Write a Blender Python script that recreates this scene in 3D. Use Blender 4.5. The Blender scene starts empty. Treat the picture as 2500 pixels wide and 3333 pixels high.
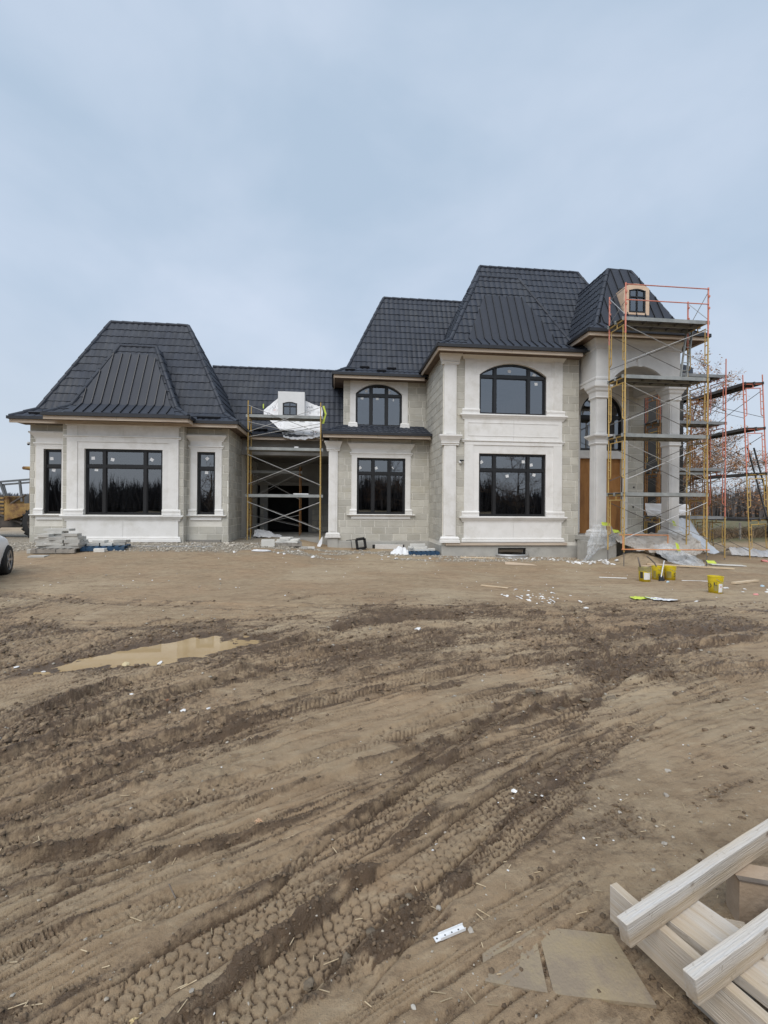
import bpy, bmesh, math, random
import numpy as np
from mathutils import Vector, Matrix

random.seed(7)
rng = np.random.default_rng(7)
SC = bpy.context.scene
COL = SC.collection
R = math.radians

# ------------------------------------------------------------------ camera
# x runs along the facade to the right, y runs away from the camera, z is up; 0 = mud under the camera
CAM_H = 1.65
cam = bpy.data.cameras.new('camera')
cam.sensor_fit = 'HORIZONTAL'
cam.sensor_width = 36.0
cam.lens = 21.6
cam.shift_y = -14.5 / 2500
cam.clip_start = 0.05
cam.clip_end = 6000
cam_o = bpy.data.objects.new('camera', cam)
COL.objects.link(cam_o)
cam_o.matrix_world = (Matrix.Translation((0, 0, CAM_H)) @ Matrix.Rotation(R(-6.09), 4, 'Z')
                      @ Matrix.Rotation(R(90), 4, 'X') @ Matrix.Rotation(0.007, 4, 'Z'))
SC.camera = cam_o

# ------------------------------------------------------------------ sky and sun (overcast)
SUN_EL, SUN_AZ = R(52), R(205)          # high, behind the camera and a little to the left
world = bpy.data.worlds.new('World')
SC.world = world
world.use_nodes = True
wn = world.node_tree.nodes
wl = world.node_tree.links
wn.clear()
w_out = wn.new('ShaderNodeOutputWorld')
w_bg = wn.new('ShaderNodeBackground')
w_sky = wn.new('ShaderNodeTexSky')
w_sky.sky_type = 'NISHITA'
w_sky.sun_disc = False
w_sky.sun_elevation = SUN_EL
w_sky.sun_rotation = SUN_AZ
w_sky.air_density = 1.0
w_sky.dust_density = 3.0
w_sky.ozone_density = 1.5
w_tc = wn.new('ShaderNodeTexCoord')
w_map = wn.new('ShaderNodeMapping')
w_map.inputs['Scale'].default_value = (1.0, 1.0, 1.7)
w_map.inputs['Rotation'].default_value = (0.5, 0.35, 0.8)
w_n = wn.new('ShaderNodeTexNoise')
w_n.inputs['Scale'].default_value = 2.1
w_n.inputs['Detail'].default_value = 5
w_n.inputs['Roughness'].default_value = 0.5
w_n.inputs['Distortion'].default_value = 0.25
w_cr = wn.new('ShaderNodeValToRGB')
w_cr.color_ramp.elements[0].position = 0.36
w_cr.color_ramp.elements[0].color = (0.318, 0.396, 0.492, 1)
w_cr.color_ramp.elements[1].position = 0.68
w_cr.color_ramp.elements[1].color = (0.430, 0.490, 0.582, 1)
w_mul = wn.new('ShaderNodeVectorMath')
w_mul.operation = 'SCALE'
w_mul.inputs['Scale'].default_value = 10.0     # cloud radiance in the sky texture's own units
w_mix = wn.new('ShaderNodeMix')
w_mix.data_type = 'RGBA'
w_mix.inputs['Factor'].default_value = 0.9      # cloud cover
wl.new(w_tc.outputs['Generated'], w_map.inputs['Vector'])
wl.new(w_map.outputs['Vector'], w_n.inputs['Vector'])
wl.new(w_n.outputs['Fac'], w_cr.inputs['Fac'])
# haze pales the cloud base towards the horizon, all the way round
w_sep = wn.new('ShaderNodeSeparateXYZ')
wl.new(w_tc.outputs['Generated'], w_sep.inputs['Vector'])
w_el = wn.new('ShaderNodeMapRange')
w_el.inputs['From Min'].default_value = 0.0
w_el.inputs['From Max'].default_value = 0.42
w_el.inputs['To Min'].default_value = 0.75
w_el.inputs['To Max'].default_value = 0.0
w_el.interpolation_type = 'SMOOTHSTEP'
wl.new(w_sep.outputs['Z'], w_el.inputs['Value'])
w_hz = wn.new('ShaderNodeMix')
w_hz.data_type = 'RGBA'
w_hz.inputs['B'].default_value = (0.450, 0.485, 0.535, 1)
wl.new(w_el.outputs['Result'], w_hz.inputs['Factor'])
wl.new(w_cr.outputs['Color'], w_hz.inputs['A'])
wl.new(w_hz.outputs['Result'], w_mul.inputs[0])
wl.new(w_sky.outputs['Color'], w_mix.inputs['A'])
wl.new(w_mul.outputs['Vector'], w_mix.inputs['B'])
wl.new(w_mix.outputs['Result'], w_bg.inputs['Color'])
w_bg.inputs['Strength'].default_value = 0.105
wl.new(w_bg.outputs['Background'], w_out.inputs['Surface'])

sun = bpy.data.lights.new('sun', 'SUN')
sun.energy = 1.5
sun.angle = R(50)
sun.color = (1.0, 0.965, 0.92)
sun_o = bpy.data.objects.new('sun', sun)
COL.objects.link(sun_o)
sd = Vector((math.sin(SUN_AZ) * math.cos(SUN_EL), math.cos(SUN_AZ) * math.cos(SUN_EL), math.sin(SUN_EL)))
sun_o.rotation_euler = sd.to_track_quat('Z', 'Y').to_euler()
sun_o.location = (0, -10, 30)

SC.view_settings.view_transform = 'Standard'
SC.view_settings.look = 'None'
SC.view_settings.exposure = 0.56
SC.view_settings.gamma = 1.0
SC.render.engine = 'CYCLES'
SC.cycles.max_bounces = 6
SC.cycles.diffuse_bounces = 3
SC.cycles.glossy_bounces = 3
SC.cycles.transmission_bounces = 4
SC.cycles.transparent_max_bounces = 12
SC.cycles.use_denoising = True
SC.cycles.caustics_reflective = False
SC.cycles.caustics_refractive = False

# ------------------------------------------------------------------ materials
def _n(nt, t, **kw):
    n = nt.nodes.new(t)
    for k, v in kw.items():
        setattr(n, k, v)
    return n

def mat(name, c1, c2=None, scale=6.0, rough=0.75, bump=0.0, bscale=60.0, var=0.0, metal=0.0, spec=0.5,
        stretch=(1, 1, 1), rough2=None, contrast=(0.35, 0.65), isl=False, trans=0.0, alpha=1.0, detail=5.0, stain=None, stain_scale=1.3, stain_pos=(0.55, 0.75), local=False):
    """Principled material: two colours mixed by world-space noise, a brightness spread per object (or per island),
    optional stain colour in large blotches, and a noise bump."""
    m = bpy.data.materials.new(name)
    m.use_nodes = True
    nt = m.node_tree
    b = nt.nodes['Principled BSDF']
    L = nt.links.new
    if local:
        geo = _n(nt, 'ShaderNodeTexCoord')
        pos = geo.outputs['Object']
    else:
        geo = _n(nt, 'ShaderNodeNewGeometry')
        pos = geo.outputs['Position']
    mp = _n(nt, 'ShaderNodeMapping')
    mp.inputs['Scale'].default_value = stretch
    L(pos, mp.inputs['Vector'])
    nz = _n(nt, 'ShaderNodeTexNoise')
    nz.inputs['Scale'].default_value = scale
    nz.inputs['Detail'].default_value = detail
    nz.inputs['Roughness'].default_value = 0.62
    L(mp.outputs['Vector'], nz.inputs['Vector'])
    mr = _n(nt, 'ShaderNodeMapRange')
    mr.inputs['From Min'].default_value = contrast[0]
    mr.inputs['From Max'].default_value = contrast[1]
    L(nz.outputs['Fac'], mr.inputs['Value'])
    mx = _n(nt, 'ShaderNodeMix', data_type='RGBA')
    mx.inputs['A'].default_value = (*c1, 1)
    mx.inputs['B'].default_value = (*(c2 or c1), 1)
    L(mr.outputs['Result'], mx.inputs['Factor'])
    col = mx.outputs['Result']
    if stain:
        n2 = _n(nt, 'ShaderNodeTexNoise')
        n2.inputs['Scale'].default_value = stain_scale
        n2.inputs['Detail'].default_value = 7
        n2.inputs['Roughness'].default_value = 0.7
        L(mp.outputs['Vector'], n2.inputs['Vector'])
        r2 = _n(nt, 'ShaderNodeMapRange')
        r2.inputs['From Min'].default_value = stain_pos[0]
        r2.inputs['From Max'].default_value = stain_pos[1]
        L(n2.outputs['Fac'], r2.inputs['Value'])
        m2 = _n(nt, 'ShaderNodeMix', data_type='RGBA')
        L(r2.outputs['Result'], m2.inputs['Factor'])
        L(col, m2.inputs['A'])
        m2.inputs['B'].default_value = (*stain, 1)
        col = m2.outputs['Result']
    if var > 0:
        if isl:
            g2 = _n(nt, 'ShaderNodeNewGeometry')
            rnd = g2.outputs['Random Per Island']
        else:
            g2 = _n(nt, 'ShaderNodeObjectInfo')
            rnd = g2.outputs['Random']
        ma = _n(nt, 'ShaderNodeMapRange')
        ma.inputs['To Min'].default_value = 1 - var
        ma.inputs['To Max'].default_value = 1 + var
        L(rnd, ma.inputs['Value'])
        vm = _n(nt, 'ShaderNodeVectorMath', operation='SCALE')
        L(col, vm.inputs[0])
        L(ma.outputs['Result'], vm.inputs['Scale'])
        col = vm.outputs['Vector']
    L(col, b.inputs['Base Color'])
    b.inputs['Roughness'].default_value = rough
    if rough2 is not None:
        rr = _n(nt, 'ShaderNodeMapRange')
        rr.inputs['To Min'].default_value = rough
        rr.inputs['To Max'].default_value = rough2
        L(mr.outputs['Result'], rr.inputs['Value'])
        L(rr.outputs['Result'], b.inputs['Roughness'])
    b.inputs['Metallic'].default_value = metal
    b.inputs['Specular IOR Level'].default_value = spec
    b.inputs['Transmission Weight'].default_value = trans
    b.inputs['Alpha'].default_value = alpha
    if bump > 0:
        nb = _n(nt, 'ShaderNodeTexNoise')
        nb.inputs['Scale'].default_value = bscale
        nb.inputs['Detail'].default_value = 4
        L(mp.outputs['Vector'], nb.inputs['Vector'])
        bp = _n(nt, 'ShaderNodeBump')
        bp.inputs['Strength'].default_value = bump
        bp.inputs['Distance'].default_value = 0.01
        L(nb.outputs['Fac'], bp.inputs['Height'])
        L(bp.outputs['Normal'], b.inputs['Normal'])
    return m

def glass_mat(name, tint, refl):
    m = bpy.data.materials.new(name)
    m.use_nodes = True
    nt = m.node_tree
    nt.nodes.clear()
    L = nt.links.new
    out = _n(nt, 'ShaderNodeOutputMaterial')
    tr = _n(nt, 'ShaderNodeBsdfTransparent')
    tr.inputs['Color'].default_value = (*tint, 1)
    gl = _n(nt, 'ShaderNodeBsdfGlossy')
    gl.inputs['Roughness'].default_value = 0.015
    gl.inputs['Color'].default_value = (0.93, 0.96, 1, 1)
    geo = _n(nt, 'ShaderNodeNewGeometry')
    nz = _n(nt, 'ShaderNodeTexNoise')
    nz.inputs['Scale'].default_value = 0.9
    nz.inputs['Detail'].default_value = 1
    L(geo.outputs['Position'], nz.inputs['Vector'])
    bp = _n(nt, 'ShaderNodeBump')
    bp.inputs['Strength'].default_value = 0.012
    bp.inputs['Distance'].default_value = 0.2
    L(nz.outputs['Fac'], bp.inputs['Height'])
    L(bp.outputs['Normal'], gl.inputs['Normal'])
    fr = _n(nt, 'ShaderNodeFresnel')
    fr.inputs['IOR'].default_value = refl
    mx = _n(nt, 'ShaderNodeMixShader')
    L(fr.outputs['Fac'], mx.inputs['Fac'])
    L(tr.outputs['BSDF'], mx.inputs[1])
    L(gl.outputs['BSDF'], mx.inputs[2])
    L(mx.outputs['Shader'], out.inputs['Surface'])
    return m

def film_mat(name, col, alpha, rough=0.35):
    """thin plastic film: part see-through, part milky and glossy"""
    m = bpy.data.materials.new(name)
    m.use_nodes = True
    nt = m.node_tree
    b = nt.nodes['Principled BSDF']
    geo = _n(nt, 'ShaderNodeNewGeometry')
    nz = _n(nt, 'ShaderNodeTexNoise')
    nz.inputs['Scale'].default_value = 3.5
    nz.inputs['Detail'].default_value = 6
    nt.links.new(geo.outputs['Position'], nz.inputs['Vector'])
    mr = _n(nt, 'ShaderNodeMapRange')
    mr.inputs['From Min'].default_value = 0.3
    mr.inputs['From Max'].default_value = 0.7
    mr.inputs['To Min'].default_value = max(0, alpha - 0.22)
    mr.inputs['To Max'].default_value = min(1, alpha + 0.22)
    nt.links.new(nz.outputs['Fac'], mr.inputs['Value'])
    nt.links.new(mr.outputs['Result'], b.inputs['Alpha'])
    b.inputs['Base Color'].default_value = (*col, 1)
    b.inputs['Roughness'].default_value = rough
    b.inputs['Subsurface Weight'].default_value = 0.0
    return m

M = {}
M['mortar'] = mat('mortar', (0.72, 0.69, 0.62), (0.79, 0.76, 0.69), 9, 0.9, 0.25, 90)
M['block'] = mat('stone_block', (0.470, 0.448, 0.385), (0.545, 0.525, 0.465), 2.6, 0.88, 0.3, 45, var=0.13, stain=(0.46, 0.425, 0.33), stain_scale=1.1)
M['block_joined'] = mat('stone_block_joined', (0.470, 0.448, 0.385), (0.545, 0.525, 0.465), 2.6, 0.88, 0.3, 45, var=0.13, isl=True, stain=(0.44, 0.42, 0.37), stain_scale=0.9)
M['trim'] = mat('cast_stone_trim', (0.775, 0.760, 0.73), (0.82, 0.805, 0.78), 3, 0.8, 0.12, 120, var=0.035, stain=(0.68, 0.66, 0.615), stain_scale=1.6, stain_pos=(0.5, 0.7))
M['stucco'] = mat('base_coat_stucco', (0.66, 0.65, 0.63), (0.72, 0.71, 0.69), 2.2, 0.9, 0.35, 150, stain=(0.60, 0.595, 0.58))
M['concrete'] = mat('foundation_concrete', (0.40, 0.39, 0.36), (0.48, 0.47, 0.43), 2.5, 0.9, 0.3, 60, stain=(0.20, 0.19, 0.165), stain_scale=1.0, stain_pos=(0.56, 0.8))
M['roof'] = mat('charcoal_metal_tile', (0.028, 0.034, 0.048), (0.037, 0.044, 0.060), 0.9, 0.52, 0.1, 220, var=0.16, rough2=0.72, spec=0.4, stain=(0.050, 0.056, 0.067), stain_scale=0.6, stain_pos=(0.5, 0.75))
M['roof_joined'] = mat('charcoal_metal_tile_joined', (0.028, 0.034, 0.048), (0.037, 0.044, 0.060), 0.9, 0.52, 0.1, 220, var=0.16, isl=True, rough2=0.72, spec=0.4, stain=(0.050, 0.056, 0.067), stain_scale=0.6, stain_pos=(0.5, 0.75))
M['seam'] = mat('charcoal_standing_seam', (0.030, 0.036, 0.050), (0.037, 0.043, 0.058), 1.0, 0.55, 0.0, 10, var=0.05, rough2=0.62, spec=0.35)
M['gutter'] = mat('dark_drip_edge', (0.017, 0.018, 0.022), (0.024, 0.025, 0.03), 3, 0.45)
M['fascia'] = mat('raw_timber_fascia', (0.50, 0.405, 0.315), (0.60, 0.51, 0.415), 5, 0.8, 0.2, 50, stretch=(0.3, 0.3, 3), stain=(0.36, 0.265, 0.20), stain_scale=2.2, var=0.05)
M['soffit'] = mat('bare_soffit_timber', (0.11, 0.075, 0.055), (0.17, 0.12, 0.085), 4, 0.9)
M['black'] = mat('black_window_frame', (0.009, 0.009, 0.010), (0.013, 0.013, 0.014), 5, 0.4)
M['sticker'] = mat('white_glazing_sticker', (0.74, 0.75, 0.75), (0.8, 0.8, 0.8), 6, 0.6)
M['glass'] = glass_mat('coated_glass', (0.30, 0.32, 0.34), 2.7)
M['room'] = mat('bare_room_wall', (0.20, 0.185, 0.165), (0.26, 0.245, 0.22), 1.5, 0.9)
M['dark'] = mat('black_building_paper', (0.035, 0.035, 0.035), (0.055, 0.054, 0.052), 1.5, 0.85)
M['grey_board'] = mat('grey_sheathing', (0.33, 0.325, 0.31), (0.40, 0.395, 0.38), 1.8, 0.9)
M['plywood_door'] = mat('brown_plywood', (0.34, 0.150, 0.042), (0.43, 0.205, 0.065), 3.5, 0.65, 0.1, 40, stretch=(2.5, 2.5, 0.4), stain=(0.16, 0.065, 0.022), stain_scale=0.9, stain_pos=(0.5, 0.7))

# ------------------------------------------------------------------ mesh helpers
class MB:
    """collects vertices and faces, then becomes ONE mesh object"""
    def __init__(self):
        self.v = []
        self.f = []
    def add(self, vs, fs):
        o = len(self.v)
        self.v += [tuple(p) for p in vs]
        self.f += [tuple(i + o for i in q) for q in fs]
        return self
    def box(self, x0, x1, y0, y1, z0, z1):
        return self.add([(x0, y0, z0), (x1, y0, z0), (x1, y1, z0), (x0, y1, z0), (x0, y0, z1), (x1, y0, z1), (x1, y1, z1), (x0, y1, z1)],
                        [(0, 3, 2, 1), (4, 5, 6, 7), (0, 1, 5, 4), (1, 2, 6, 5), (2, 3, 7, 6), (3, 0, 4, 7)])
    def obox(self, c, ax, ay, az, hx, hy, hz):
        c = Vector(c)
        ax, ay, az = Vector(ax) * hx, Vector(ay) * hy, Vector(az) * hz
        P = [c - ax - ay - az, c + ax - ay - az, c + ax + ay - az, c - ax + ay - az, c - ax - ay + az, c + ax - ay + az, c + ax + ay + az, c - ax + ay + az]
        return self.add(P, [(0, 3, 2, 1), (4, 5, 6, 7), (0, 1, 5, 4), (1, 2, 6, 5), (2, 3, 7, 6), (3, 0, 4, 7)])
    def bar(self, p0, p1, w, h, up=(0, 0, 1)):
        p0, p1 = Vector(p0), Vector(p1)
        d = (p1 - p0)
        L = d.length
        d.normalize()
        u = Vector(up)
        s = d.cross(u)
        if s.length < 1e-4:
            s = d.cross(Vector((1, 0, 0)))
        s.normalize()
        u = s.cross(d).normalized()
        return self.obox((p0 + p1) / 2, d, s, u, L / 2, w / 2, h / 2)
    def tube(self, p0, p1, r, n=8, r1=None, cap=True):
        p0, p1 = Vector(p0), Vector(p1)
        d = (p1 - p0).normalized()
        a = d.orthogonal().normalized()
        b = d.cross(a)
        r1 = r if r1 is None else r1
        P = []
        for k in range(n):
            t = 2 * math.pi * k / n
            P.append(p0 + (a * math.cos(t) + b * math.sin(t)) * r)
        for k in range(n):
            t = 2 * math.pi * k / n
            P.append(p1 + (a * math.cos(t) + b * math.sin(t)) * r1)
        F = [(k, (k + 1) % n, n + (k + 1) % n, n + k) for k in range(n)]
        if cap:
            F += [tuple(range(n - 1, -1, -1)), tuple(range(n, 2 * n))]
        return self.add(P, F)
    def path(self, pts, r, n=8):
        for a, b in zip(pts[:-1], pts[1:]):
            self.tube(a, b, r, n)
        return self
    def prism(self, poly, a, b, plane='xz'):
        """polygon in plane, extruded from a to b along the remaining axis"""
        n = len(poly)
        def P(q, t):
            return (q[0], t, q[1]) if plane == 'xz' else ((t, q[0], q[1]) if plane == 'yz' else (q[0], q[1], t))
        vs = [P(q, a) for q in poly] + [P(q, b) for q in poly]
        fs = [tuple(range(n)), tuple(range(2 * n - 1, n - 1, -1))] + [(k, n + k, n + (k + 1) % n, (k + 1) % n) for k in range(n)]
        return self.add(vs, fs)
    def lathe(self, prof, c, n=20, axis='z'):
        """prof: list of (r, h)"""
        o = len(self.v)
        c = Vector(c)
        for r, h in prof:
            for k in range(n):
                t = 2 * math.pi * k / n
                if axis == 'z':
                    p = c + Vector((r * math.cos(t), r * math.sin(t), h))
                elif axis == 'y':
                    p = c + Vector((r * math.cos(t), h, r * math.sin(t)))
                else:
                    p = c + Vector((h, r * math.cos(t), r * math.sin(t)))
                self.v.append(tuple(p))
        for i in range(len(prof) - 1):
            for k in range(n):
                a = o + i * n + k
                b = o + i * n + (k + 1) % n
                self.f.append((a, b, b + n, a + n))
        return self
    def build(self, name, m, parent=None, smooth=False, bevel=0.0, fix=True, loc=None):
        me = bpy.data.meshes.new(name)
        v = self.v
        if loc is not None:
            v = [(p[0] - loc[0], p[1] - loc[1], p[2] - loc[2]) for p in v]
        me.from_pydata(v, [], self.f)
        if fix:
            bm = bmesh.new()
            bm.from_mesh(me)
            bmesh.ops.recalc_face_normals(bm, faces=bm.faces)
            if bevel > 0:
                bmesh.ops.bevel(bm, geom=[e for e in bm.edges if e.calc_face_angle(0) > 0.6], offset=bevel, segments=1, affect='EDGES', clamp_overlap=True)
            bm.to_mesh(me)
            bm.free()
        if smooth:
            me.polygons.foreach_set('use_smooth', [True] * len(me.polygons))
        me.materials.append(m)
        o = bpy.data.objects.new(name, me)
        COL.objects.link(o)
        if loc is not None:
            o.location = loc
        if parent is not None:
            attach(o, parent)
        return o

def attach(o, parent):
    """child keeps its world place"""
    o.parent = parent
    o.matrix_parent_inverse = PINV.get(parent.name, None) or world_mat(parent).inverted()

PINV = {}
def world_mat(o):
    m = Matrix.LocRotScale(o.location, o.rotation_euler, o.scale)
    if o.parent:
        return world_mat(o.parent) @ o.matrix_parent_inverse @ m
    return m

def tag(o, label, cat, group=None, kind=None):
    if label: o['label'] = label
    if cat: o['category'] = cat
    if group: o['group'] = group
    if kind: o['kind'] = kind
    return o

def thing(name, label, cat, loc=(0, 0, 0), group=None, rotz=0.0):
    o = bpy.data.objects.new(name, None)
    o.empty_display_size = 0.2
    COL.objects.link(o)
    o.location = loc
    o.rotation_euler = (0, 0, rotz)
    return tag(o, label, cat, group)

def mesh_obj(name, me, parent=None, mw=None):
    o = bpy.data.objects.new(name, me)
    COL.objects.link(o)
    if mw is not None:
        o.matrix_world = mw
        l, q, s = mw.decompose()
        o.location, o.rotation_euler, o.scale = l, q.to_euler(), s
    if parent is not None:
        attach(o, parent)
    return o

def text_mesh(txt, size, m, extrude=0.0, name='lettering'):
    cu = bpy.data.curves.new(name, 'FONT')
    cu.body = txt
    cu.size = size
    cu.extrude = extrude
    cu.align_x = 'CENTER'
    cu.align_y = 'CENTER'
    cu.offset = size * 0.012
    o = bpy.data.objects.new(name, cu)
    COL.objects.link(o)
    dg = bpy.context.evaluated_depsgraph_get()
    me = bpy.data.meshes.new_from_object(o.evaluated_get(dg))
    bpy.data.objects.remove(o)
    me.materials.clear()
    me.materials.append(m)
    return me

# ------------------------------------------------------------------ noise (numpy)
def _hash(ix, iy, seed):
    h = (ix.astype(np.int64) * 374761393 + iy.astype(np.int64) * 668265263 + seed * 1442695041) & 0xFFFFFFFF
    h = ((h ^ (h >> 13)) * 1274126177) & 0xFFFFFFFF
    h = (h ^ (h >> 16)) & 0xFFFFFFFF
    return h.astype(np.float64) / 4294967295.0

def vnoise(x, y, seed=0):
    ix, iy = np.floor(x), np.floor(y)
    fx, fy = x - ix, y - iy
    ux, uy = fx * fx * (3 - 2 * fx), fy * fy * (3 - 2 * fy)
    a, b = _hash(ix, iy, seed), _hash(ix + 1, iy, seed)
    c, d = _hash(ix, iy + 1, seed), _hash(ix + 1, iy + 1, seed)
    return (a + (b - a) * ux) * (1 - uy) + (c + (d - c) * ux) * uy

def fbm(x, y, oct=4, seed=0, gain=0.5):
    s, a, t = 0.0, 1.0, 0.0
    for k in range(oct):
        s = s + a * vnoise(x * 2 ** k + 17.3 * k, y * 2 ** k - 9.1 * k, seed + k)
        t += a
        a *= gain
    return s / t

def sstep(x, a, b):
    t = np.clip((x - a) / (b - a), 0, 1)
    return t * t * (3 - 2 * t)
# ------------------------------------------------------------------ the ground: one sheet from the camera to the horizon
HU = np.array([-60, -14, -11, -7.6, -4.2, -2, -0.2, 2, 4, 7, 9.5, 13, 17, 22, 60.0])
HZ = np.array([0.1, 0.2, 0.27, 0.30, 0.26, 0.17, -0.08, -0.12, -0.17, -0.23, -0.27, -0.33, -0.45, -0.5, -0.4])
def base_z(u, v):
    zh = np.interp(u, HU, HZ)
    k = sstep(u, -2, 4)
    z = zh * ((1 - k) * sstep(v, 6, 18) ** 2 + k * sstep(v, 2.5, 12))
    z = z + 0.42 * np.exp(-((u - 10.9) / 0.9) ** 2 - ((v - 15.55) / 0.55) ** 2)      # earth heaped in front of the porch
    z = z + 0.16 * np.exp(-((u + 2.0) / 1.5) ** 2 - ((v - 20.2) / 0.8) ** 2)
    far = np.clip((np.hypot(u, v) - 45) / 250, 0, 1)
    return z * (1 - sstep(v, 30, 60)) + far * 2.6

TRACKS = {   # centre lines on the ground, width, depth, tread
    'T1': ([(-1.25, 1.15), (-0.95, 1.40), (-0.757, 1.556), (-0.593, 1.692), (-0.388, 1.841), (-0.181, 1.991), (0.014, 2.217), (0.193, 2.377), (0.427, 2.582), (0.806, 2.855), (1.277, 3.118), (1.809, 3.395), (2.665, 3.782)], 0.22, 0.020, 'hex'),
    'T2': ([(-0.80, 1.12), (-0.45, 1.42), (-0.256, 1.582), (-0.111, 1.699), (0.061, 1.853), (0.175, 1.936), (0.391, 2.073), (0.655, 2.276), (0.895, 2.456), (1.236, 2.682), (1.708, 2.995), (2.406, 3.34)], 0.22, 0.024, 'hex'),
    'T3': ([(0.0, 1.55), (0.30, 1.83), (0.577, 2.02), (0.78, 2.158), (0.935, 2.266), (1.162, 2.425), (1.6, 2.72)], 0.17, 0.014, 'hex'),
    'U1': ([(-2.6, 2.6), (-1.927, 3.334), (-1.596, 3.81), (-1.235, 4.334), (-0.587, 4.845), (0.226, 5.402), (1.464, 5.966), (3.301, 6.676)], 0.30, 0.040, 'bar'),
    'U2': ([(-1.912, 2.557), (-1.533, 2.797), (-1.15, 3.11), (-0.639, 3.473), (0.037, 3.891), (0.909, 4.293), (2.202, 4.799), (3.949, 5.214), (6.0, 5.6)], 0.28, 0.045, 'rut'),
    'U3': ([(-1.541, 2.144), (-1.182, 2.281), (-0.799, 2.405), (-0.31, 2.598), (0.124, 2.82), (0.7, 3.089), (1.564, 3.693), (2.289, 4.022), (3.6, 4.9)], 0.22, 0.034, 'rut'),
    'U4': ([(-2.9, 3.2), (-2.289, 3.77), (-1.9, 4.45), (-1.25, 5.1), (-0.6, 5.6), (0.515, 6.6), (2.2, 7.3)], 0.32, 0.045, 'bar'),
    'U5': ([(0.353, 3.203), (0.836, 3.384), (1.512, 3.698), (2.043, 3.837), (3.376, 4.238), (5.083, 4.553)], 0.24, 0.040, 'rut'),
    'U6': ([(4.3, 8.4), (3.75, 6.9), (3.25, 5.6), (2.907, 4.738), (2.549, 4.31)], 0.26, 0.022, 'bar'),
    'U7': ([(-1.347, 1.875), (-1.099, 2.01), (-0.8, 2.171), (-0.425, 2.326), (-0.135, 2.479), (0.301, 2.709)], 0.16, 0.022, 'rut'),
    'U8': ([(-2.4, 2.2), (-1.9, 2.75), (-1.2, 3.35), (-0.3, 4.1), (0.8, 4.75), (2.4, 5.35), (4.8, 6.0), (8.0, 6.4)], 0.22, 0.030, 'rut'),
    'U9': ([(-2.0, 1.9), (-1.3, 2.12), (-0.7, 2.3), (0.0, 2.62), (0.55, 2.95), (1.05, 3.4), (1.7, 4.1)], 0.14, 0.018, 'rut'),
    'UA': ([(1.0, 6.4), (2.0, 6.3), (3.2, 6.15), (5.0, 6.0), (7.5, 5.9)], 0.35, 0.030, 'rut'),
    'UB': ([(1.4, 3.2), (2.2, 3.9), (2.75, 4.5), (4.2, 5.4), (6.4, 6.6)], 0.26, 0.030, 'bar'),
    'V1': ([(-2.8, 3.0), (-2.0, 3.75), (-1.0, 4.55), (0.3, 5.15), (2.0, 5.7), (4.5, 6.2), (8.0, 6.5)], 0.20, 0.022, 'bar'),
    'V2': ([(-2.3, 2.7), (-1.7, 3.05), (-0.8, 3.65), (0.3, 4.25), (1.6, 4.75), (3.4, 5.2), (6.5, 5.7)], 0.18, 0.020, 'bar'),
    'V3': ([(-1.7, 2.35), (-1.1, 2.55), (-0.4, 2.9), (0.4, 3.35), (1.3, 3.9), (2.4, 4.35), (4.0, 4.75)], 0.16, 0.018, 'bar'),
    'V4': ([(-1.6, 1.75), (-1.1, 1.85), (-0.65, 2.0), (-0.2, 2.2), (0.25, 2.5), (0.7, 2.85)], 0.12, 0.014, 'bar'),
    'V5': ([(-4.5, 6.0), (-2.5, 6.75), (-0.3, 7.2), (2.5, 7.3), (5.5, 7.2), (9, 7.1)], 0.24, 0.018, 'bar'),
    'V6': ([(1.3, 2.55), (1.9, 3.05), (2.6, 3.5), (3.8, 4.05), (5.5, 4.5)], 0.15, 0.014, 'bar'),
    'R1': ([(-0.62, 1.38), (-0.42, 1.58), (-0.20, 1.78), (-0.03, 1.93), (0.13, 2.06), (0.32, 2.26), (0.55, 2.45), (0.8, 2.62)], 0.085, 0.030, 'ridge'),
    'R2': ([(-0.18, 1.30), (0.06, 1.58), (0.22, 1.74), (0.40, 1.88), (0.62, 2.06), (0.85, 2.25)], 0.10, 0.030, 'ridge'),
    'R3': ([(-1.15, 1.55), (-0.85, 1.62), (-0.72, 1.72)], 0.14, 0.030, 'ridge'),
    'UC': ([(-8.5, 10.5), (-5.5, 9.0), (-2.5, 8.0), (1.0, 7.6), (5.0, 7.9), (8.0, 8.9)], 0.45, 0.022, 'rut'),
    'UD': ([(-9, 8.2), (-5.5, 7.2), (-2.8, 6.7), (0.5, 6.9), (4, 7.2), (8, 7.6)], 0.40, 0.020, 'rut'),
}
def spline(pts, n=14):
    P = np.array(pts, float)
    P = np.vstack([2 * P[0] - P[1], P, 2 * P[-1] - P[-2]])
    out = []
    for i in range(1, len(P) - 2):
        for k in range(n):
            t = k / n
            a, b, c, d = P[i - 1], P[i], P[i + 1], P[i + 2]
            out.append(0.5 * ((2 * b) + (c - a) * t + (2 * a - 5 * b + 4 * c - d) * t * t + (3 * b - a - 3 * c + d) * t ** 3))
    out.append(P[-2])
    return np.array(out)

PUD_C, PUD_A = np.array((-2.02, 5.50)), math.atan2(0.80, 1.60)
PUD_Z = -0.030
def puddle_r(u, v):
    du, dv = u - PUD_C[0], v - PUD_C[1]
    a = du * math.cos(PUD_A) + dv * math.sin(PUD_A)
    b = -du * math.sin(PUD_A) + dv * math.cos(PUD_A)
    wid = 0.36 + 0.13 * np.clip(a, -1, 1)
    return np.hypot(a / 1.02, b / wid) + 0.50 * (fbm(u * 3.4, v * 3.4, 4, 61) - 0.5)

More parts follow.
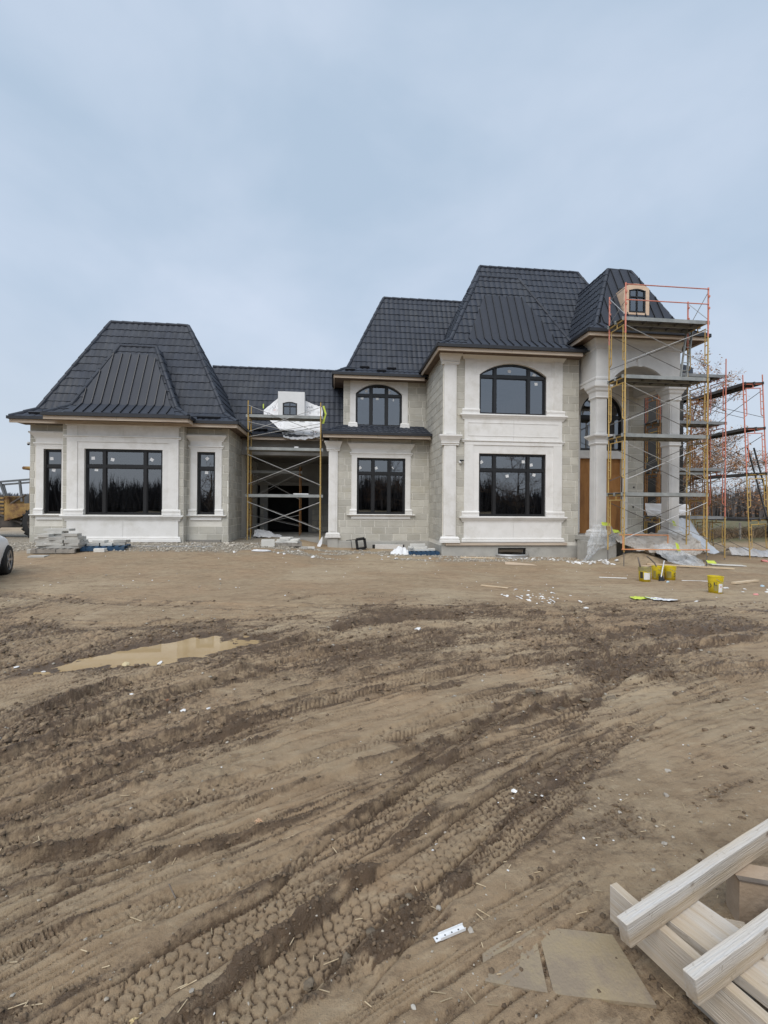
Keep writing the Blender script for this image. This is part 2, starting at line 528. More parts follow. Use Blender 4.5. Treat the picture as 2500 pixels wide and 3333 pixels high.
def ground_height(u, v):
    """height, wetness with painted step shade, paleness, gravel"""
    z = base_z(u, v)
    dist = np.hypot(u, v)
    fade = 1 - sstep(dist, 14, 30)
    lump = fbm(u * 0.9, v * 0.9, 3, 11) - 0.5
    z = z + fade * 0.05 * lump
    # streaks that follow the way the wheels came through
    def g_(q):      # the family of curves that the wheels drove along
        return 0.30 * q - 0.95 * np.exp(-(np.clip(q, -6, 60) + 2.0) / 1.55)
    psi = (v - g_(u)) / (1 + 0.04 * np.clip(v, 0, 12))
    wob = 0.10 * fbm(u * 2.2, v * 2.2, 3, 5)
    al, ac = u * 1.15 + 0.3 * v, psi
    st = fbm(al * 0.8, (ac + wob) * 7.5, 5, 21, 0.58)
    # fine parallel wheel lines
    ln = fbm(al * 0.45 + 4, (ac + 0.35 * wob) * 26, 3, 23, 0.6)
    line = np.exp(-((ln - 0.5) / 0.045) ** 2)
    line = line * sstep(fbm(al * 0.6 + 31, ac * 2.0, 4, 25), 0.36, 0.50) * (1 - sstep(v, 7.0, 10.0)) * (1 - 0.85 * sstep(u, 0.7, 1.5) * (1 - sstep(v, 2.2, 3.4)))
    rough_area = sstep(fbm(u * 0.55 + 3, v * 0.55, 3, 33), 0.38, 0.60)
    rough_area = rough_area * (1 - 0.8 * sstep(v, 6.5, 10)) * (1 - 0.72 * sstep(u, 0.6, 1.3) * (1 - sstep(v, 2.1, 3.2)))
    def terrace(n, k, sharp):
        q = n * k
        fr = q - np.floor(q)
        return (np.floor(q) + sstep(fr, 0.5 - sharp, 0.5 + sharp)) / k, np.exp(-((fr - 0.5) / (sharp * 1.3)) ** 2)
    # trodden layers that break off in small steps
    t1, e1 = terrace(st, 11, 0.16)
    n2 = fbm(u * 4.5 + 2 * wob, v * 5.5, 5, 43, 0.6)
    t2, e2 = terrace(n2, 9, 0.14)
    fine = fbm(u * 9, v * 9, 4, 41) - 0.5
    z = z + fade * (0.016 + 0.055 * rough_area) * (t1 - 0.5) + fade * (0.012 + 0.040 * rough_area) * (t2 - 0.5)
    z = z + fade * (0.010 + 0.02 * rough_area) * fine - fade * 0.016 * line
    cl = np.maximum(0, vnoise(u * 26 + 5 * wob, v * 26, 51) - 0.62)
    cl2 = np.maximum(0, vnoise(u * 60, v * 60, 52) - 0.6)
    z = z + fade * (rough_area * 0.9 + 0.10) * (0.050 * cl + 0.018 * cl2)
    wet = 0.48 * line + 0.16 * rough_area + 1.0 * np.clip(0.50 - st, 0, 1) + 0.5 * np.clip(0.48 - n2, 0, 1) + (0.10 + 0.35 * rough_area) * np.maximum(e1, e2)  # damp, plus painted shade: e1 and e2 darken the step edges
    wet = wet + 0.32 * sstep(fbm(al * 0.5 + 9, ac * 1.6, 4, 55), 0.50, 0.62) * (0.35 + 0.65 * rough_area)
    # ground that stays damp: the near right corner and patches at the near left
    wet = wet + 0.26 * sstep(u + 0.25 * (fbm(u * 2, v * 2, 3, 57) - 0.5), 0.55, 1.2) * (1 - sstep(v, 2.3, 3.6)) + 0.20 * (1 - sstep(v, 1.6, 2.3)) * sstep(fbm(u * 1.5, v * 1.5, 3, 58), 0.4, 0.6)
    pale = sstep(fbm(u * 0.45 - 7, v * 0.45, 4, 71), 0.48, 0.68)
    for key, (pts, w, dep, kind) in TRACKS.items():
        S = spline(pts)
        lo, hi = S.min(0) - w * 2, S.max(0) + w * 2
        idx = np.where((u > lo[0]) & (u < hi[0]) & (v > lo[1]) & (v < hi[1]))[0]
        if len(idx) == 0:
            continue
        pu, pv = u[idx], v[idx]
        best = np.full(len(idx), 1e9)
        lat = np.zeros(len(idx))
        arc = np.zeros(len(idx))
        s0 = 0.0
        for a, b in zip(S[:-1], S[1:]):
            d = b - a
            L = math.hypot(*d)
            t = np.clip(((pu - a[0]) * d[0] + (pv - a[1]) * d[1]) / (L * L), 0, 1)
            ex, ey = pu - a[0] - t * d[0], pv - a[1] - t * d[1]
            q = ex * ex + ey * ey
            m = q < best
            best[m] = q[m]
            lat[m] = ((d[0] * ey - d[1] * ex) / L)[m]
            arc[m] = (s0 + t * L)[m]
            s0 += L
        k = np.sqrt(best) < w * 1.6
        idx, lat, arc = idx[k], lat[k], arc[k]
        dist_k = np.sqrt(best[k])
        pu, pv = pu[k], pv[k]
        ends = sstep(arc, 0, 0.15) * (1 - sstep(arc, s0 - 0.5, s0)) * (dist_k < w * 1.6)
        keep = 0.65 + 0.35 * sstep(fbm(arc * 1.7 + 50 * dep, lat * 2 + 9, 3, 81), 0.30, 0.48)
        jit = 0.035 * (fbm(pu * 8, pv * 8, 3, 91) - 0.5)
        e = np.abs(lat + jit) / (w / 2)
        inside = 1 - sstep(e, 0.86, 1.06)
        berm = np.exp(-((e - 1.20) / 0.17) ** 2) * sstep(fbm(pu * 3.2 + 60 * dep, pv * 3.2, 3, 87), 0.38, 0.58)
        lump_b = 0.1 + 1.8 * terrace(fbm(pu * 13, pv * 13, 4, 95, 0.6), 7, 0.15)[0]
        dz = -dep * inside + dep * 0.75 * berm * lump_b
        ww = 0.16 * inside + 0.62 * berm
        if kind == 'hex':
            # six-sided tread blocks left standing between narrow grooves, uneven and smeared in places
            c = w / 5.4
            X = lat / c
            Y = arc / (c * 1.12)
            ix, iy = np.floor(X), np.floor(Y)
            f1 = np.full(len(X), 9.0); f2 = np.full(len(X), 9.0)
            for ox in (-1, 0, 1):
                for oy in (-2, -1, 0, 1, 2):
                    gx, gy = ix + ox, iy + oy
                    jx = (_hash(gx, gy, 7) - 0.5) * 0.42; jy = (_hash(gx, gy, 8) - 0.5) * 0.42
                    dd = np.hypot(gx + 0.5 + jx - X, gy + 0.5 * (np.abs(gx) % 2) + 0.25 + jy - Y)
                    nf = dd < f1
                    f2 = np.where(nf, f1, np.minimum(f2, dd)); f1 = np.where(nf, dd, f1)
            smear = sstep(fbm(arc * 2.6 + dep * 90, lat * 5, 4, 83), 0.40, 0.52)
            edge_n = 0.10 * (fbm(pu * 55, pv * 55, 3, 84) - 0.5)
            groove = 1 - sstep(f2 - f1 + edge_n, 0.03, 0.16)
            tread = (-0.0135 * groove + 0.007 * fbm(pu * 30, pv * 30, 3, 85)) * smear
            centre = (e < 0.74)
            sho = np.exp(-((e - 0.86) / 0.05) ** 2)
            dz = dz + inside * np.where(centre, tread, -0.016 * sho)
            ww = ww + inside * (0.85 * groove * centre * smear - 0.18 * (1 - groove) * centre * smear + 1.0 * sho + 0.25 * (1 - smear) * centre)
        elif kind == 'ridge':
            # churned wet ridge squeezed up between two wheels, cracked into lumps
            lm = terrace(fbm(pu * 11, pv * 11, 4, 88, 0.6), 6, 0.12)[0]
            lump_m = sstep(fbm(pu * 5 + 3, pv * 5, 3, 89), 0.36, 0.52)
            dz = inside * lump_m * (dep * 0.4 + dep * 2.2 * np.maximum(0, lm - 0.25))
            ww = inside * lump_m * 0.95
        elif kind == 'bar':
            tread = np.abs(((arc + np.abs(lat) * 0.8 + 0.02 * fbm(pu * 7, pv * 7, 3, 93)) / (w * 0.24)) % 1 - 0.5) * 2
            g = sstep(tread, 0.62, 0.9)
            dz = dz - 0.012 * inside * g
            ww = ww + inside * (0.5 * g - 0.1)
        else:
            ln = fbm(lat * 40, arc * 1.6, 3, 99)
            dz = dz + inside * 0.030 * (ln - 0.5)
            ww = ww + inside * np.clip(0.55 - ln, 0, 1) * 1.2
        f = ends * keep * fade[idx]
        z[idx] += dz * f
        wet[idx] += ww * f
        pale[idx] *= 1 - 0.5 * f * inside
    # puddle bed
    pr = puddle_r(u, v)
    near = 1 - sstep(pr, 1.15, 1.75)
    bed = PUD_Z + (pr - 1.0) * 0.028 + 0.022 * (t2 - 0.5) + 0.010 * (t1 - 0.5) + 0.012 * fine
    z = z * (1 - near) + bed * near
    wet = wet + 0.55 * (1 - sstep(pr, 1.0, 1.5))
    # gravel strip along the walls
    gr = sstep(v, 14.6, 16.4) * (1 - sstep(u, 4.5, 8.5)) * (1 - sstep(v, 24, 30)) * sstep(fbm(u * 0.8, v * 1.4, 3, 13) + 0.25 * sstep(-u, 0, 6), 0.42, 0.60)
    return z, np.clip(wet, 0, 1.6), pale, gr

def build_ground():
    th = R(6.09)
    fw, rt = np.array((math.sin(th), math.cos(th))), np.array((math.cos(th), -math.sin(th)))
    org = -1.25 * fw
    d = [1.75]
    while d[-1] < 12: d.append(d[-1] * 1.0031)
    while d[-1] < 45: d.append(d[-1] * 1.0062)
    while d[-1] < 3500: d.append(d[-1] * 1.13)
    d = np.array(d)
    s = np.concatenate([np.linspace(-3.2, -0.86, 34), np.linspace(-0.84, 0.84, 800), np.linspace(0.86, 3.2, 34)])
    D, Sx = np.meshgrid(d, s, indexing='ij')
    U = org[0] + fw[0] * D + rt[0] * D * Sx
    V = org[1] + fw[1] * D + rt[1] * D * Sx
    nr, nc = D.shape
    u, v = U.ravel(), V.ravel()
    z, wet, pale, gr = ground_height(u, v)
    # behind and beside the fan the sheet goes on coarsely
    far = 3500.0
    co = np.stack([u, v, z], 1)
    i = np.arange((nr - 1) * (nc - 1))
    r, c = i // (nc - 1), i % (nc - 1)
    a = r * nc + c
    quads = np.stack([a, a + 1, a + nc + 1, a + nc], 1)
    p00, p01 = co[0], co[nc - 1]
    pL, pR = co[(nr - 1) * nc], co[nr * nc - 1]
    extra = np.array([(-9000, pL[1], 2.6), (9000, pR[1], 2.6), (-9000, -9000, 2.6), (9000, -9000, 2.6), (-60, -60, 0.2), (60, -60, 0.2)])
    base = len(co)
    co = np.vstack([co, extra])
    L_, R_, BL, BR, NL, NR = range(base, base + 6)
    left_col = [k * nc for k in range(nr)]
    right_col = [k * nc + nc - 1 for k in range(nr)]
    polys = [tuple(reversed([0, nc - 1, NR, NL])), (NL, BL, BR, NR)[::-1]]
    polys += [tuple([NL] + left_col[:: max(1, nr // 60)] + [left_col[-1], L_, BL])]
    polys += [tuple(([NR] + right_col[:: max(1, nr // 60)] + [right_col[-1], R_, BR])[::-1])]
    me = bpy.data.meshes.new('ground')
    nq = len(quads)
    tot = nq * 4 + sum(len(p) for p in polys)
    me.vertices.add(len(co))
    me.vertices.foreach_set('co', co.ravel())
    me.loops.add(tot)
    li = np.concatenate([quads.ravel()] + [np.array(p) for p in polys]).astype(np.int32)
    me.loops.foreach_set('vertex_index', li)
    me.polygons.add(nq + len(polys))
    st = np.concatenate([np.arange(nq) * 4, nq * 4 + np.cumsum([0] + [len(p) for p in polys[:-1]])]).astype(np.int32)
    me.polygons.foreach_set('loop_start', st)
    me.update(calc_edges=True)
    me.validate()
    me.polygons.foreach_set('use_smooth', [True] * len(me.polygons))
    pad = np.zeros(6)
    dist = np.hypot(u, v)
    grass = sstep(v, 25.5, 30) * sstep(u, 4, 12) + sstep(dist, 40, 60)
    grass = np.clip(grass, 0, 1)
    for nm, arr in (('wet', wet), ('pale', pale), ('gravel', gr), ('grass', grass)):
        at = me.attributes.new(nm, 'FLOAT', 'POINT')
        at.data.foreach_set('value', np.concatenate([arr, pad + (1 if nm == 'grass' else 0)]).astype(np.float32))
    m = bpy.data.materials.new('trampled_mud')
    m.use_nodes = True
    nt = m.node_tree
    b = nt.nodes['Principled BSDF']
    L = nt.links.new
    geo = _n(nt, 'ShaderNodeNewGeometry')
    def attr(nm):
        a = _n(nt, 'ShaderNodeAttribute')
        a.attribute_name = nm
        return a.outputs['Fac']
    def noise(scale, det=5, rgh=0.6):
        q = _n(nt, 'ShaderNodeTexNoise')
        q.inputs['Scale'].default_value = scale
        q.inputs['Detail'].default_value = det
        q.inputs['Roughness'].default_value = rgh
        L(geo.outputs['Position'], q.inputs['Vector'])
        return q.outputs['Fac']
    def mix(f, a, bb):
        q = _n(nt, 'ShaderNodeMix', data_type='RGBA')
        for s_, x in (('Factor', f), ('A', a), ('B', bb)):
            if isinstance(x, tuple): q.inputs[s_].default_value = (*x, 1)
            elif isinstance(x, (int, float)): q.inputs[s_].default_value = x
            else: L(x, q.inputs[s_])
        return q.outputs['Result']
    def rng_(x, a, bb, c=0.0, dd=1.0):
        q = _n(nt, 'ShaderNodeMapRange')
        q.inputs['From Min'].default_value = a
        q.inputs['From Max'].default_value = bb
        q.inputs['To Min'].default_value = c
        q.inputs['To Max'].default_value = dd
        L(x, q.inputs['Value'])
        return q.outputs['Result']
    def add(x, y, op='ADD'):
        q = _n(nt, 'ShaderNodeMath', operation=op)
        for k_, t in enumerate((x, y)):
            if isinstance(t, (int, float)): q.inputs[k_].default_value = t
            else: L(t, q.inputs[k_])
        return q.outputs[0]
    def snoise(scale, sx, sy, det=6, rgh=0.65):
        mp = _n(nt, 'ShaderNodeMapping')
        mp.inputs['Rotation'].default_value = (0, 0, -0.22)
        mp.inputs['Scale'].default_value = (sx, sy, 1)
        L(geo.outputs['Position'], mp.inputs['Vector'])
        q = _n(nt, 'ShaderNodeTexNoise')
        q.inputs['Scale'].default_value = scale
        q.inputs['Detail'].default_value = det
        q.inputs['Roughness'].default_value = rgh
        L(mp.outputs['Vector'], q.inputs['Vector'])
        return q.outputs['Fac']
    n_big, n_mid, n_fine, n_grit = noise(0.7), noise(7, 6, 0.65), noise(45, 5, 0.7), noise(230, 3, 0.7)
    n_st, n_dash = snoise(1.0, 1.0, 3.2), snoise(5.0, 1.0, 2.6, 6, 0.7)
    dry = mix(rng_(n_mid, 0.35, 0.65), (0.288, 0.209, 0.127), (0.372, 0.280, 0.177))
    dry = mix(rng_(n_big, 0.4, 0.65), dry, mix(n_mid, (0.308, 0.208, 0.121), (0.383, 0.270, 0.165)))
    dry = mix(add(attr('pale'), 0.65, 'MULTIPLY'), dry, (0.433, 0.342, 0.227))
    dry = mix(rng_(n_st, 0.50, 0.66, 0, 0.55), dry, (0.213, 0.146, 0.086))
    dry = mix(rng_(n_dash, 0.54, 0.64, 0, 0.65), dry, (0.174, 0.117, 0.069))  # dark dashes painted in as shadows of small clods and steps
    dry = mix(rng_(n_dash, 0.44, 0.36, 0, 0.50), dry, (0.436, 0.340, 0.224))
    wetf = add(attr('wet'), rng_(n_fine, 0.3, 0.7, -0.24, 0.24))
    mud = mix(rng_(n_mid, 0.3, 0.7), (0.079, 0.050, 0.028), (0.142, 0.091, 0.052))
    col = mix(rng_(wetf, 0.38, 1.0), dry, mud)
    col = mix(rng_(n_grit, 0.62, 0.74, 0, 0.35), col, (0.496, 0.389, 0.270))
    col = mix(rng_(n_grit, 0.40, 0.30, 0, 0.50), col, (0.079, 0.052, 0.030))
    vor = _n(nt, 'ShaderNodeTexVoronoi')
    vor.inputs['Scale'].default_value = 24
    L(geo.outputs['Position'], vor.inputs['Vector'])
    stone = mix(rng_(vor.outputs['Distance'], 0.2, 0.7), (0.40, 0.36, 0.295), (0.20, 0.165, 0.12))
    col = mix(attr('gravel'), col, stone)
    grass_c = mix(rng_(noise(1.6), 0.4, 0.62), (0.085, 0.098, 0.034), mix(n_fine, (0.20, 0.145, 0.075), (0.13, 0.085, 0.045)))
    col = mix(attr('grass'), col, grass_c)
    L(col, b.inputs['Base Color'])
    rough = rng_(wetf, 0.3, 1.1, 0.86, 0.36)
    L(rough, b.inputs['Roughness'])
    b.inputs['Specular IOR Level'].default_value = 0.45
    bp = _n(nt, 'ShaderNodeBump')
    bp.inputs['Strength'].default_value = 0.8
    bp.inputs['Distance'].default_value = 0.014
    L(add(n_fine, add(n_grit, 0.5, 'MULTIPLY')), bp.inputs['Height'])
    L(bp.outputs['Normal'], b.inputs['Normal'])
    me.materials.append(m)
    o = bpy.data.objects.new('ground', me)
    COL.objects.link(o)
    tag(o, None, None, kind='structure')
    return o

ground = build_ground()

def gz(u, v):
    """ground level at one spot"""
    a = ground_height(np.array([float(u)]), np.array([float(v)]))
    return float(a[0][0])

# muddy water in the low spot
def build_puddle():
    mb = MB()
    P = []
    for k in range(96):
        t = 2 * math.pi * k / 96
        rr_ = np.linspace(0.05, 1.5, 60)
        a, b_ = rr_ * math.cos(t), rr_ * 0.6 * math.sin(t)
        uu, vv = PUD_C[0] + a * math.cos(PUD_A) - b_ * math.sin(PUD_A), PUD_C[1] + a * math.sin(PUD_A) + b_ * math.cos(PUD_A)
        ok = np.where(puddle_r(uu, vv) > 1.22)[0]
        i = ok[0] if len(ok) else -1
        P.append((uu[i], vv[i], PUD_Z))
    mb.add(P, [tuple(range(96))])
    m = mat('brown_puddle_water', (0.41, 0.29, 0.155), (0.46, 0.335, 0.185), 1.5, 0.02, 0.0)
    m.node_tree.nodes['Principled BSDF'].inputs['IOR'].default_value = 1.33
    o = mb.build('puddle', m)
    tag(o, None, None, kind='structure')
build_puddle()
# ------------------------------------------------------------------ the house
house = thing('house', 'unfinished pale stone mansion with charcoal metal roofs and black windows', 'house', (0, 20, 0))

def wall_panel(name, u0, u1, z0, z1, v0, v1, holes=(), m='mortar', parent=house):
    """wall facing the camera between v0 and v1 with rectangular holes (u0,u1,z0,z1)"""
    us = sorted({u0, u1, *[h[0] for h in holes], *[h[1] for h in holes]})
    zs = sorted({z0, z1, *[h[2] for h in holes], *[h[3] for h in holes]})
    mb = MB()
    for a, b in zip(us[:-1], us[1:]):
        if a < u0 or b > u1: continue
        run = None
        for c, d in zip(zs[:-1], zs[1:]):
            if c < z0 or d > z1: continue
            inh = any(h[0] < (a + b) / 2 < h[1] and h[2] < (c + d) / 2 < h[3] for h in holes)
            if not inh:
                run = [c, d] if run is None else [run[0], d]
            if inh or d == z1:
                if run is not None:
                    mb.box(a, b, v0, v1, run[0], run[1])
                run = None
    return mb.build(name, M[m], parent, fix=False)

def box_part(name, x0, x1, y0, y1, z0, z1, m, parent=house, bevel=0.0):
    return MB().box(x0, x1, y0, y1, z0, z1).build(name, M[m] if isinstance(m, str) else m, parent, bevel=bevel)

# ---- stone blocks: one object each on the walls that face the camera
BLOCKS = []          # (parent, origin, ex, ey(normal), length, height)
BLK_ME = {}
def block_mesh(L, h):
    k = (round(L, 3), round(h, 3))
    if k not in BLK_ME:
        mb = MB().box(-k[0] / 2, k[0] / 2, -0.014, 0.03, -k[1] / 2, k[1] / 2)
        me = bpy.data.meshes.new('stone_block')
        me.from_pydata(mb.v, [], mb.f)
        bm = bmesh.new(); bm.from_mesh(me)
        bmesh.ops.recalc_face_normals(bm, faces=bm.faces)
        bm.to_mesh(me); bm.free()
        me.materials.append(M['block'])
        BLK_ME[k] = me
    return BLK_ME[k]

def lay(wall, p0, ex, nrm, length, z0, z1, holes=(), single=True, ch=0.302, bl=0.60, seed=0):
    """running-bond courses on a vertical plane: p0 = (x,y) of the start, ex = direction, nrm = outward"""
    rr = random.Random(seed)
    ex = Vector((ex[0], ex[1], 0)); nrm = Vector((nrm[0], nrm[1], 0))
    n = int(round((z1 - z0) / ch))
    ch = (z1 - z0) / n
    J = 0.030
    joined = MB()
    for j in range(n):
        a, b = z0 + j * ch, z0 + (j + 1) * ch
        s = -rr.choice((0.0, 0.3, 0.15, 0.45)) if j % 2 else -rr.choice((0.3, 0.0, 0.2))
        while s < length:
            L = bl if rr.random() > 0.16 else rr.choice((0.3, 0.42))
            e = s + L
            segs = [(max(s, 0), min(e, length))]
            for h in holes:
                if h[2] < b - 0.02 and h[3] > a + 0.02:
                    new = []
                    for q0, q1 in segs:
                        if h[1] <= q0 or h[0] >= q1: new.append((q0, q1)); continue
                        if h[0] > q0: new.append((q0, h[0]))
                        if h[1] < q1: new.append((h[1], q1))
                    segs = new
            za, zb = a, b
            for h in holes:      # courses that a hole only shaves are cut to height
                if h[0] < s + L / 2 < h[1] and h[2] < b and h[3] > a:
                    pass
            for q0, q1 in segs:
                if q1 - q0 > 0.05:
                    c = Vector((p0[0], p0[1], 0)) + ex * ((q0 + q1) / 2) + Vector((0, 0, (za + zb) / 2))
                    ln, ht = round(q1 - q0 - J, 2), round(zb - za - J, 3)
                    if single:
                        BLOCKS.append((wall, c, ex, nrm, ln, ht))
                    else:
                        joined.obox(c - nrm * 0.008, ex, -nrm, (0, 0, 1), ln / 2, 0.022, ht / 2)
            s = e
    if joined.v:
        o = joined.build('stone_block', M['block_joined'], wall)
        o['kind'] = 'stuff'

# ---- mouldings and trim
def mould(name, u0, u1, v, prof, parent, m='trim', left=True, right=True):
    """profile [(projection, z)...] from top to bottom swept along the wall, its ends returned"""
    n = len(prof)
    P = []
    for p, z in prof: P.append((u0 - (p if left else 0), v - p, z))
    for p, z in prof: P.append((u1 + (p if right else 0), v - p, z))
    for p, z in (prof[0], prof[-1]):
        P.append((u0 - (p if left else 0), v + 0.05, z)); P.append((u1 + (p if right else 0), v + 0.05, z))
    F = [(k, k + 1, n + k + 1, n + k) for k in range(n - 1)]
    t0, t1, b0, b1 = 2 * n, 2 * n + 1, 2 * n + 2, 2 * n + 3
    F += [(0, n, t1, t0), (n - 1, b0, b1, 2 * n - 1), tuple([t0] + [b0] + list(range(n - 1, -1, -1))), tuple([t1] + list(range(n, 2 * n)) + [b1])]
    return MB().add(P, F).build(name, M[m], parent)

def ogee(z1, z0, p1, p0):
    """crown profile from top projection p1 down to p0"""
    h = z1 - z0
    return [(p1, z1), (p1, z1 - 0.22 * h), (p1 - 0.15 * (p1 - p0), z1 - 0.27 * h), (p0 + 0.55 * (p1 - p0), z1 - 0.48 * h), (p0 + 0.2 * (p1 - p0), z1 - 0.72 * h), (p0, z1 - 0.95 * h), (p0, z0)]
def torus(z1, z0, p, q):
    h = z1 - z0
    return [(q, z1), (p * 0.9, z1 - 0.08 * h), (p, z1 - 0.3 * h), (p * 0.92, z1 - 0.5 * h), (q + 0.01, z1 - 0.6 * h), (q + 0.02, z1 - 0.72 * h), (q + 0.02, z0)]
def slab(z1, z0, p):
    return [(p, z1), (p, z0)]
def sillp(z1, z0, p, q):
    h = z1 - z0
    return [(p, z1), (p + 0.01, z1 - 0.2 * h), (p, z1 - 0.4 * h), (p - 0.04, z1 - 0.45 * h), (q + 0.03, z1 - 0.75 * h), (q, z0)]

def pilaster(u0, u1, v, parts, parent=house, p=0.07):
    """parts: dict of z bands"""
    o = thing_part('pilaster', parent, ((u0 + u1) / 2, v, parts['base'][0]))
    for a, b in parts['shafts']:
        mould('shaft', u0, u1, v, [(p, b), (p, a)], o, left=False, right=False)
        mould('shaft_panel', u0 + 0.07, u1 - 0.07, v - p, [(0.018, b - 0.05), (0.018, a + 0.05)], o, left=False, right=False)
    for a, b in parts['caps']:
        mould('capital', u0, u1, v, ogee(b, a + 0.12, p + 0.13, p + 0.035), o)
        mould('capital_neck', u0, u1, v, torus(a + 0.12, a, p + 0.05, p + 0.005), o)
    a, b = parts['base']
    mould('base', u0, u1, v, [(p + 0.01, b), (p + 0.05, b - 0.04), (p + 0.06, b - 0.08), (p + 0.04, b - 0.12), (p + 0.08, b - 0.13), (p + 0.08, a)], o)
    return o

def thing_part(name, parent, loc):
    o = bpy.data.objects.new(name, None)
    COL.objects.link(o)
    o.location = loc
    attach(o, parent)
    return o

def arc_pts(u0, u1, zs, zt, n=16):
    """segmental arch from (u0,zs) over the crown zt to (u1,zs)"""
    w, h = (u1 - u0) / 2, zt - zs
    r = (w * w + h * h) / (2 * h)
    cz, cu = zt - r, (u0 + u1) / 2
    a = math.asin(min(1, w / r))
    return [(cu + r * math.sin(-a + 2 * a * k / n), cz + r * math.cos(-a + 2 * a * k / n)) for k in range(n + 1)]

PRND = random.Random(5)
def window(u0, u1, z0, z1, v, cols, transoms, arch=None, tags=(), fw=0.065, mw=0.11, parent=house):
    """black frame with mullions at cols and transoms at the given heights; arch = springing height"""
    d = 0.09
    win = thing_part('window', parent, ((u0 + u1) / 2, v, z0))
    fr = MB()
    zs = arch if arch else z1
    fr.box(u0, u0 + fw, v, v + d, z0, zs)
    fr.box(u1 - fw, u1, v, v + d, z0, zs)
    fr.box(u0 + fw, u1 - fw, v, v + d, z0, z0 + fw)
    if arch:
        o_, i_ = arc_pts(u0, u1, zs, z1), arc_pts(u0 + fw, u1 - fw, zs, z1 - fw)
        for k in range(len(o_) - 1):
            fr.prism([o_[k], o_[k + 1], i_[k + 1], i_[k]], v, v + d)
    else:
        fr.box(u0 + fw, u1 - fw, v, v + d, z1 - fw, z1)
    def top_at(u):
        if not arch: return z1 - fw
        P = arc_pts(u0 + fw, u1 - fw, zs, z1 - fw)
        for (a, b), (c, e) in zip(P[:-1], P[1:]):
            if a <= u <= c: return b + (e - b) * (u - a) / (c - a)
        return zs
    for c in cols:
        fr.box(c - mw / 2, c + mw / 2, v - 0.004, v + d - 0.004, z0 + 0.002, min(top_at(c - mw / 2), top_at(c + mw / 2)))
    edges = [u0 + fw] + [x for c in cols for x in (c - mw / 2, c + mw / 2)] + [u1 - fw]
    spans = [(edges[2 * k], edges[2 * k + 1]) for k in range(len(edges) // 2)]
    zt = [z0 + fw] + [x for t in transoms for x in (t - 0.055, t + 0.055)]
    for t in transoms:
        fr.box(u0 + 0.01, u1 - 0.01, v - 0.002, v + d - 0.002, t - 0.055, t + 0.055)
    # sash beads inside each light
    fr.build('window_frame', M['black'], win)
    rows = [(zt[2 * k], zt[2 * k + 1] if 2 * k + 1 < len(zt) else None) for k in range((len(zt) + 1) // 2)]
    b = 0.028
    for (a, c) in spans:
        for (q0, q1) in rows:
            if q1 is None:
                if arch:
                    P = [(a, q0), (c, q0)]
                    N = 8
                    P += [(c + (a - c) * k / N, max(q0 + 0.02, top_at(c + (a - c) * k / N))) for k in range(N + 1)]
                else:
                    P = [(a, q0), (c, q0), (c, z1 - fw), (a, z1 - fw)]
            else:
                P = [(a, q0), (c, q0), (c, q1), (a, q1)]
            cu, cz = sum(p[0] for p in P) / len(P), sum(p[1] for p in P) / len(P)
            sash = MB()
            Q = [(cu + (x - cu) * (1 - 2 * b / max(0.2, c - a)), cz + (y - cz) * (1 - 2 * b / max(0.2, max(p[1] for p in P) - q0))) for x, y in P]
            for k in range(len(P)):
                kk = (k + 1) % len(P)
                sash.prism([P[k], P[kk], Q[kk], Q[k]], v + 0.03, v + 0.075)
            s_ = sash.build('sash', M['black'], win)
            ta, tb_ = PRND.uniform(-0.012, 0.012), PRND.uniform(-0.012, 0.012)
            MB().add([(x, v + 0.052 + ta * (x - cu) + tb_ * (y - cz), y) for x, y in Q], [tuple(range(len(Q)))]).build('pane', M['glass'], win, fix=False)
    for (tu, tz, rot) in tags:
        w_ = 0.062
        ca, sa = math.cos(rot), math.sin(rot)
        P = [(tu + (x * ca - y * sa) * w_, v + 0.049, tz + (x * sa + y * ca) * w_) for x, y in ((-1, -0.9), (1, -0.9), (1, 0.9), (-1, 0.9))]
        MB().add(P, [(0, 1, 2, 3)]).build('sticker', M['sticker'], win, fix=False)
    return win

def side_casing(u0, u1, z0, z1, v, p, parent):
    mould('casing', u0, u1, v, [(p, z1), (p, z0)], parent, left=False, right=False)

# =================== left wing
VB, VF = 17.98, 18.40
LW = dict(u0=-11.26, u1=-4.11)
w_l1 = wall_panel('wall', -11.26, -9.70, -0.3, 4.72, VF, VF + 0.25, [(-10.773, -10.143, 1.33, 3.74)])
w_l2 = wall_panel('wall', -5.80, -4.11, -0.3, 4.72, VF, VF + 0.25, [(-5.272, -4.601, 1.33, 3.74)])
w_bay = wall_panel('wall', -9.89, -5.65, -0.3, 4.72, VB, VB + 0.25, [(-9.13, -6.39, 1.31, 3.735)])
w_ret = box_part('wall', -5.90, -5.65, VB + 0.25, VF, -0.3, 4.72, 'mortar')
box_part('wall', -9.89, -9.64, VB + 0.25, VF, -0.3, 4.72, 'mortar')
w_lr = box_part('wall', -4.36, -4.11, VF + 0.25, 25.0, -0.3, 4.72, 'mortar')
box_part('wall', -11.26, -11.01, VF + 0.25, 22.4, -0.3, 4.72, 'mortar')
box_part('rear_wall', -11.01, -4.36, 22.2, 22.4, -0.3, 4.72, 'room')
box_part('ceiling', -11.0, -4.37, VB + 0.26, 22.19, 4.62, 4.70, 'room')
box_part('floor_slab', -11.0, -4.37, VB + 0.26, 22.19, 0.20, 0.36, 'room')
lay(w_l1, (-11.26, VF), (1, 0), (0, -1), 1.40, 0.29, 4.71, [(0.18, 1.4, 1.10, 4.40)], seed=1)
lay(w_l2, (-5.65, VF), (1, 0), (0, -1), 1.54, 0.29, 4.71, [(0.10, 1.30, 1.10, 4.40)], seed=2)
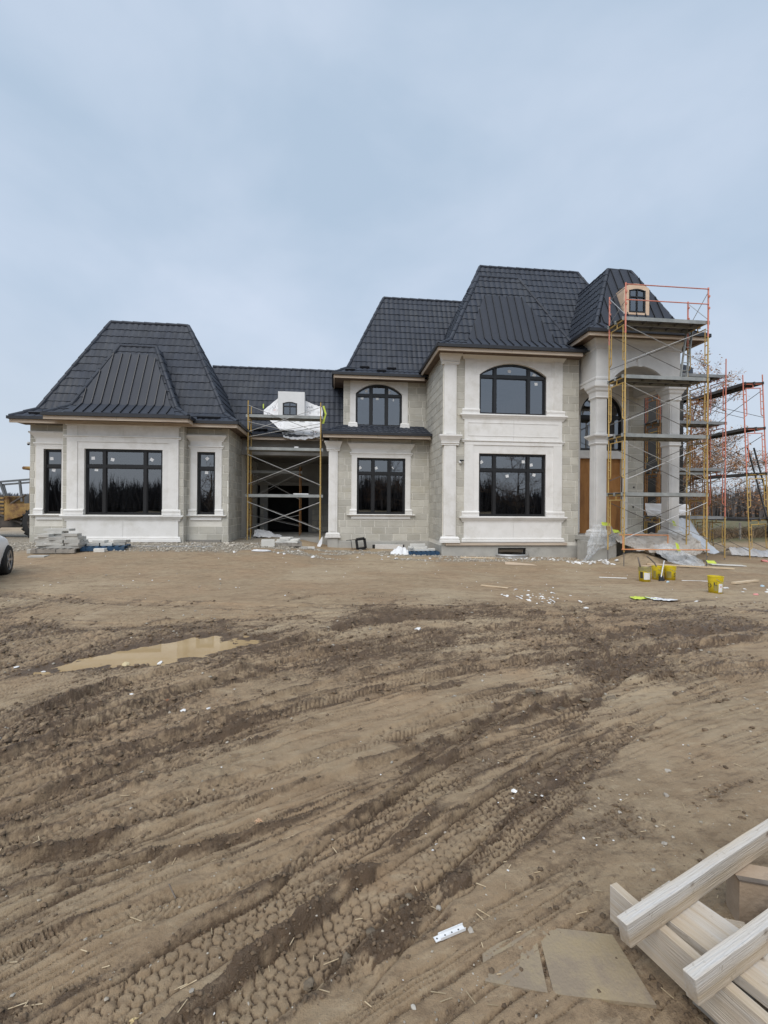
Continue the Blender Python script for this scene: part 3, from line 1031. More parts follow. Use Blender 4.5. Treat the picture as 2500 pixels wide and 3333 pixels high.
lay(w_bay, (-9.89, VB), (1, 0), (0, -1), 0.16, 0.29, 4.71, seed=3)
lay(w_bay, (-5.81, VB), (1, 0), (0, -1), 0.16, 0.29, 4.71, seed=4)
lay(w_ret, (-5.65, VB), (0, 1), (1, 0), 0.42, 0.29, 4.71, seed=5)
lay(w_lr, (-4.11, VF), (0, 1), (1, 0), 2.5, 0.29, 4.71, seed=6)

def surround_flank(u0, u1, lc, rc, v, pu0, pu1, right_open=True, left_open=True, zadj=0.0):
    """narrow window surround: u0..u1 glass, pu0..pu1 casings"""
    s = thing_part('window_surround', house, ((u0 + u1) / 2, v, 1.1))
    Z = lambda z: z + zadj
    mould('cornice', pu0, pu1, v, ogee(Z(4.37), Z(4.13), 0.19, 0.045), s, left=left_open, right=right_open)
    mould('frieze', pu0, pu1, v, slab(Z(4.13), Z(3.99), 0.045), s, left=False, right=False)
    mould('band', pu0, pu1, v, torus(Z(3.99), Z(3.86), 0.085, 0.03), s, left=left_open, right=right_open)
    mould('architrave', pu0, pu1, v, slab(Z(3.86), Z(3.745), 0.04), s, left=False, right=False)
    for a, b in ((pu0, u0), (u1, pu1)):
        if b - a < 0.04: continue
        side_casing(a, b, Z(1.54), Z(3.745), v, 0.04, s)
        mould('casing_base', a, b, v, [(0.045, Z(1.54)), (0.075, Z(1.50)), (0.075, Z(1.45)), (0.06, Z(1.43)), (0.08, Z(1.42)), (0.08, Z(1.31))], s, left=a == pu0 and left_open, right=b == pu1 and right_open)
    mould('sill', pu0 - 0.06, pu1 + 0.05, v, sillp(Z(1.31), Z(1.22), 0.13, 0.05), s, left=left_open, right=right_open)
    mould('apron', pu0, pu1, v, slab(Z(1.22), Z(1.115), 0.05), s, left=False, right=False)
    return s
surround_flank(-10.773, -10.143, 0, 0, VF, -11.03, -9.90, right_open=False)
surround_flank(-5.272, -4.601, 0, 0, VF, -5.513, -4.357)
window(-10.773, -10.143, 1.33, 3.74, VF + 0.07, [], [3.11], tags=((-10.58, 3.40, 0.05), (-10.50, 2.97, -0.3)))
window(-5.272, -4.601, 1.33, 3.74, VF + 0.07, [], [3.11], tags=((-4.94, 3.50, 0.75), (-4.96, 2.96, 0.0)))

def surround_bay(v, a, b, c, d, e, f, z, two=False, z_lo=0.31):
    """wide surround of a bay: outer pilaster a..b, inner casing b..c, glass c..d, casing d..e, pilaster e..f.
    z: dict of heights"""
    s = thing_part('window_surround', house, ((a + f) / 2, v, z_lo))
    mid = (a + f) / 2
    if 'crown' in z:
        mould('cornice', a, f, v, ogee(z['crown'][1], z['crown'][0], 0.16, 0.05), s)
        mould('frieze', a, mid - 0.003, v, slab(z['crown'][0], z['band'][1], 0.04), s, left=False, right=False)
        mould('frieze', mid + 0.003, f, v, slab(z['crown'][0], z['band'][1], 0.04), s, left=False, right=False)
        mould('frieze_block', a - 0.001, b, v, slab(z['crown'][0], z['band'][1], 0.065), s, left=False, right=False)
        mould('frieze_block', e, f + 0.001, v, slab(z['crown'][0], z['band'][1], 0.065), s, left=False, right=False)
    mould('band', a, f, v, torus(z['band'][1], z['band'][0], 0.11, 0.055), s)
    mould('band_lower', a, f, v, slab(z['band'][0], z['band2'], 0.075), s, left=False, right=False)
    mould('architrave', b, e, v, slab(z['band2'], z['top'], 0.045), s, left=False, right=False)
    for q0, q1 in ((a, b), (e, f)):
        side_casing(q0, q1, z['pb'][1], z['band2'], v, 0.07, s)
    for q0, q1 in ((b, c), (d, e)):
        side_casing(q0, q1, z['pb'][1], z['top'], v, 0.045, s)
    for q0, q1, l, r in ((a, c, True, False), (d, f, False, True)):
        mould('casing_base', q0, q1, v, [(0.075, z['pb'][1]), (0.105, z['pb'][1] - 0.03), (0.105, z['pb'][1] - 0.09), (0.085, z['pb'][1] - 0.10), (0.10, z['pb'][1] - 0.11), (0.10, z['pb'][0])], s, left=l, right=r)
    return s

def bay_apron(s, v, a, f, zs, zc, zp, zb, plinth=True):
    """sill, cove, two flat panels, plinth"""
    mid = (a + f) / 2
    mould('sill', a - 0.04, f + 0.04, v, [(0.145, zs), (0.155, zs - 0.02), (0.155, zs - 0.05), (0.135, zs - 0.075)], s)
    mould('cove', a, f, v, [(0.13, zs - 0.075), (0.115, zs - 0.11), (0.085, zs - 0.15), (0.065, zs - 0.19), (0.06, zc)], s)
    for q0, q1 in ((a, mid - 0.004), (mid + 0.004, f)):
        mould('panel', q0, q1, v, slab(zc, zp, 0.055), s, left=False, right=False)
    if plinth:
        mould('plinth', a, f, v, [(0.058, zp), (0.085, zp - 0.015), (0.09, zp - 0.05), (0.075, zp - 0.065), (0.105, zp - 0.085), (0.105, zb)], s)

s = surround_bay(VB, -9.723, -9.362, -9.132, -6.392, -6.175, -5.816,
                 dict(crown=(4.58, 4.74), band=(4.119, 4.228), band2=3.984, top=3.735, pb=(1.31, 1.516)))
bay_apron(s, VB, -9.723, -5.816, 1.30, 1.085, 0.499, 0.309)
window(-9.132, -6.392, 1.31, 3.735, VB + 0.06, [-8.48, -7.04], [3.10],
       tags=((-9.0 + 0.1, 3.40, 0.05), (-8.22, 3.36, -0.2), (-6.83, 3.38, -0.5), (-8.78, 2.98, -0.05), (-7.87, 2.93, 0.0), (-6.77, 2.94, -0.4)))
box_part('ledge_board', -8.0, -5.8, VB - 0.09, VB + 0.02, 0.20, 0.29, 'fascia')

# =================== link with the carport between left wing and middle block
VG = 20.9
wall_panel('wall', -4.11, -0.25, 3.95, 4.70, VG, VG + 0.25, m='grey_board')
box_part('ceiling', -4.10, -0.26, VG + 0.26, 25.0, 3.98, 4.06, 'room')
box_part('floor_slab', -4.10, -0.26, VG - 0.2, 25.0, -0.1, 0.30, 'concrete')
w_gb = wall_panel('rear_wall', -4.10, -0.26, 0.2, 4.0, 25.0, 25.2, [(-3.55, -1.40, 0.30, 2.79), (-4.09, -3.95, 0.30, 2.79)], m='grey_board')
lay(w_gb, (-1.22, 25.0), (1, 0), (0, -1), 0.95, 0.32, 1.83, seed=31)
lay(w_gb, (-3.93, 25.0), (1, 0), (0, -1), 0.34, 0.32, 1.83, seed=32)
box_part('band', -1.2, -0.27, 24.93, 25.02, 1.83, 1.92, 'grey_board')
dsur = thing_part('door_surround', house, (-2.5, 25.0, 0.3))
mould('casing', -3.72, -3.55, 25.0, slab(2.79, 0.31, 0.05), dsur, m='grey_board', left=False, right=False)
mould('casing', -1.40, -1.23, 25.0, slab(2.79, 0.31, 0.05), dsur, m='grey_board', left=False, right=False)
mould('cornice', -3.72, -1.23, 25.0, ogee(2.97, 2.79, 0.12, 0.05), dsur, m='grey_board')
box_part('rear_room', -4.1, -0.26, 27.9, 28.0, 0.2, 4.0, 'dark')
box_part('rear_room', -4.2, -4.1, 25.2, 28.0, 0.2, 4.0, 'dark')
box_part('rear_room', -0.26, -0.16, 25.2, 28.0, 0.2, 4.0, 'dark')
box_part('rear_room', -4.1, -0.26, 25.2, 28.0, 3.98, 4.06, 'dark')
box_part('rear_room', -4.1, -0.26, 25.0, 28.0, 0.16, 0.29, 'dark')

# =================== middle block
VM, VU = 19.80, 20.60
w_m = wall_panel('wall', -0.25, 4.09, -0.35, 4.70, VM, VM + 0.25, [(0.931, 3.030, 1.36, 3.782)])
w_ml = box_part('wall', -0.25, 0.0, VM + 0.25, 25.0, -0.35, 4.70, 'mortar')
fm = box_part('foundation', -0.27, 4.10, VM - 0.035, VM - 0.002, -0.6, 0.20, 'concrete')
lay(w_m, (0.11, VM), (1, 0), (0, -1), 3.98, 0.22, 4.66, [(0.59, 3.15, 1.16, 4.42)], seed=11)
w_u = wall_panel('wall', 0.355, 4.09, 5.0, 7.42, VU, VU + 0.25, [(0.892, 2.979, 5.29, 7.18)])
box_part('wall', 0.355, 0.60, VU + 0.25, 25.0, 4.8, 7.42, 'dark')
lay(w_u, (0.355, VU), (1, 0), (0, -1), 3.735, 5.25, 7.40, [(0.29, 2.89, 5.2, 7.5)], seed=12)
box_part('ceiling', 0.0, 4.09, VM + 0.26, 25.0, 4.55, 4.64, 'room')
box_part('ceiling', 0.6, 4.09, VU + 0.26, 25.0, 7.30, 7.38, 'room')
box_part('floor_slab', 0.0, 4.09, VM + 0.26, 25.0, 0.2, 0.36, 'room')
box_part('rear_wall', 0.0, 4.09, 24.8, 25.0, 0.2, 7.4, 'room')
pilaster(-0.271, 0.106, VM, dict(base=(0.352, 0.565), shafts=[(0.565, 4.045)], caps=[(4.045, 4.456)]), p=0.06)
box_part('pilaster_footing', -0.30, 0.135, VM - 0.075, VM + 0.01, -0.6, 0.351, 'concrete')
s = thing_part('window_surround', house, (1.98, VM, 1.16))
mould('cornice', 0.699, 3.258, VM, ogee(4.40, 4.13, 0.16, 0.045), s)
mould('frieze', 0.699, 3.258, VM, slab(4.13, 4.02, 0.045), s, left=False, right=False)
mould('band', 0.699, 3.258, VM, torus(4.02, 3.89, 0.085, 0.03), s)
mould('architrave', 0.699, 3.258, VM, slab(3.89, 3.785, 0.04), s, left=False, right=False)
for a, b in ((0.699, 0.931), (3.03, 3.258)):
    side_casing(a, b, 1.583, 3.785, VM, 0.04, s)
    mould('casing_base', a, b, VM, [(0.045, 1.583), (0.08, 1.54), (0.08, 1.48), (0.06, 1.46), (0.085, 1.44), (0.085, 1.349)], s, left=a < 1, right=a > 1)
mould('sill', 0.63, 3.33, VM, sillp(1.349, 1.265, 0.13, 0.05), s)
mould('apron', 0.699, 3.258, VM, slab(1.265, 1.164, 0.05), s, left=False, right=False)
window(0.931, 3.03, 1.36, 3.782, VM + 0.07, [1.63, 2.335], [3.12],
       tags=((1.07, 3.36, 0.6), (1.77, 3.36, 0.3), (2.46, 3.36, 0.4), (1.22, 2.95, 0), (1.87, 2.96, -0.15), (2.62, 2.94, 0.1)))
# arched upper window of the middle block
s = thing_part('window_surround', house, (1.94, VU, 5.2))
def arch_head(u0, u1, a, b, zs, zt, z1, v, p, parent, m='trim'):
    """flat head panel u0..u1 with an arched cut a..b springing at zs, crown zt; split at the crown"""
    A = arc_pts(a, b, zs, zt, 20)
    left = [(u0, z1), (u0, zs), (a, zs)] + A[1:11] + [(A[10][0], z1)]
    right = [(A[10][0] + 0.004, z1)] + [(A[10][0] + 0.004, A[10][1])] + A[11:] + [(u1, zs), (u1, z1)]
    for P in (left, right):
        MB().prism(P, v - p, v + 0.08).build('arch_head', M[m], parent)
arch_head(0.651, 3.239, 0.892, 2.979, 6.74, 7.185, 7.40, VU, 0.045, s)
for a, b in ((0.651, 0.892), (2.979, 3.239)):
    side_casing(a, b, 5.45, 6.735, VU, 0.04, s)
    mould('casing_base', a, b, VU, [(0.045, 5.45), (0.08, 5.40), (0.08, 5.33), (0.09, 5.31), (0.09, 5.22)], s)
window(0.892, 2.979, 5.29, 7.18, VU + 0.06, [1.587, 2.284], [6.68], arch=6.72,
       tags=((1.37, 6.88, 0.05), (1.18, 6.56, -0.1), (1.87, 6.56, 0), (2.57, 6.53, -0.1), (2.40, 6.86, 0.5)))

# =================== main block with its projecting bay
VR = 17.27
VE = 18.40
UL = 4.09
w_r = wall_panel('wall', UL, 9.55, -0.5, 7.62, VR, VR + 0.25, [(5.499, 8.182, 1.34, 3.76), (5.499, 8.182, 5.27, 7.26), (6.28, 7.405, -0.2, 0.12)])
w_rl = box_part('wall', UL, UL + 0.25, VR + 0.25, 25.0, -0.5, 7.62, 'mortar')
w_rr = box_part('wall', 9.30, 9.55, VR + 0.25, 18.4, -0.5, 7.62, 'mortar')
lay(w_r, (4.61, VR), (1, 0), (0, -1), 0.32, 0.36, 7.60, seed=21, bl=0.62)
lay(w_r, (8.82, VR), (1, 0), (0, -1), 0.73, 0.36, 7.60, seed=22)
lay(w_rl, (UL, 25.0), (0, -1), (-1, 0), 7.73, 0.36, 7.60, seed=23, single=False)
wall_panel('foundation', UL - 0.03, 9.58, -0.8, 0.21, VR - 0.035, VR - 0.002, [(6.28, 7.405, -0.2, 0.12)], m='concrete')
box_part('foundation', UL - 0.035, UL - 0.002, VR - 0.03, 25.0, -0.8, 0.20, 'concrete')
box_part('ledge_board', 4.20, 9.05, VR - 0.11, VR - 0.036, 0.225, 0.325, 'fascia')
for z0, z1 in ((0.2, 0.36), (4.0, 4.15), (7.45, 7.53)):
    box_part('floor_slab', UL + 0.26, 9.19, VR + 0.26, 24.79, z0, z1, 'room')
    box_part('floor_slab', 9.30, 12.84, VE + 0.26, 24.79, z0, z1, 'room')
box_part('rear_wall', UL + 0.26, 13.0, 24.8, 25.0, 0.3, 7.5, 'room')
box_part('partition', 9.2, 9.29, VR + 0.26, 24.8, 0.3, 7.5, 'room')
pilaster(4.119, 4.582, VR, dict(base=(0.327, 0.557), shafts=[(0.557, 4.047), (4.44, 7.129)], caps=[(4.047, 4.44), (7.129, 7.56)]), p=0.08)
s = surround_bay(VR, 4.914, 5.268, 5.499, 8.182, 8.485, 8.836,
                 dict(band=(4.172, 4.275), band2=4.082, top=3.765, pb=(1.335, 1.537)))
bay_apron(s, VR, 4.914, 8.836, 1.33, 1.115, 0.504, 0.345)
window(5.499, 8.182, 1.34, 3.762, VR + 0.06, [6.143, 7.503], [3.13],
       tags=((5.64, 3.44, 0.6), (7.33, 3.48, 0), (7.65, 3.36, 0.2), (5.73, 2.98, -0.1), (6.68, 2.91, 0.2), (7.77, 2.97, -0.3)))
s = thing_part('window_surround', house, (6.87, VR, 4.3))
mould('cornice', 4.914, 8.836, VR, ogee(7.585, 7.36, 0.15, 0.05), s)
arch_head(5.268, 8.485, 5.499, 8.182, 6.80, 7.262, 7.36, VR, 0.045, s)
for q0, q1 in ((4.914, 5.268), (8.485, 8.836)):
    side_casing(q0, q1, 5.47, 7.36, VR, 0.07, s)
for q0, q1 in ((5.268, 5.499), (8.182, 8.485)):
    side_casing(q0, q1, 5.47, 6.795, VR, 0.045, s)
for q0, q1, l, r in ((4.914, 5.499, True, False), (8.182, 8.836, False, True)):
    mould('casing_base', q0, q1, VR, [(0.075, 5.47), (0.105, 5.44), (0.105, 5.38), (0.085, 5.37), (0.10, 5.36), (0.10, 5.275)], s, left=l, right=r)
for q0, q1 in ((5.36, 6.02), (7.66, 8.39)):      # spandrel frames
    mould('spandrel_bead', q0, q1, VR - 0.045, slab(7.30, 7.285, 0.012), s, left=False, right=False)
for uu in (5.36, 8.375):
    mould('spandrel_bead', uu, uu + 0.015, VR - 0.045, slab(7.30, 6.86, 0.012), s, left=False, right=False)
bay_apron(s, VR, 4.914, 8.836, 5.27, 5.06, 4.28, 4.28, plinth=False)
for a, b, c, d in ((5.05, 8.70, 4.93, 4.945), (5.05, 8.70, 4.43, 4.445), (5.05, 5.065, 4.445, 4.93), (8.685, 8.70, 4.445, 4.93)):
    mould('panel_bead', a, b, VR - 0.055, slab(d, c, 0.014), s, left=False, right=False)
window(5.499, 8.182, 5.275, 7.258, VR + 0.06, [6.143, 7.503], [6.755], arch=6.80,
       tags=((6.74, 7.0, -0.2), (7.75, 6.88, -0.6), (5.74, 6.63, -0.2), (7.83, 6.54, 0.1)))
bw = window(6.28, 7.405, -0.2, 0.12, VR + 0.02, [], [], fw=0.04)

# =================== entry wall behind the porch
VE = 18.40
w_e = wall_panel('wall', 9.55, 13.10, -0.4, 7.95, VE, VE + 0.25, [(10.22, 12.13, 0.60, 6.68)])
lay(w_e, (12.38, VE), (1, 0), (0, -1), 0.72, 0.66, 7.9, seed=41)
lay(w_e, (9.56, VE), (1, 0), (0, -1), 0.60, 0.66, 7.9, seed=42)
box_part('wall', 12.85, 13.10, VE + 0.25, 25.0, -0.4, 7.95, 'mortar')
s = thing_part('door_surround', house, (11.18, VE, 0.7))
side_casing(10.10, 10.22, 0.66, 5.6, VE, 0.04, s)
side_casing(12.13, 12.36, 0.66, 5.6, VE, 0.04, s)
arch_head(10.08, 12.38, 10.22, 12.13, 5.61, 6.56, 7.2, VE, 0.045, s, m='stucco')
box_part('lintel', 10.22, 12.13, VE - 0.02, VE + 0.2, 3.79, 4.12, 'stucco')
window(10.22, 12.13, 4.12, 6.56, VE + 0.08, [11.175], [5.545], arch=5.60, tags=((11.85, 4.80, -0.2), (10.31, 4.18, 0)), fw=0.08, mw=0.12)
door = thing_part('entry_door', house, (11.18, VE + 0.1, 0.7))
for a, b in ((10.23, 11.17), (11.18, 12.12)):
    box_part('plywood_sheet', a, b, VE + 0.10, VE + 0.13, 0.62, 3.13, 'plywood_door', door)
    box_part('plywood_sheet', a, b, VE + 0.14, VE + 0.165, 3.135, 3.785, 'plywood_door', door)
box_part('wall_box', 12.62, 12.68, VE - 0.03, VE - 0.02, 2.55, 2.62, 'black', house)
box_part('wall_box', 12.60, 12.65, VE - 0.03, VE - 0.02, 1.70, 1.80, 'black', house)

# =================== porch
VP = 16.25
PU0, PU1 = 9.66, 13.04
porch_floor = box_part('porch_floor', PU0 - 0.25, PU1 + 0.25, VP - 0.2, VE, 0.46, 0.62, 'concrete')
box_part('porch_footing', PU0 - 0.42, PU0 + 0.62, VP - 0.35, VP + 0.5, -0.7, 0.455, 'concrete')
box_part('porch_footing', PU1 - 0.62, PU1 + 0.42, VP - 0.35, VP + 0.5, -0.7, 0.455, 'concrete')
def column(u0, u1, v0, v1):
    o = thing_part('column', house, ((u0 + u1) / 2, (v0 + v1) / 2, 0.62))
    def ring(name, prof):
        n = len(prof)
        mb = MB()
        for p, z in prof:
            mb.v += [(u0 - p, v0 - p, z), (u1 + p, v0 - p, z), (u1 + p, v1 + p, z), (u0 - p, v1 + p, z)]
        for k in range(n - 1):
            for j in range(4):
                a = k * 4 + j; b = k * 4 + (j + 1) % 4
                mb.f.append((a, b, b + 4, a + 4))
        mb.f += [(0, 1, 2, 3), tuple(4 * n - 4 + j for j in range(4))]
        mb.build(name, M['stucco'], o)
    ring('base', [(0.10, 0.625), (0.10, 0.74), (0.07, 0.75), (0.085, 0.79), (0.07, 0.83), (0.02, 0.86), (0.012, 0.88)])
    ring('shaft', [(0.0, 0.88), (0.0, 4.06)])
    ring('middle_capital', [(0.02, 4.06), (0.045, 4.10), (0.03, 4.14), (0.035, 4.24), (0.07, 4.30), (0.13, 4.35), (0.15, 4.38), (0.15, 4.43), (0.03, 4.44)])
    ring('shaft', [(0.0, 4.44), (0.0, 5.78)])
    ring('capital', [(0.02, 5.78), (0.05, 5.82), (0.035, 5.87), (0.04, 6.02), (0.08, 6.08), (0.10, 6.16), (0.14, 6.20), (0.15, 6.24), (0.15, 6.37)])
    for zz in ((0.98, 3.96), (4.54, 5.68)):
        MB().box(u0 + 0.07, u1 - 0.07, v0 - 0.012, v0 + 0.01, *zz).build('shaft_panel', M['stucco'], o)
        MB().box(u0 - 0.012, u0 + 0.01, v0 + 0.07, v1 - 0.07, *zz).build('shaft_panel', M['stucco'], o)
column(PU0 + 0.01, PU0 + 0.43, VP, VP + 0.42)
column(PU1 - 0.42, PU1 - 0.01, VP, VP + 0.42)
# entablature with its arch
en = thing_part('entablature', house, (11.35, VP, 6.4))
A = arc_pts(10.23, 12.47, 6.39, 7.03, 24)
MB().prism([(PU0, 8.02), (PU0, 6.39), (10.23, 6.39)] + A[1:13] + [(A[12][0], 8.02)], VP, VP + 0.42).build('arch_wall', M['stucco'], en)
MB().prism([(A[12][0], 8.02), A[12]] + A[13:] + [(PU1, 6.39), (PU1, 8.02)], VP, VP + 0.42).build('arch_wall', M['stucco'], en)
box_part('side_beam', PU0, PU0 + 0.42, VP + 0.42, VE, 6.39, 8.02, 'stucco', en)
box_part('side_beam', PU1 - 0.42, PU1, VP + 0.42, VE, 6.39, 8.02, 'stucco', en)
arch = MB()
Ai, Ao = arc_pts(10.21, 12.49, 6.40, 7.04, 24), arc_pts(10.06, 12.64, 6.40, 7.19, 24)
for k in range(24):
    arch.prism([Ao[k], Ao[k + 1], Ai[k + 1], Ai[k]], VP - 0.045, VP + 0.02)
arch.build('archivolt', M['stucco'], en)
MB().prism([(11.22, 7.34), (11.27, 7.0), (11.43, 7.0), (11.48, 7.34)], VP - 0.09, VP + 0.01).build('keystone', M['stucco'], en)
def band2(name, prof):
    """moulding that turns the front left corner and runs back along both sides"""
    n = len(prof); mb = MB()
    for p, z in prof:
        mb.v += [(PU0 - p, VE, z), (PU0 - p, VP - p, z), (PU1 + p, VP - p, z), (PU1 + p, VE, z)]
    for k in range(n - 1):
        for j in range(3):
            a = k * 4 + j
            mb.f.append((a, a + 1, a + 5, a + 4))
    mb.f += [(1, 2, n * 4 - 2, n * 4 - 3)] if n == 2 else []
    mb.build(name, M['stucco'], en)
band2('crown', [(0.0, 8.03), (0.13, 8.03), (0.13, 7.97), (0.10, 7.93), (0.05, 7.84), (0.03, 7.76), (0.03, 7.66), (0.0, 7.65)])
band2('lower_band', [(0.0, 6.60), (0.03, 6.595), (0.05, 6.56), (0.05, 6.50), (0.03, 6.49), (0.03, 6.37), (-0.4, 6.37)])
box_part('porch_ceiling', PU0 + 0.1, PU1 - 0.1, VP + 0.3, VE, 7.10, 7.18, 'stucco')
MB().prism([(10.23, 7.09)] + arc_pts(10.24, 12.46, 6.42, 7.05, 16)[::-1][:0] + [(PU0 + 0.43, 7.09), (PU0 + 0.43, 6.42), (10.12, 6.42)], VP + 0.43, VE - 0.01).build('vault_haunch', M['stucco'], house)
MB().prism([(PU1 - 0.43, 7.09), (12.6, 7.09), (12.6, 6.42), (PU1 - 0.43, 6.42)], VP + 0.43, VE - 0.01).build('vault_haunch', M['stucco'], house)

# =================== rear right wing in building paper with a rounded corner eave
wall_rw = box_part('wall', 13.10, 17.85, 22.0, 22.2, -0.6, 8.4, 'dark')
box_part('wall', 17.65, 17.85, 22.2, 26.0, -0.6, 8.4, 'dark')
tb = MB()
tb.lathe([(1.55, 8.35), (1.62, 8.55), (1.60, 8.95), (1.25, 9.15)], (17.2, 23.1, 0), 28)
tb.build('turret_eave', M['roof_joined'], house, smooth=False)
MB().lathe([(1.58, 8.52), (0.6, 8.50)], (17.2, 23.1, 0), 28).build('turret_soffit', M['soffit'], house)
MB().lathe([(1.35, 7.3), (1.35, 8.5)], (17.2, 23.1, 0), 28).build('turret_wall', M['dark'], house)

# =================== roofs
TILES = []           # (roof, matrix) whole tiles
TW, TC = 0.235, 0.372
def tile_verts():
    N = 6
    V_, F_ = [], []
    for yy, lift in ((0.0, 0.0), (0.004, 0.032), (0.004, 0.032), (1.04, 0.008)):
        for k in range(N + 1):
            x = k / N
            wv = 0.024 * (0.5 - 0.5 * math.cos(2 * math.pi * x)) ** 0.8
            V_.append((x * TW, yy * TC, (wv + lift) if lift > 0.0 else 0.002 + wv * 0.6))
    for r in (0, 2):
        for k in range(N):
            a = r * (N + 1) + k
            F_.append((a, a + 1, a + N + 2, a + N + 1))
    return V_, F_
TV, TF = tile_verts()
tile_me = bpy.data.meshes.new('roof_tile')
tile_me.from_pydata(TV, [], TF)
tile_me.materials.append(M['roof'])
tile_me.polygons.foreach_set('use_smooth', [True] * len(tile_me.polygons))

def inside2(P, q, eps=1e-6):
    for a, b in zip(P, P[1:] + P[:1]):
        if (b[0] - a[0]) * (q[1] - a[1]) - (b[1] - a[1]) * (q[0] - a[0]) < -eps: return False
    return True

def face_axes(poly):
    P = [Vector(p) for p in poly]
    n = Vector((0, 0, 0))
    for a, b in zip(P, P[1:] + P[:1]): n += a.cross(b)
    n.normalize()
    if n.z < 0: n = -n; P = P[::-1]
    x = Vector((0, 0, 1)).cross(n).normalized()      # along the eave
    y = n.cross(x)                                    # up the slope
    return P, n, x, y

def roof_sheet(roof, polys, name='deck', m='gutter'):
    mb = MB()
    for p in polys: mb.add(p, [tuple(range(len(p)))])
    return mb.build(name, M[m], roof, fix=False)

EDGE = {}
def tile_face(roof, poly, show=True, y0=None):
    P, n, x, y = face_axes(poly)
    o = P[min(range(len(P)), key=lambda i: P[i].z)]
    P2 = [((p - o).dot(x), (p - o).dot(y)) for p in P]
    area = sum(a[0] * b[1] - a[1] * b[0] for a, b in zip(P2, P2[1:] + P2[:1]))
    if area < 0: P2 = P2[::-1]
    xs, ys = [p[0] for p in P2], [p[1] for p in P2]
    edge = EDGE.setdefault(roof.name, bmesh.new())
    bm = bmesh.new()
    cut = False
    off = (o.dot(x)) % TW
    j = 0
    while min(ys) + j * TC < max(ys):
        b0 = min(ys) + j * TC
        i = math.floor((min(xs) + off) / TW)
        while i * TW - off < max(xs):
            a0 = i * TW - off
            i += 1
            cs = [(a0, b0), (a0 + TW, b0), (a0 + TW, b0 + TC), (a0, b0 + TC)]
            ins = [inside2(P2, c) for c in cs]
            M4 = Matrix.Translation(o + x * a0 + y * b0) @ Matrix((x, y, n)).transposed().to_4x4()
            if all(ins):
                TILES.append((roof, M4 @ Matrix.Translation((0, 0, PRND.uniform(-0.003, 0.004))) @ Matrix.Rotation(PRND.uniform(-0.012, 0.012), 4, 'Y') @ Matrix.Rotation(PRND.uniform(-0.010, 0.010), 4, 'X'), n))
            else:
                # quick reject: tile box against polygon edges
                rej = False
                for a, b in zip(P2, P2[1:] + P2[:1]):
                    if all((b[0] - a[0]) * (c[1] - a[1]) - (b[1] - a[1]) * (c[0] - a[0]) < 0 for c in cs): rej = True; break
                if rej: continue
                vs = [bm.verts.new(M4 @ Vector(v)) for v in TV]
                for f in TF: bm.faces.new([vs[k] for k in f])
                cut = True
        j += 1
    if cut:
        for a, b in zip(P2, P2[1:] + P2[:1]):
            d = (x * (b[0] - a[0]) + y * (b[1] - a[1]))
            if d.length < 1e-5: continue
            pn = d.cross(n)          # outward for counter-clockwise polygons
            co = o + x * a[0] + y * a[1]
            bmesh.ops.bisect_plane(bm, geom=bm.verts[:] + bm.edges[:] + bm.faces[:], plane_co=co, plane_no=pn, clear_outer=True)
        tmp = bpy.data.meshes.new('t')
        bm.to_mesh(tmp)
        edge.from_mesh(tmp)
        bpy.data.meshes.remove(tmp)
    bm.free()

def hip(roof, pts, r=0.085, name='hip_cap'):
    """overlapping half-round caps along a hip or ridge"""
    for a, b in zip(pts[:-1], pts[1:]):
        a, b = Vector(a), Vector(b)
        L = (b - a).length
        n = max(1, int(L / 0.40))
        mb = MB()
        for k in range(n):
            p, q = a.lerp(b, k / n), a.lerp(b, min(1, (k + 1.12) / n))
            mb.tube(p + Vector((0, 0, 0.028)), q + Vector((0, 0, 0.016)), r, 10, r1=r * 0.88)
        o = mb.build(name, M['roof_joined'], roof, smooth=False)

def eave(roof, pts, z, fascia=True, drop=0.125, soffit=0.0):
    """dark drip edge above a bare timber fascia along a polyline at eave level z (top)"""
    for a, b in zip(pts[:-1], pts[1:]):
        d = Vector((b[0] - a[0], b[1] - a[1], 0)).normalized()
        nrm = Vector((d.y, -d.x, 0))
        A_ = Vector((a[0], a[1], 0)); B_ = Vector((b[0], b[1], 0))
        g = MB()
        c0, c1 = A_ - d * 0.05 + nrm * 0.03, B_ + d * 0.05 + nrm * 0.03
        g.bar(c0 + Vector((0, 0, z - 0.015)), c1 + Vector((0, 0, z - 0.015)), 0.15, 0.105)
        g.build('drip_edge', M['gutter'], roof)
        if fascia:
            f = MB()
            L = (B_ - A_).length
            n = max(1, round(L / 2.6))
            for k in range(n):
                p, q = A_.lerp(B_, k / n), A_.lerp(B_, (k + 1) / n)
                ee = 0.004
                f = MB()
                f.bar(p + d * ee + Vector((0, 0, z - 0.07 - drop / 2)), q - d * ee + Vector((0, 0, z - 0.07 - drop / 2)), 0.045, drop)
                f.build('fascia_board', M['fascia'], roof)

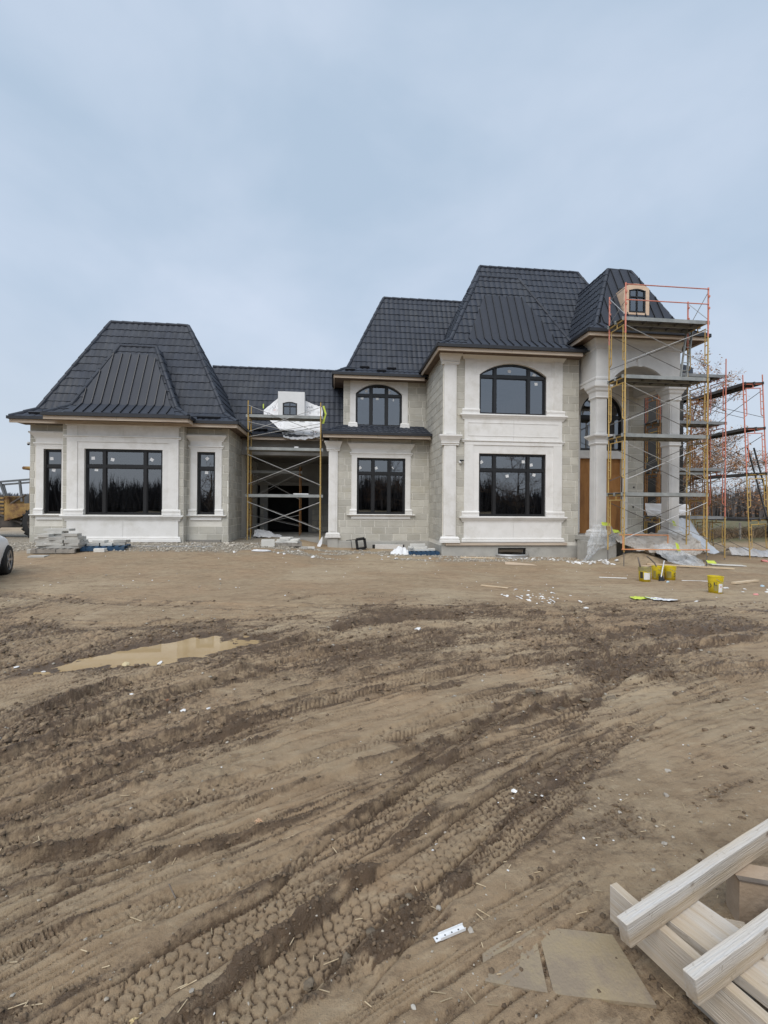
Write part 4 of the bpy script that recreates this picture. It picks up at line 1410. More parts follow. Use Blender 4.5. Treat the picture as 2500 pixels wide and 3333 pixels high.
def seam_field(roof, polys, trap_lo, trap_hi, width=0.312, lift=0.095, start=None):
    """standing-seam panels on two stacked planes (flare, slope); trap_*: 2-D limits per plane (u0,u1 at bottom; u0,u1 at top; height fraction)"""
    lo, hi = polys
    (a0, a1), (b0, b1) = trap_lo            # u at eave, u at break
    (c0, c1), (d0, d1), frac = trap_hi      # u at break, u at top of field, fraction of slope
    P0, n0, x0, y0 = face_axes(lo)
    P1, n1, x1, y1 = face_axes(hi)
    ze = min(p.z for p in P0); zb = max(p.z for p in P0); zt = max(p.z for p in P1)
    ve = min(p.y for p in P0); vb = max(p.y for p in P0); vt = max(p.y for p in P1)
    grid = [a0] + [start + width * q for q in range(40) if a0 + 0.03 < start + width * q < a1 - 0.03] + [a1]
    lerp = lambda p, q, t: p + (q - p) * t
    for w0, w1 in zip(grid[:-1], grid[1:]):
        pts = MB()
        def limit(uu):
            """how far up (0..1 flare, 1..2 slope) the field reaches at uu"""
            if uu < b0 or uu > b1:
                e = (uu - a0) / max(1e-6, b0 - a0) if uu < b0 else (a1 - uu) / max(1e-6, a1 - b1)
                return max(0.0, min(1.0, e))
            if uu < d0: return 1 + frac * (uu - c0) / max(1e-6, d0 - c0)
            if uu > d1: return 1 + frac * (c1 - uu) / max(1e-6, c1 - d1)
            return 1 + frac
        def at(uu, t, up):
            if t <= 1:
                return Vector((uu, lerp(ve, vb, t), lerp(ze, zb, t))) + n0 * up
            return Vector((uu, lerp(vb, vt, t - 1), lerp(zb, zt, t - 1))) + n1 * up
        la, lb = limit(w0 + 1e-4), limit(w1 - 1e-4)
        if max(la, lb) > 0.05:
            ts = [t for t in (0.0, 0.5, 0.97, 1.03, 1.5, 2.0)]
            def colpts(uu, l):
                out = [t for t in ts if t < l] + [l]
                return out
            # polygon strip: both edges follow the same stations, clipped by a straight cut
            stations = sorted(set([0.0, 0.5, 0.97, 1.03] + [la, lb] + [1.3, 1.6]))
            top = max(la, lb)
            stations = [t for t in stations if t <= top + 1e-6]
            rows = []
            for t in stations:
                if t <= min(la, lb): uu0, uu1 = w0, w1
                elif la < lb: uu0, uu1 = lerp(w0, w1, (t - la) / (lb - la)), w1
                else: uu0, uu1 = w0, lerp(w1, w0, (t - lb) / (la - lb))
                rows.append((at(uu0, t, lift), at(uu1, t, lift)))
            V_ = [p for r in rows for p in r]
            F_ = [(2 * i, 2 * i + 1, 2 * i + 3, 2 * i + 2) for i in range(len(rows) - 1)]
            pts.add(V_, F_)
            # front drop to the drip edge and the raised seam on the right-hand side
            pts.add([rows[0][0], rows[0][1], rows[0][1] - Vector((0, 0, 0.07)), rows[0][0] - Vector((0, 0, 0.07))], [(0, 1, 2, 3)])
            pan = pts.build('metal_panel', M['seam'], roof, fix=False)
            rb = MB()
            if la > 0.1:
                tt = [t for t in (0.0, 0.97, 1.03) if t < la] + [la]
                for t0, t1 in zip(tt[:-1], tt[1:]):
                    nn = n0 if t1 <= 1.0 else n1
                    rb.bar(at(w0 + 0.004, t0, lift + 0.022), at(w0 + 0.004, t1, lift + 0.022), 0.026, 0.05, up=nn)
                rb.build('seam_rib', M['gutter'], pan)

def hipped(roof, u0, u1, v0, v1, z0, ru0, ru1, rv, rz, inset=0.6, rise=0.42, show=('front', 'right', 'left'), zcap=True):
    """flared hip roof over a rectangle: eave u0..u1, v0..v1 at z0, ridge ru0..ru1 at rv, rz"""
    E = [(u0, v0, z0), (u1, v0, z0), (u1, v1, z0), (u0, v1, z0)]
    zi = z0 + rise
    I = [(u0 + inset, v0 + inset, zi), (u1 - inset, v0 + inset, zi), (u1 - inset, v1 - inset, zi), (u0 + inset, v1 - inset, zi)]
    T0, T1 = (ru0, rv, rz), (ru1, rv, rz)
    faces = {'front': [[E[0], E[1], I[1], I[0]], [I[0], I[1], T1, T0]],
             'right': [[E[1], E[2], I[2], I[1]], [I[1], I[2], T1]],
             'back': [[E[2], E[3], I[3], I[2]], [I[2], I[3], T0, T1]],
             'left': [[E[3], E[0], I[0], I[3]], [I[3], I[0], T0]]}
    roof_sheet(roof, [f for k in faces for f in faces[k]])
    for k in show:
        for f in faces[k]: tile_face(roof, f)
    return faces, E, I, T0, T1

# left wing roof
rf_l = thing_part('roof', house, (-7.7, 20.3, 4.8))
fl, E, I, T0, T1 = hipped(rf_l, -11.60, -3.68, 17.82, 22.85, 4.80, -9.33, -6.24, 20.32, 9.28, show=('front', 'right'))
hip(rf_l, [T0, T1], 0.075, 'ridge_cap'); hip(rf_l, [E[0], I[0], T0]); hip(rf_l, [E[1], I[1], T1]); hip(rf_l, [I[2], T1])
eave(rf_l, [(-11.60, 17.82), (-3.68, 17.82)], 4.80)
eave(rf_l, [(-3.68, 17.82), (-3.68, 20.6)], 4.80)
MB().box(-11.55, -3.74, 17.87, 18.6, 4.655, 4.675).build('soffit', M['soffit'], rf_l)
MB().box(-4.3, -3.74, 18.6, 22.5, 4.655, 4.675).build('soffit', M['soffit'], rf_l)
# its bay roof with a standing-seam field
rf_lb = thing_part('roof', house, (-7.7, 18.0, 4.85))
be0, be1, bv, bz = -10.15, -5.28, 17.27, 4.86
lo = [(be0, bv, bz), (be1, bv, bz), (be1 - 0.6, bv + 0.6, bz + 0.42), (be0 + 0.6, bv + 0.6, bz + 0.42)]
hi = [lo[3], lo[2], (-7.06, 19.07, 7.90), (-8.42, 19.07, 7.90)]
sr_lo = [lo[1], (be1, 18.05, bz), (be1 - 0.6, 18.47, bz + 0.42), lo[2]]
sr_hi = [lo[2], (be1 - 0.6, 18.47, bz + 0.42), (-7.06, 19.68, 7.90), hi[2]]
sl_lo = [lo[0], (be0, 18.05, bz), (be0 + 0.6, 18.47, bz + 0.42), lo[3]]
sl_hi = [lo[3], (be0 + 0.6, 18.47, bz + 0.42), (-8.42, 19.68, 7.90), hi[3]]
roof_sheet(rf_lb, [lo, hi, sr_lo, sr_hi, sl_lo, sl_hi, [hi[2], hi[3], (-8.42, 19.7, 7.92), (-7.06, 19.7, 7.92)]])
for f in (lo, hi, sr_lo, sr_hi): tile_face(rf_lb, f)
hip(rf_lb, [lo[0], lo[3], hi[3]]); hip(rf_lb, [lo[1], lo[2], hi[2]]); hip(rf_lb, [hi[3], hi[2]], 0.075, 'ridge_cap')
seam_field(rf_lb, (lo, hi), ((-9.47, -5.71), (-9.40, -6.04)), ((-9.40, -6.04), (-8.52, -7.02), 0.84), 0.312, start=-9.141)
eave(rf_lb, [(be0, bv), (be1, bv)], bz)
eave(rf_lb, [(be1, bv), (be1, 17.8)], bz)
MB().box(be0 + 0.04, be1 - 0.04, bv + 0.05, 18.0, bz - 0.135, bz - 0.12).build('soffit', M['soffit'], rf_lb)

# link roof
rf_g = thing_part('roof', house, (-2.2, 21.0, 4.7))
gl0 = [(-4.6, 20.35, 4.74), (-0.25, 20.35, 4.74), (-0.25, 20.95, 5.16), (-4.6, 20.95, 5.16)]
gl1 = [(-5.75, 20.95, 5.16), (0.36, 20.95, 5.16), (0.36, 22.42, 8.20), (-5.75, 22.42, 8.20)]
roof_sheet(rf_g, [gl0, gl1, [gl1[3], gl1[2], (0.36, 24.5, 4.8), (-5.75, 24.5, 4.8)]])
tile_face(rf_g, gl0); tile_face(rf_g, gl1)
hip(rf_g, [gl1[3], gl1[2]], 0.07, 'ridge_cap')
eave(rf_g, [(-3.72, 20.35), (-0.52, 20.35)], 4.74)
MB().box(-4.1, -0.26, 20.4, 20.95, 4.60, 4.615).build('soffit', M['soffit'], rf_g)

# skirt roof over the lower middle window
rf_s = thing_part('roof', house, (1.8, 19.8, 4.7))
k0 = [(-0.51, 19.20, 4.74), (4.05, 19.20, 4.74), (4.05, 20.58, 5.24), (0.30, 20.58, 5.24)]
roof_sheet(rf_s, [k0, [(-0.51, 19.20, 4.74), (0.30, 20.58, 5.24), (0.30, 21.2, 5.24), (-0.51, 20.6, 4.74)]])
tile_face(rf_s, k0)
hip(rf_s, [k0[0], k0[3]], 0.07); hip(rf_s, [(0.30, 20.56, 5.25), (4.0, 20.56, 5.25)], 0.05, 'flashing')
eave(rf_s, [(-0.51, 19.20), (4.02, 19.20)], 4.74)
MB().box(-0.48, 4.02, 19.25, 19.8, 4.595, 4.61).build('soffit', M['soffit'], rf_s)

# middle roof
rf_m = thing_part('roof', house, (2.3, 21.5, 7.4))
m0 = [(-0.07, 20.0, 7.44), (4.4, 20.0, 7.44), (4.4, 20.6, 7.86), (0.53, 20.6, 7.86)]
m1 = [(0.53, 20.6, 7.86), (5.5, 20.6, 7.86), (6.6, 22.42, 11.87), (2.30, 22.42, 11.87)]
ml0 = [(-0.07, 20.0, 7.44), (-0.07, 25.0, 7.44), (0.53, 24.4, 7.86), (0.53, 20.6, 7.86)]
ml1 = [(0.53, 20.6, 7.86), (0.53, 24.4, 7.86), (2.30, 22.42, 11.87)]
roof_sheet(rf_m, [m0, m1, ml0, ml1, [m1[3], m1[2], (6.6, 25, 7.4), (0.5, 25, 7.4)]])
tile_face(rf_m, m0); tile_face(rf_m, m1)
hip(rf_m, [m0[0], m1[0], m1[3]], 0.075); hip(rf_m, [m1[3], m1[2]], 0.075, 'ridge_cap')
eave(rf_m, [(-0.07, 20.0), (3.9, 20.0)], 7.44)
eave(rf_m, [(-0.07, 23.5), (-0.07, 20.0)], 7.44)
MB().box(-0.03, 4.05, 20.04, 20.62, 7.295, 7.31).build('soffit', M['soffit'], rf_m)
MB().box(-0.03, 0.36, 20.62, 24.0, 7.295, 7.31).build('soffit', M['soffit'], rf_m)

# main roof: bay in front, ridge behind
rf_r = thing_part('roof', house, (7.5, 19, 7.6))
Z0 = 7.65
ZI = Z0 + 0.42
e0, e1, ev = 3.76, 9.88, 16.65
rl = [(e0, ev, Z0), (e1, ev, Z0), (e1 - 0.6, ev + 0.6, ZI), (e0 + 0.6, ev + 0.6, ZI)]
rt_ = (5.90, 18.77, 11.33); rq = (7.66, 18.77, 11.33)
rh = [rl[3], rl[2], rq, rt_]
# left slope
L0 = [(e0, ev, Z0), (e0, 24.6, Z0), (e0 + 0.6, 24.0, ZI), (e0 + 0.6, ev + 0.6, ZI)]
L1 = [(4.36, 17.25, ZI), (4.36, 18.42, ZI), (5.90, 19.97, 11.33), rt_]
L2 = [(4.36, 18.42, ZI), (4.36, 22.8, ZI), (6.55, 20.62, 12.74)]
# main front slope behind the bay
MF = [(4.36, 18.42, ZI), (13.46, 18.42, ZI), (11.28, 20.62, 12.74), (6.55, 20.62, 12.74)]
MFl = [(9.0, 17.82, Z0), (14.06, 17.82, Z0), (13.46, 18.42, ZI), (9.0, 18.42, ZI)]
MR = [(13.46, 18.42, ZI), (13.46, 22.8, ZI), (11.28, 20.62, 12.74)]
SRl = [rl[1], (e1, 18.0, Z0), (e1 - 0.6, 18.42, ZI), rl[2]]
SRh = [rl[2], (e1 - 0.6, 18.42, ZI), (7.66, 19.97, 11.33), rq]
roof_sheet(rf_r, [rl, rh, L0, L1, L2, MF, MFl, MR, SRl, SRh, [rt_, rq, (7.66, 20.0, 11.36), (5.9, 20.0, 11.36)], [(6.55, 20.62, 12.74), (11.28, 20.62, 12.74), (13.46, 22.8, ZI), (4.36, 22.8, ZI)]])
for f in (rl, rh, L0, L1, L2, MF): tile_face(rf_r, f)
hip(rf_r, [rl[0], rl[3], rt_]); hip(rf_r, [rl[1], rl[2], rq]); hip(rf_r, [rt_, rq], 0.07, 'ridge_cap')
hip(rf_r, [(5.90, 19.97, 11.33), (6.55, 20.62, 12.74)], 0.07); hip(rf_r, [(6.55, 20.62, 12.74), (11.28, 20.62, 12.74)], 0.075, 'ridge_cap')
hip(rf_r, [(11.28, 20.62, 12.74), (13.46, 18.42, ZI)], 0.07)
seam_field(rf_r, (rl, rh), ((4.80, 8.92), (5.02, 8.66)), ((5.02, 8.66), (5.98, 7.60), 0.67), 0.312, start=5.042)
eave(rf_r, [(e0, ev), (9.35, ev)], Z0)
eave(rf_r, [(e0, 22.0), (e0, ev)], Z0)
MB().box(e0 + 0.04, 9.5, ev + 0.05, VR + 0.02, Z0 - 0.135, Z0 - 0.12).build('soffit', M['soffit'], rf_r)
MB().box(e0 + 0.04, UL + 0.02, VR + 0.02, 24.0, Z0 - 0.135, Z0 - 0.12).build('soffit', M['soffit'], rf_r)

# porch roof: seam front, tiled left side
rf_p = thing_part('roof', house, (11.4, 17, 8.1))
ZP = 8.14
p0, p1, pv = 9.11, 13.78, 15.80
pl = [(p0, pv, ZP), (p1, pv, ZP), (p1 - 0.6, pv + 0.6, ZP + 0.42), (p0 + 0.6, pv + 0.6, ZP + 0.42)]
pt0, pt1 = (11.04, 17.80, 11.42), (12.05, 17.80, 11.42)
ph = [pl[3], pl[2], pt1, pt0]
s0 = [(p0, pv, ZP), (p0, 18.6, ZP), (p0 + 0.6, 18.6, ZP + 0.42), pl[3]]
s1 = [pl[3], (p0 + 0.6, 20.1, ZP + 0.42), (11.04, 20.1, 11.42), pt0]
r0 = [pl[1], (p1, 18.6, ZP), (p1 - 0.6, 18.6, ZP + 0.42), pl[2]]
r1 = [pl[2], (p1 - 0.6, 20.1, ZP + 0.42), (12.05, 20.1, 11.42), pt1]
roof_sheet(rf_p, [pl, ph, s0, s1, r0, r1, [pt0, pt1, (12.05, 20.1, 11.42), (11.04, 20.1, 11.42)]])
tile_face(rf_p, s0); tile_face(rf_p, s1)
hip(rf_p, [pl[0], pl[3], pt0]); hip(rf_p, [pl[1], pl[2], pt1], 0.07); hip(rf_p, [pt0, pt1], 0.07, 'ridge_cap'); hip(rf_p, [pt0, (11.04, 20.1, 11.42)], 0.07, 'ridge_cap')
seam_field(rf_p, (pl, ph), ((p0 + 0.12, p1 - 0.12), (p0 + 0.68, p1 - 0.68)), ((p0 + 0.68, p1 - 0.68), (11.06, 12.03), 0.98), 0.365, start=9.26)
eave(rf_p, [(p0, pv), (p1, pv)], ZP)
eave(rf_p, [(p0, 18.0), (p0, pv)], ZP)
eave(rf_p, [(p1, pv), (p1, 18.6)], ZP)
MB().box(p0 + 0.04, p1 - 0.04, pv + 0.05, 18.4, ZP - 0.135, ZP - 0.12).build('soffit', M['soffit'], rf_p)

# dormers
def dormer(roof_v, u0, u1, z0, z1, v, wu0, wu1, wz0, wz1, depth, face, side, arch=None):
    d = thing_part('dormer', house, ((u0 + u1) / 2, v, z0))
    zt = arch if arch else z1
    # face with its window opening
    A_ = arc_pts(wu0, wu1, wz1 - 0.07, wz1, 10)
    top = arc_pts(u0, u1, zt, z1, 12) if arch else [(u0, z1), (u1, z1)]
    half = len(A_) // 2
    mid_top = ((u0 + u1) / 2, z1)
    ht = len(top) // 2
    left = [(u0, z0)] + top[:ht if arch else 1] + [mid_top, A_[half]] + A_[:half][::-1] + [(wu0, wz0), (wu0, z0)]
    right = [(u1, z0)] + top[::-1][:ht if arch else 1] + [mid_top, A_[half]] + A_[half + 1:] + [(wu1, wz0), (wu1, z0)]
    for P in (left, right):
        MB().prism(P, v, v + 0.05).build('dormer_face', face, d)
    MB().box(wu0, wu1, v, v + 0.05, z0, wz0).build('dormer_face', face, d)
    outline = [(u0, z0)] + top + [(u1, z0)]
    sd_ = MB()
    n_ = len(outline)
    sd_.add([(a, v + 0.05, b) for a, b in outline] + [(a, v + depth, b) for a, b in outline], [(k, k + 1, n_ + k + 1, n_ + k) for k in range(n_ - 1)])
    sd_.build('dormer_cheek', side, d)
    fr = MB()
    for a, b in ((wu0 - 0.02, wu0 + 0.035), (wu1 - 0.035, wu1 + 0.02), ((wu0 + wu1) / 2 - 0.018, (wu0 + wu1) / 2 + 0.018)):
        fr.box(a, b, v - 0.012, v + 0.05, wz0 - 0.02, wz1 - 0.055)
    for zz in (wz0 - 0.02, wz0 + (wz1 - wz0) * 0.62):
        fr.box(wu0 - 0.019, wu1 + 0.019, v - 0.014, v + 0.045, zz, zz + 0.045)
    B_ = arc_pts(wu0 + 0.02, wu1 - 0.02, wz1 - 0.09, wz1 - 0.04, 10)
    for k in range(10):
        fr.prism([A_[k], A_[k + 1], B_[k + 1], B_[k]], v - 0.012, v + 0.05)
    fr.build('window_frame', M['black'], d)
    MB().add([(wu0, v + 0.03, wz0), (wu1, v + 0.03, wz0), (wu1, v + 0.03, wz1), (wu0, v + 0.03, wz1)], [(0, 1, 2, 3)]).build('pane', M['glass'], d, fix=False)
    MB().box(u0 + 0.02, u1 - 0.02, v + 0.3, v + 0.32, z0, z1 - 0.05).build('backing', M['dark'], d)
    return d
M['dormer_ply'] = mat('raw_plywood', (0.66, 0.47, 0.33), (0.74, 0.56, 0.41), 3, 0.75, 0.05, 60, stretch=(0.6, 0.6, 3), stain=(0.60, 0.41, 0.27))
M['foam_board'] = mat('white_foam_board', (0.74, 0.74, 0.73), (0.80, 0.80, 0.79), 4, 0.7, 0.03, 200)
dormer(None, 10.94, 11.98, 9.12, 10.31, 16.56, 11.17, 11.80, 9.23, 10.11, 0.95, M['dormer_ply'], M['dormer_ply'], arch=10.14)
dr = dormer(None, -2.56, -1.385, 5.50, 6.82, 21.0, -2.33, -1.74, 5.77, 6.36, 0.9, M['foam_board'], M['foam_board'])
# security cameras
def dome(u, v, z, side):
    d = thing_part('security_camera', house, (u, v, z))
    MB().lathe([(0.0, 0.06), (0.05, 0.06), (0.055, 0.02), (0.055, 0.0), (0.0, 0.0)], (u, v, z), 14).build('housing', M['sticker'], d)
    MB().lathe([(0.045, 0.0), (0.042, -0.03), (0.025, -0.055), (0.0, -0.06)], (u, v, z), 14).build('dome', M['black'], d, smooth=True)
dome(-11.33, 18.42, 3.93, 0)
d = thing_part('security_camera', house, (4.80, VR, 3.40))
MB().lathe([(0.0, 0.0), (0.05, 0.0), (0.06, -0.05), (0.05, -0.10), (0.02, -0.12), (0.0, -0.12)], (4.76, VR - 0.05, 3.46), 14).build('housing', M['sticker'], d, smooth=True)
MB().bar((4.74, VR - 0.07, 3.47), (4.86, VR - 0.16, 3.46), 0.06, 0.055).build('lens_box', M['black'], d)

# snow guards: short dark bars lying on the tiles near the eaves
def guard(roof, u, v, z, w=0.42, pitch=0.6):
    mb = MB()
    mb.obox((u, v, z), (1, 0, 0), (0, math.cos(pitch), math.sin(pitch)), (0, -math.sin(pitch), math.cos(pitch)), w / 2, 0.035, 0.05)
    mb.build('snow_guard', M['gutter'], roof)
for uu, t in ((0.62, 0.35), (2.0, 0.35), (1.28, 0.9), (2.48, 0.85)):
    guard(rf_m, uu, 20.0 + 0.6 * t, 7.44 + 0.42 * t + 0.09)
guard(rf_l, -4.75, 17.98, 5.0, 0.85); guard(rf_l, -10.7, 17.98, 5.0, 0.7)
guard(rf_g, -3.35, 20.6, 5.02, 0.8); guard(rf_g, -2.2, 20.52, 4.95, 0.8)

# pick the tiles that show largest as single objects, join the rest
cp = Vector((0, 0, CAM_H))
def seen(t):
    c = t[1].translation
    d = cp - c
    return max(0.0, t[2].dot(d.normalized())) / d.length_squared
TILES.sort(key=seen, reverse=True)
NT = 300
for roof, M4, n in TILES[:NT]:
    mesh_obj('roof_tile', tile_me, roof, M4)
rest = {}
for roof, M4, n in TILES[NT:]:
    rest.setdefault(roof.name, (roof, []))[1].append(M4)
TVn = np.array([(*v, 1) for v in TV])
for nm in set(list(rest) + list(EDGE)):
    roof = bpy.data.objects[nm]
    me = bpy.data.meshes.new('roof_tile')
    if nm in EDGE:
        EDGE[nm].to_mesh(me)
    v0 = [tuple(v.co) for v in me.vertices]; f0 = [tuple(p.vertices) for p in me.polygons]
    for M4 in rest.get(nm, (None, []))[1]:
        o = len(v0)
        v0 += [tuple(p[:3]) for p in (np.array(M4) @ TVn.T).T]
        f0 += [tuple(k + o for k in f) for f in TF]
    me2 = bpy.data.meshes.new('roof_tile')
    me2.from_pydata(v0, [], f0)
    me2.polygons.foreach_set('use_smooth', [True] * len(me2.polygons))
    me2.materials.append(M['roof_joined'])
    bpy.data.meshes.remove(me)
    o = mesh_obj('roof_tile', me2, roof)
    o['kind'] = 'stuff'

# stone blocks: the largest in view single, the rest joined wall by wall
def seen_b(b):
    d = cp - b[1]
    return max(0.0, b[3].dot(d.normalized())) * b[4] / d.length_squared
BLOCKS.sort(key=seen_b, reverse=True)
NB = 330
for wall, c, ex, nrm, ln, ht in BLOCKS[:NB]:
    mw = Matrix.Translation(c) @ Matrix((ex, -nrm, Vector((0, 0, 1)))).transposed().to_4x4()
    mesh_obj('stone_block', block_mesh(ln, ht), wall, mw)
restb = {}
for b in BLOCKS[NB:]:
    restb.setdefault(b[0].name, (b[0], MB()))[1].obox(b[1] - b[3] * 0.008, b[2], -b[3], (0, 0, 1), b[4] / 2, 0.022, b[5] / 2)
for nm, (wall, mb) in restb.items():
    o = mb.build('stone_block', M['block_joined'], wall)
    o['kind'] = 'stuff'
print('TILES', len(TILES), 'BLOCKS', len(BLOCKS))
# ------------------------------------------------------------------ scaffolds
M['yel'] = mat('yellow_scaffold_paint', (0.50, 0.33, 0.10), (0.58, 0.40, 0.14), 6, 0.55, var=0.12, stain=(0.42, 0.38, 0.30), stain_scale=3.0)
M['red'] = mat('faded_red_scaffold_paint', (0.62, 0.20, 0.13), (0.68, 0.27, 0.20), 6, 0.55, var=0.08, stain=(0.55, 0.32, 0.26), stain_scale=3.0)
M['orange'] = mat('orange_scaffold_paint', (0.66, 0.26, 0.10), (0.72, 0.36, 0.18), 6, 0.55)
M['rust'] = mat('rusty_brown_scaffold', (0.30, 0.14, 0.05), (0.42, 0.22, 0.08), 8, 0.7)
M['galv'] = mat('galvanised_tube', (0.46, 0.46, 0.45), (0.58, 0.58, 0.57), 5, 0.45, metal=0.6, var=0.1)
M['galv_dark'] = mat('dull_brace_tube', (0.16, 0.15, 0.14), (0.24, 0.22, 0.20), 5, 0.55, metal=0.4)
M['alu'] = mat('aluminium_plank', (0.26, 0.275, 0.268), (0.38, 0.39, 0.375), 3, 0.5, metal=0.2, stain=(0.33, 0.335, 0.31), stain_scale=2.5)
M['alu_dark'] = mat('dull_plank_rail', (0.20, 0.21, 0.215), (0.30, 0.31, 0.315), 3, 0.6, metal=0.2)
M['deck'] = mat('dark_plank_underside', (0.075, 0.075, 0.08), (0.12, 0.115, 0.11), 2.5, 0.75)
M['timber'] = mat('pale_lumber', (0.60, 0.46, 0.30), (0.70, 0.57, 0.40), 2.2, 0.7, 0.12, 60, stretch=(1, 1, 1), stain=(0.46, 0.36, 0.25), stain_scale=2.0, var=0.08)

def frame_mesh(u, v0, v1, z0, z1, lean=0.0):
    mb = MB()
    r = 0.024
    h = z1 - z0
    L = lambda z: lean * z
    def T(v, z): return (u + L(z), v, z)
    for v in (v0, v1):
        mb.tube(T(v, z0), T(v, z1 + 0.03), r, 8)
    mb.tube(T(v0, z1 - 0.04), T(v1, z1 - 0.04), r, 8)
    mb.tube(T(v0 + 0.10, z1 - 0.22), T(v1 - 0.10, z1 - 0.22), r * 0.85, 8)
    mb.tube(T((v0 + v1) / 2, z1 - 0.22), T((v0 + v1) / 2, z1 - 0.04), r * 0.85, 6)
    for v, s in ((v0, 1), (v1, -1)):
        vi = v + s * 0.13
        zb = z0 + 0.62
        mb.tube(T(vi, z1 - 0.22), T(vi, zb), r * 0.8, 6)
        mb.path([T(vi, zb), T(v + s * 0.115, zb - 0.05), T(v + s * 0.07, zb - 0.08), T(v, zb - 0.085)], r * 0.8, 6)
        k = zb + 0.22
        while k < z1 - 0.3:
            mb.tube(T(v, k), T(vi, k), r * 0.7, 6)
            k += 0.32
    return mb

def scaffold(name, label, u0, u1, v0, v1, zb, levels, cols, ground_z, brace='galv', braces=True, rails=False, axis='u', lean=0.0, decks=None, group='scaffold towers round the house', rail='alu'):
    """tower of welded end frames at u0 and u1 (legs at v0, v1), decks at levels; axis 'v' turns it a quarter"""
    t = thing(name, label, 'scaffold', ((u0 + u1) / 2, (v0 + v1) / 2, ground_z), group)
    def done(mb, nm, m):
        if axis == 'v':
            mb.v = [(p[1], p[0], p[2]) for p in mb.v]
        return mb.build(nm, m, t)
    zs = [zb] + list(levels)
    for i in range(len(zs) - 1):
        for k, u in enumerate((u0, u1)):
            done(frame_mesh(u, v0, v1, zs[i], zs[i + 1], lean), 'end_frame', M[cols[i % len(cols)][k]])
        if braces and zs[i + 1] - zs[i] > 1.2:
            a, b = zs[i] + 0.45, zs[i + 1] - 0.28
            for v, bm_ in ((v0 - 0.02, brace), (v1 + 0.02, 'galv_dark' if brace == 'galv' else brace)):
                for p, q in ((a, b), (b, a)):
                    done(MB().tube((u0 + lean * p, v + (0.01 if p < q else -0.01), p), (u1 + lean * q, v + (0.01 if p < q else -0.01), q), 0.0125, 6), 'cross_brace', M[bm_])
    for u in (u0, u1):      # screw jacks down to the mud
        for v in (v0, v1):
            done(MB().tube((u + lean * zb, v, ground_z - 0.06), (u + lean * zb, v, zb + 0.02), 0.016, 6), 'leg_jack', M['galv_dark'])
    for lv in (levels if decks is None else decks):
        n = 2
        wv = (v1 - v0 - 0.06) / n
        for k in range(n):
            a = v0 + 0.03 + k * wv
            mb = MB()
            mb.box(u0 - 0.06 + lean * lv, u1 + 0.06 + lean * lv, a + 0.02, a + wv - 0.02, lv + 0.012, lv + 0.03)
            o = done(mb, 'plank', M['deck'])
            for q0, q1 in ((a + 0.004, a + 0.02), (a + wv - 0.02, a + wv - 0.004)):
                o2 = MB().box(u0 - 0.10 + lean * lv, u1 + 0.10 + lean * lv, q0, q1, lv - 0.075, lv + 0.045)
                if axis == 'v': o2.v = [(p[1], p[0], p[2]) for p in o2.v]
                o2.build('side_rail', M[rail], o)
            for j in range(5):
                q = u0 + (u1 - u0) * (j + 0.5) / 5 + lean * lv
                o2 = MB().box(q - 0.02, q + 0.02, a + 0.02, a + wv - 0.02, lv - 0.04, lv + 0.010)
                if axis == 'v': o2.v = [(p[1], p[0], p[2]) for p in o2.v]
                o2.build('cross_rib', M['deck'], o)
    return t

A_T = scaffold('scaffold', 'four-deck yellow scaffold with orange guard rails in front of the porch', 9.71, 12.74, 14.60, 15.52, 0.20, [2.18, 4.18, 6.17, 8.13],
               [('yel', 'yel')] * 4, -0.28)
for i, (u, v, z1) in enumerate(((9.71, 14.60, 9.30), (12.74, 14.60, 9.30), (9.71, 15.52, 9.22), (12.74, 15.52, 9.22))):
    MB().tube((u, v, 7.6 if i < 2 else 7.5), (u, v, z1), 0.026, 8).build('guard_post', M['red'], A_T)
    for zz in (8.58, 8.98):
        MB().obox((u, v - 0.03, zz), (1, 0, 0), (0, 1, 0), (0, 0, 1), 0.02, 0.035, 0.03).build('rail_lug', M['red'], A_T)
for zz in (8.72, 9.24):
    MB().tube((9.71, 14.58, zz), (12.74, 14.58, zz), 0.019, 8).build('guard_rail', M['red'], A_T)
for p, q in (((9.71, 14.60, 8.22), (9.71, 15.52, 9.15)), ((9.71, 14.62, 8.70), (9.71, 15.50, 8.25)), ((12.74, 14.60, 9.15), (12.74, 15.52, 8.22)), ((12.74, 15.52, 9.15), (12.74, 14.62, 8.22))):
    MB().tube(p, q, 0.012, 6).build('guard_brace', M['galv'], A_T)
MB().tube((9.71, 15.52, 9.10), (9.71, 14.60, 9.14), 0.012, 6).build('guard_brace', M['galv'], A_T)
for a, b in (((9.6, 14.55, 0.30), (12.80, 14.55, 0.27)), ((9.65, 14.75, 0.78), (12.0, 15.5, 0.72)), ((12.0, 15.5, 0.74), (12.0, 15.5, 0.2)), ((9.66, 14.58, 0.30), (9.66, 14.58, 0.75))):
    MB().tube(a, b, 0.021, 8).build('base_rail', M['orange'], A_T)

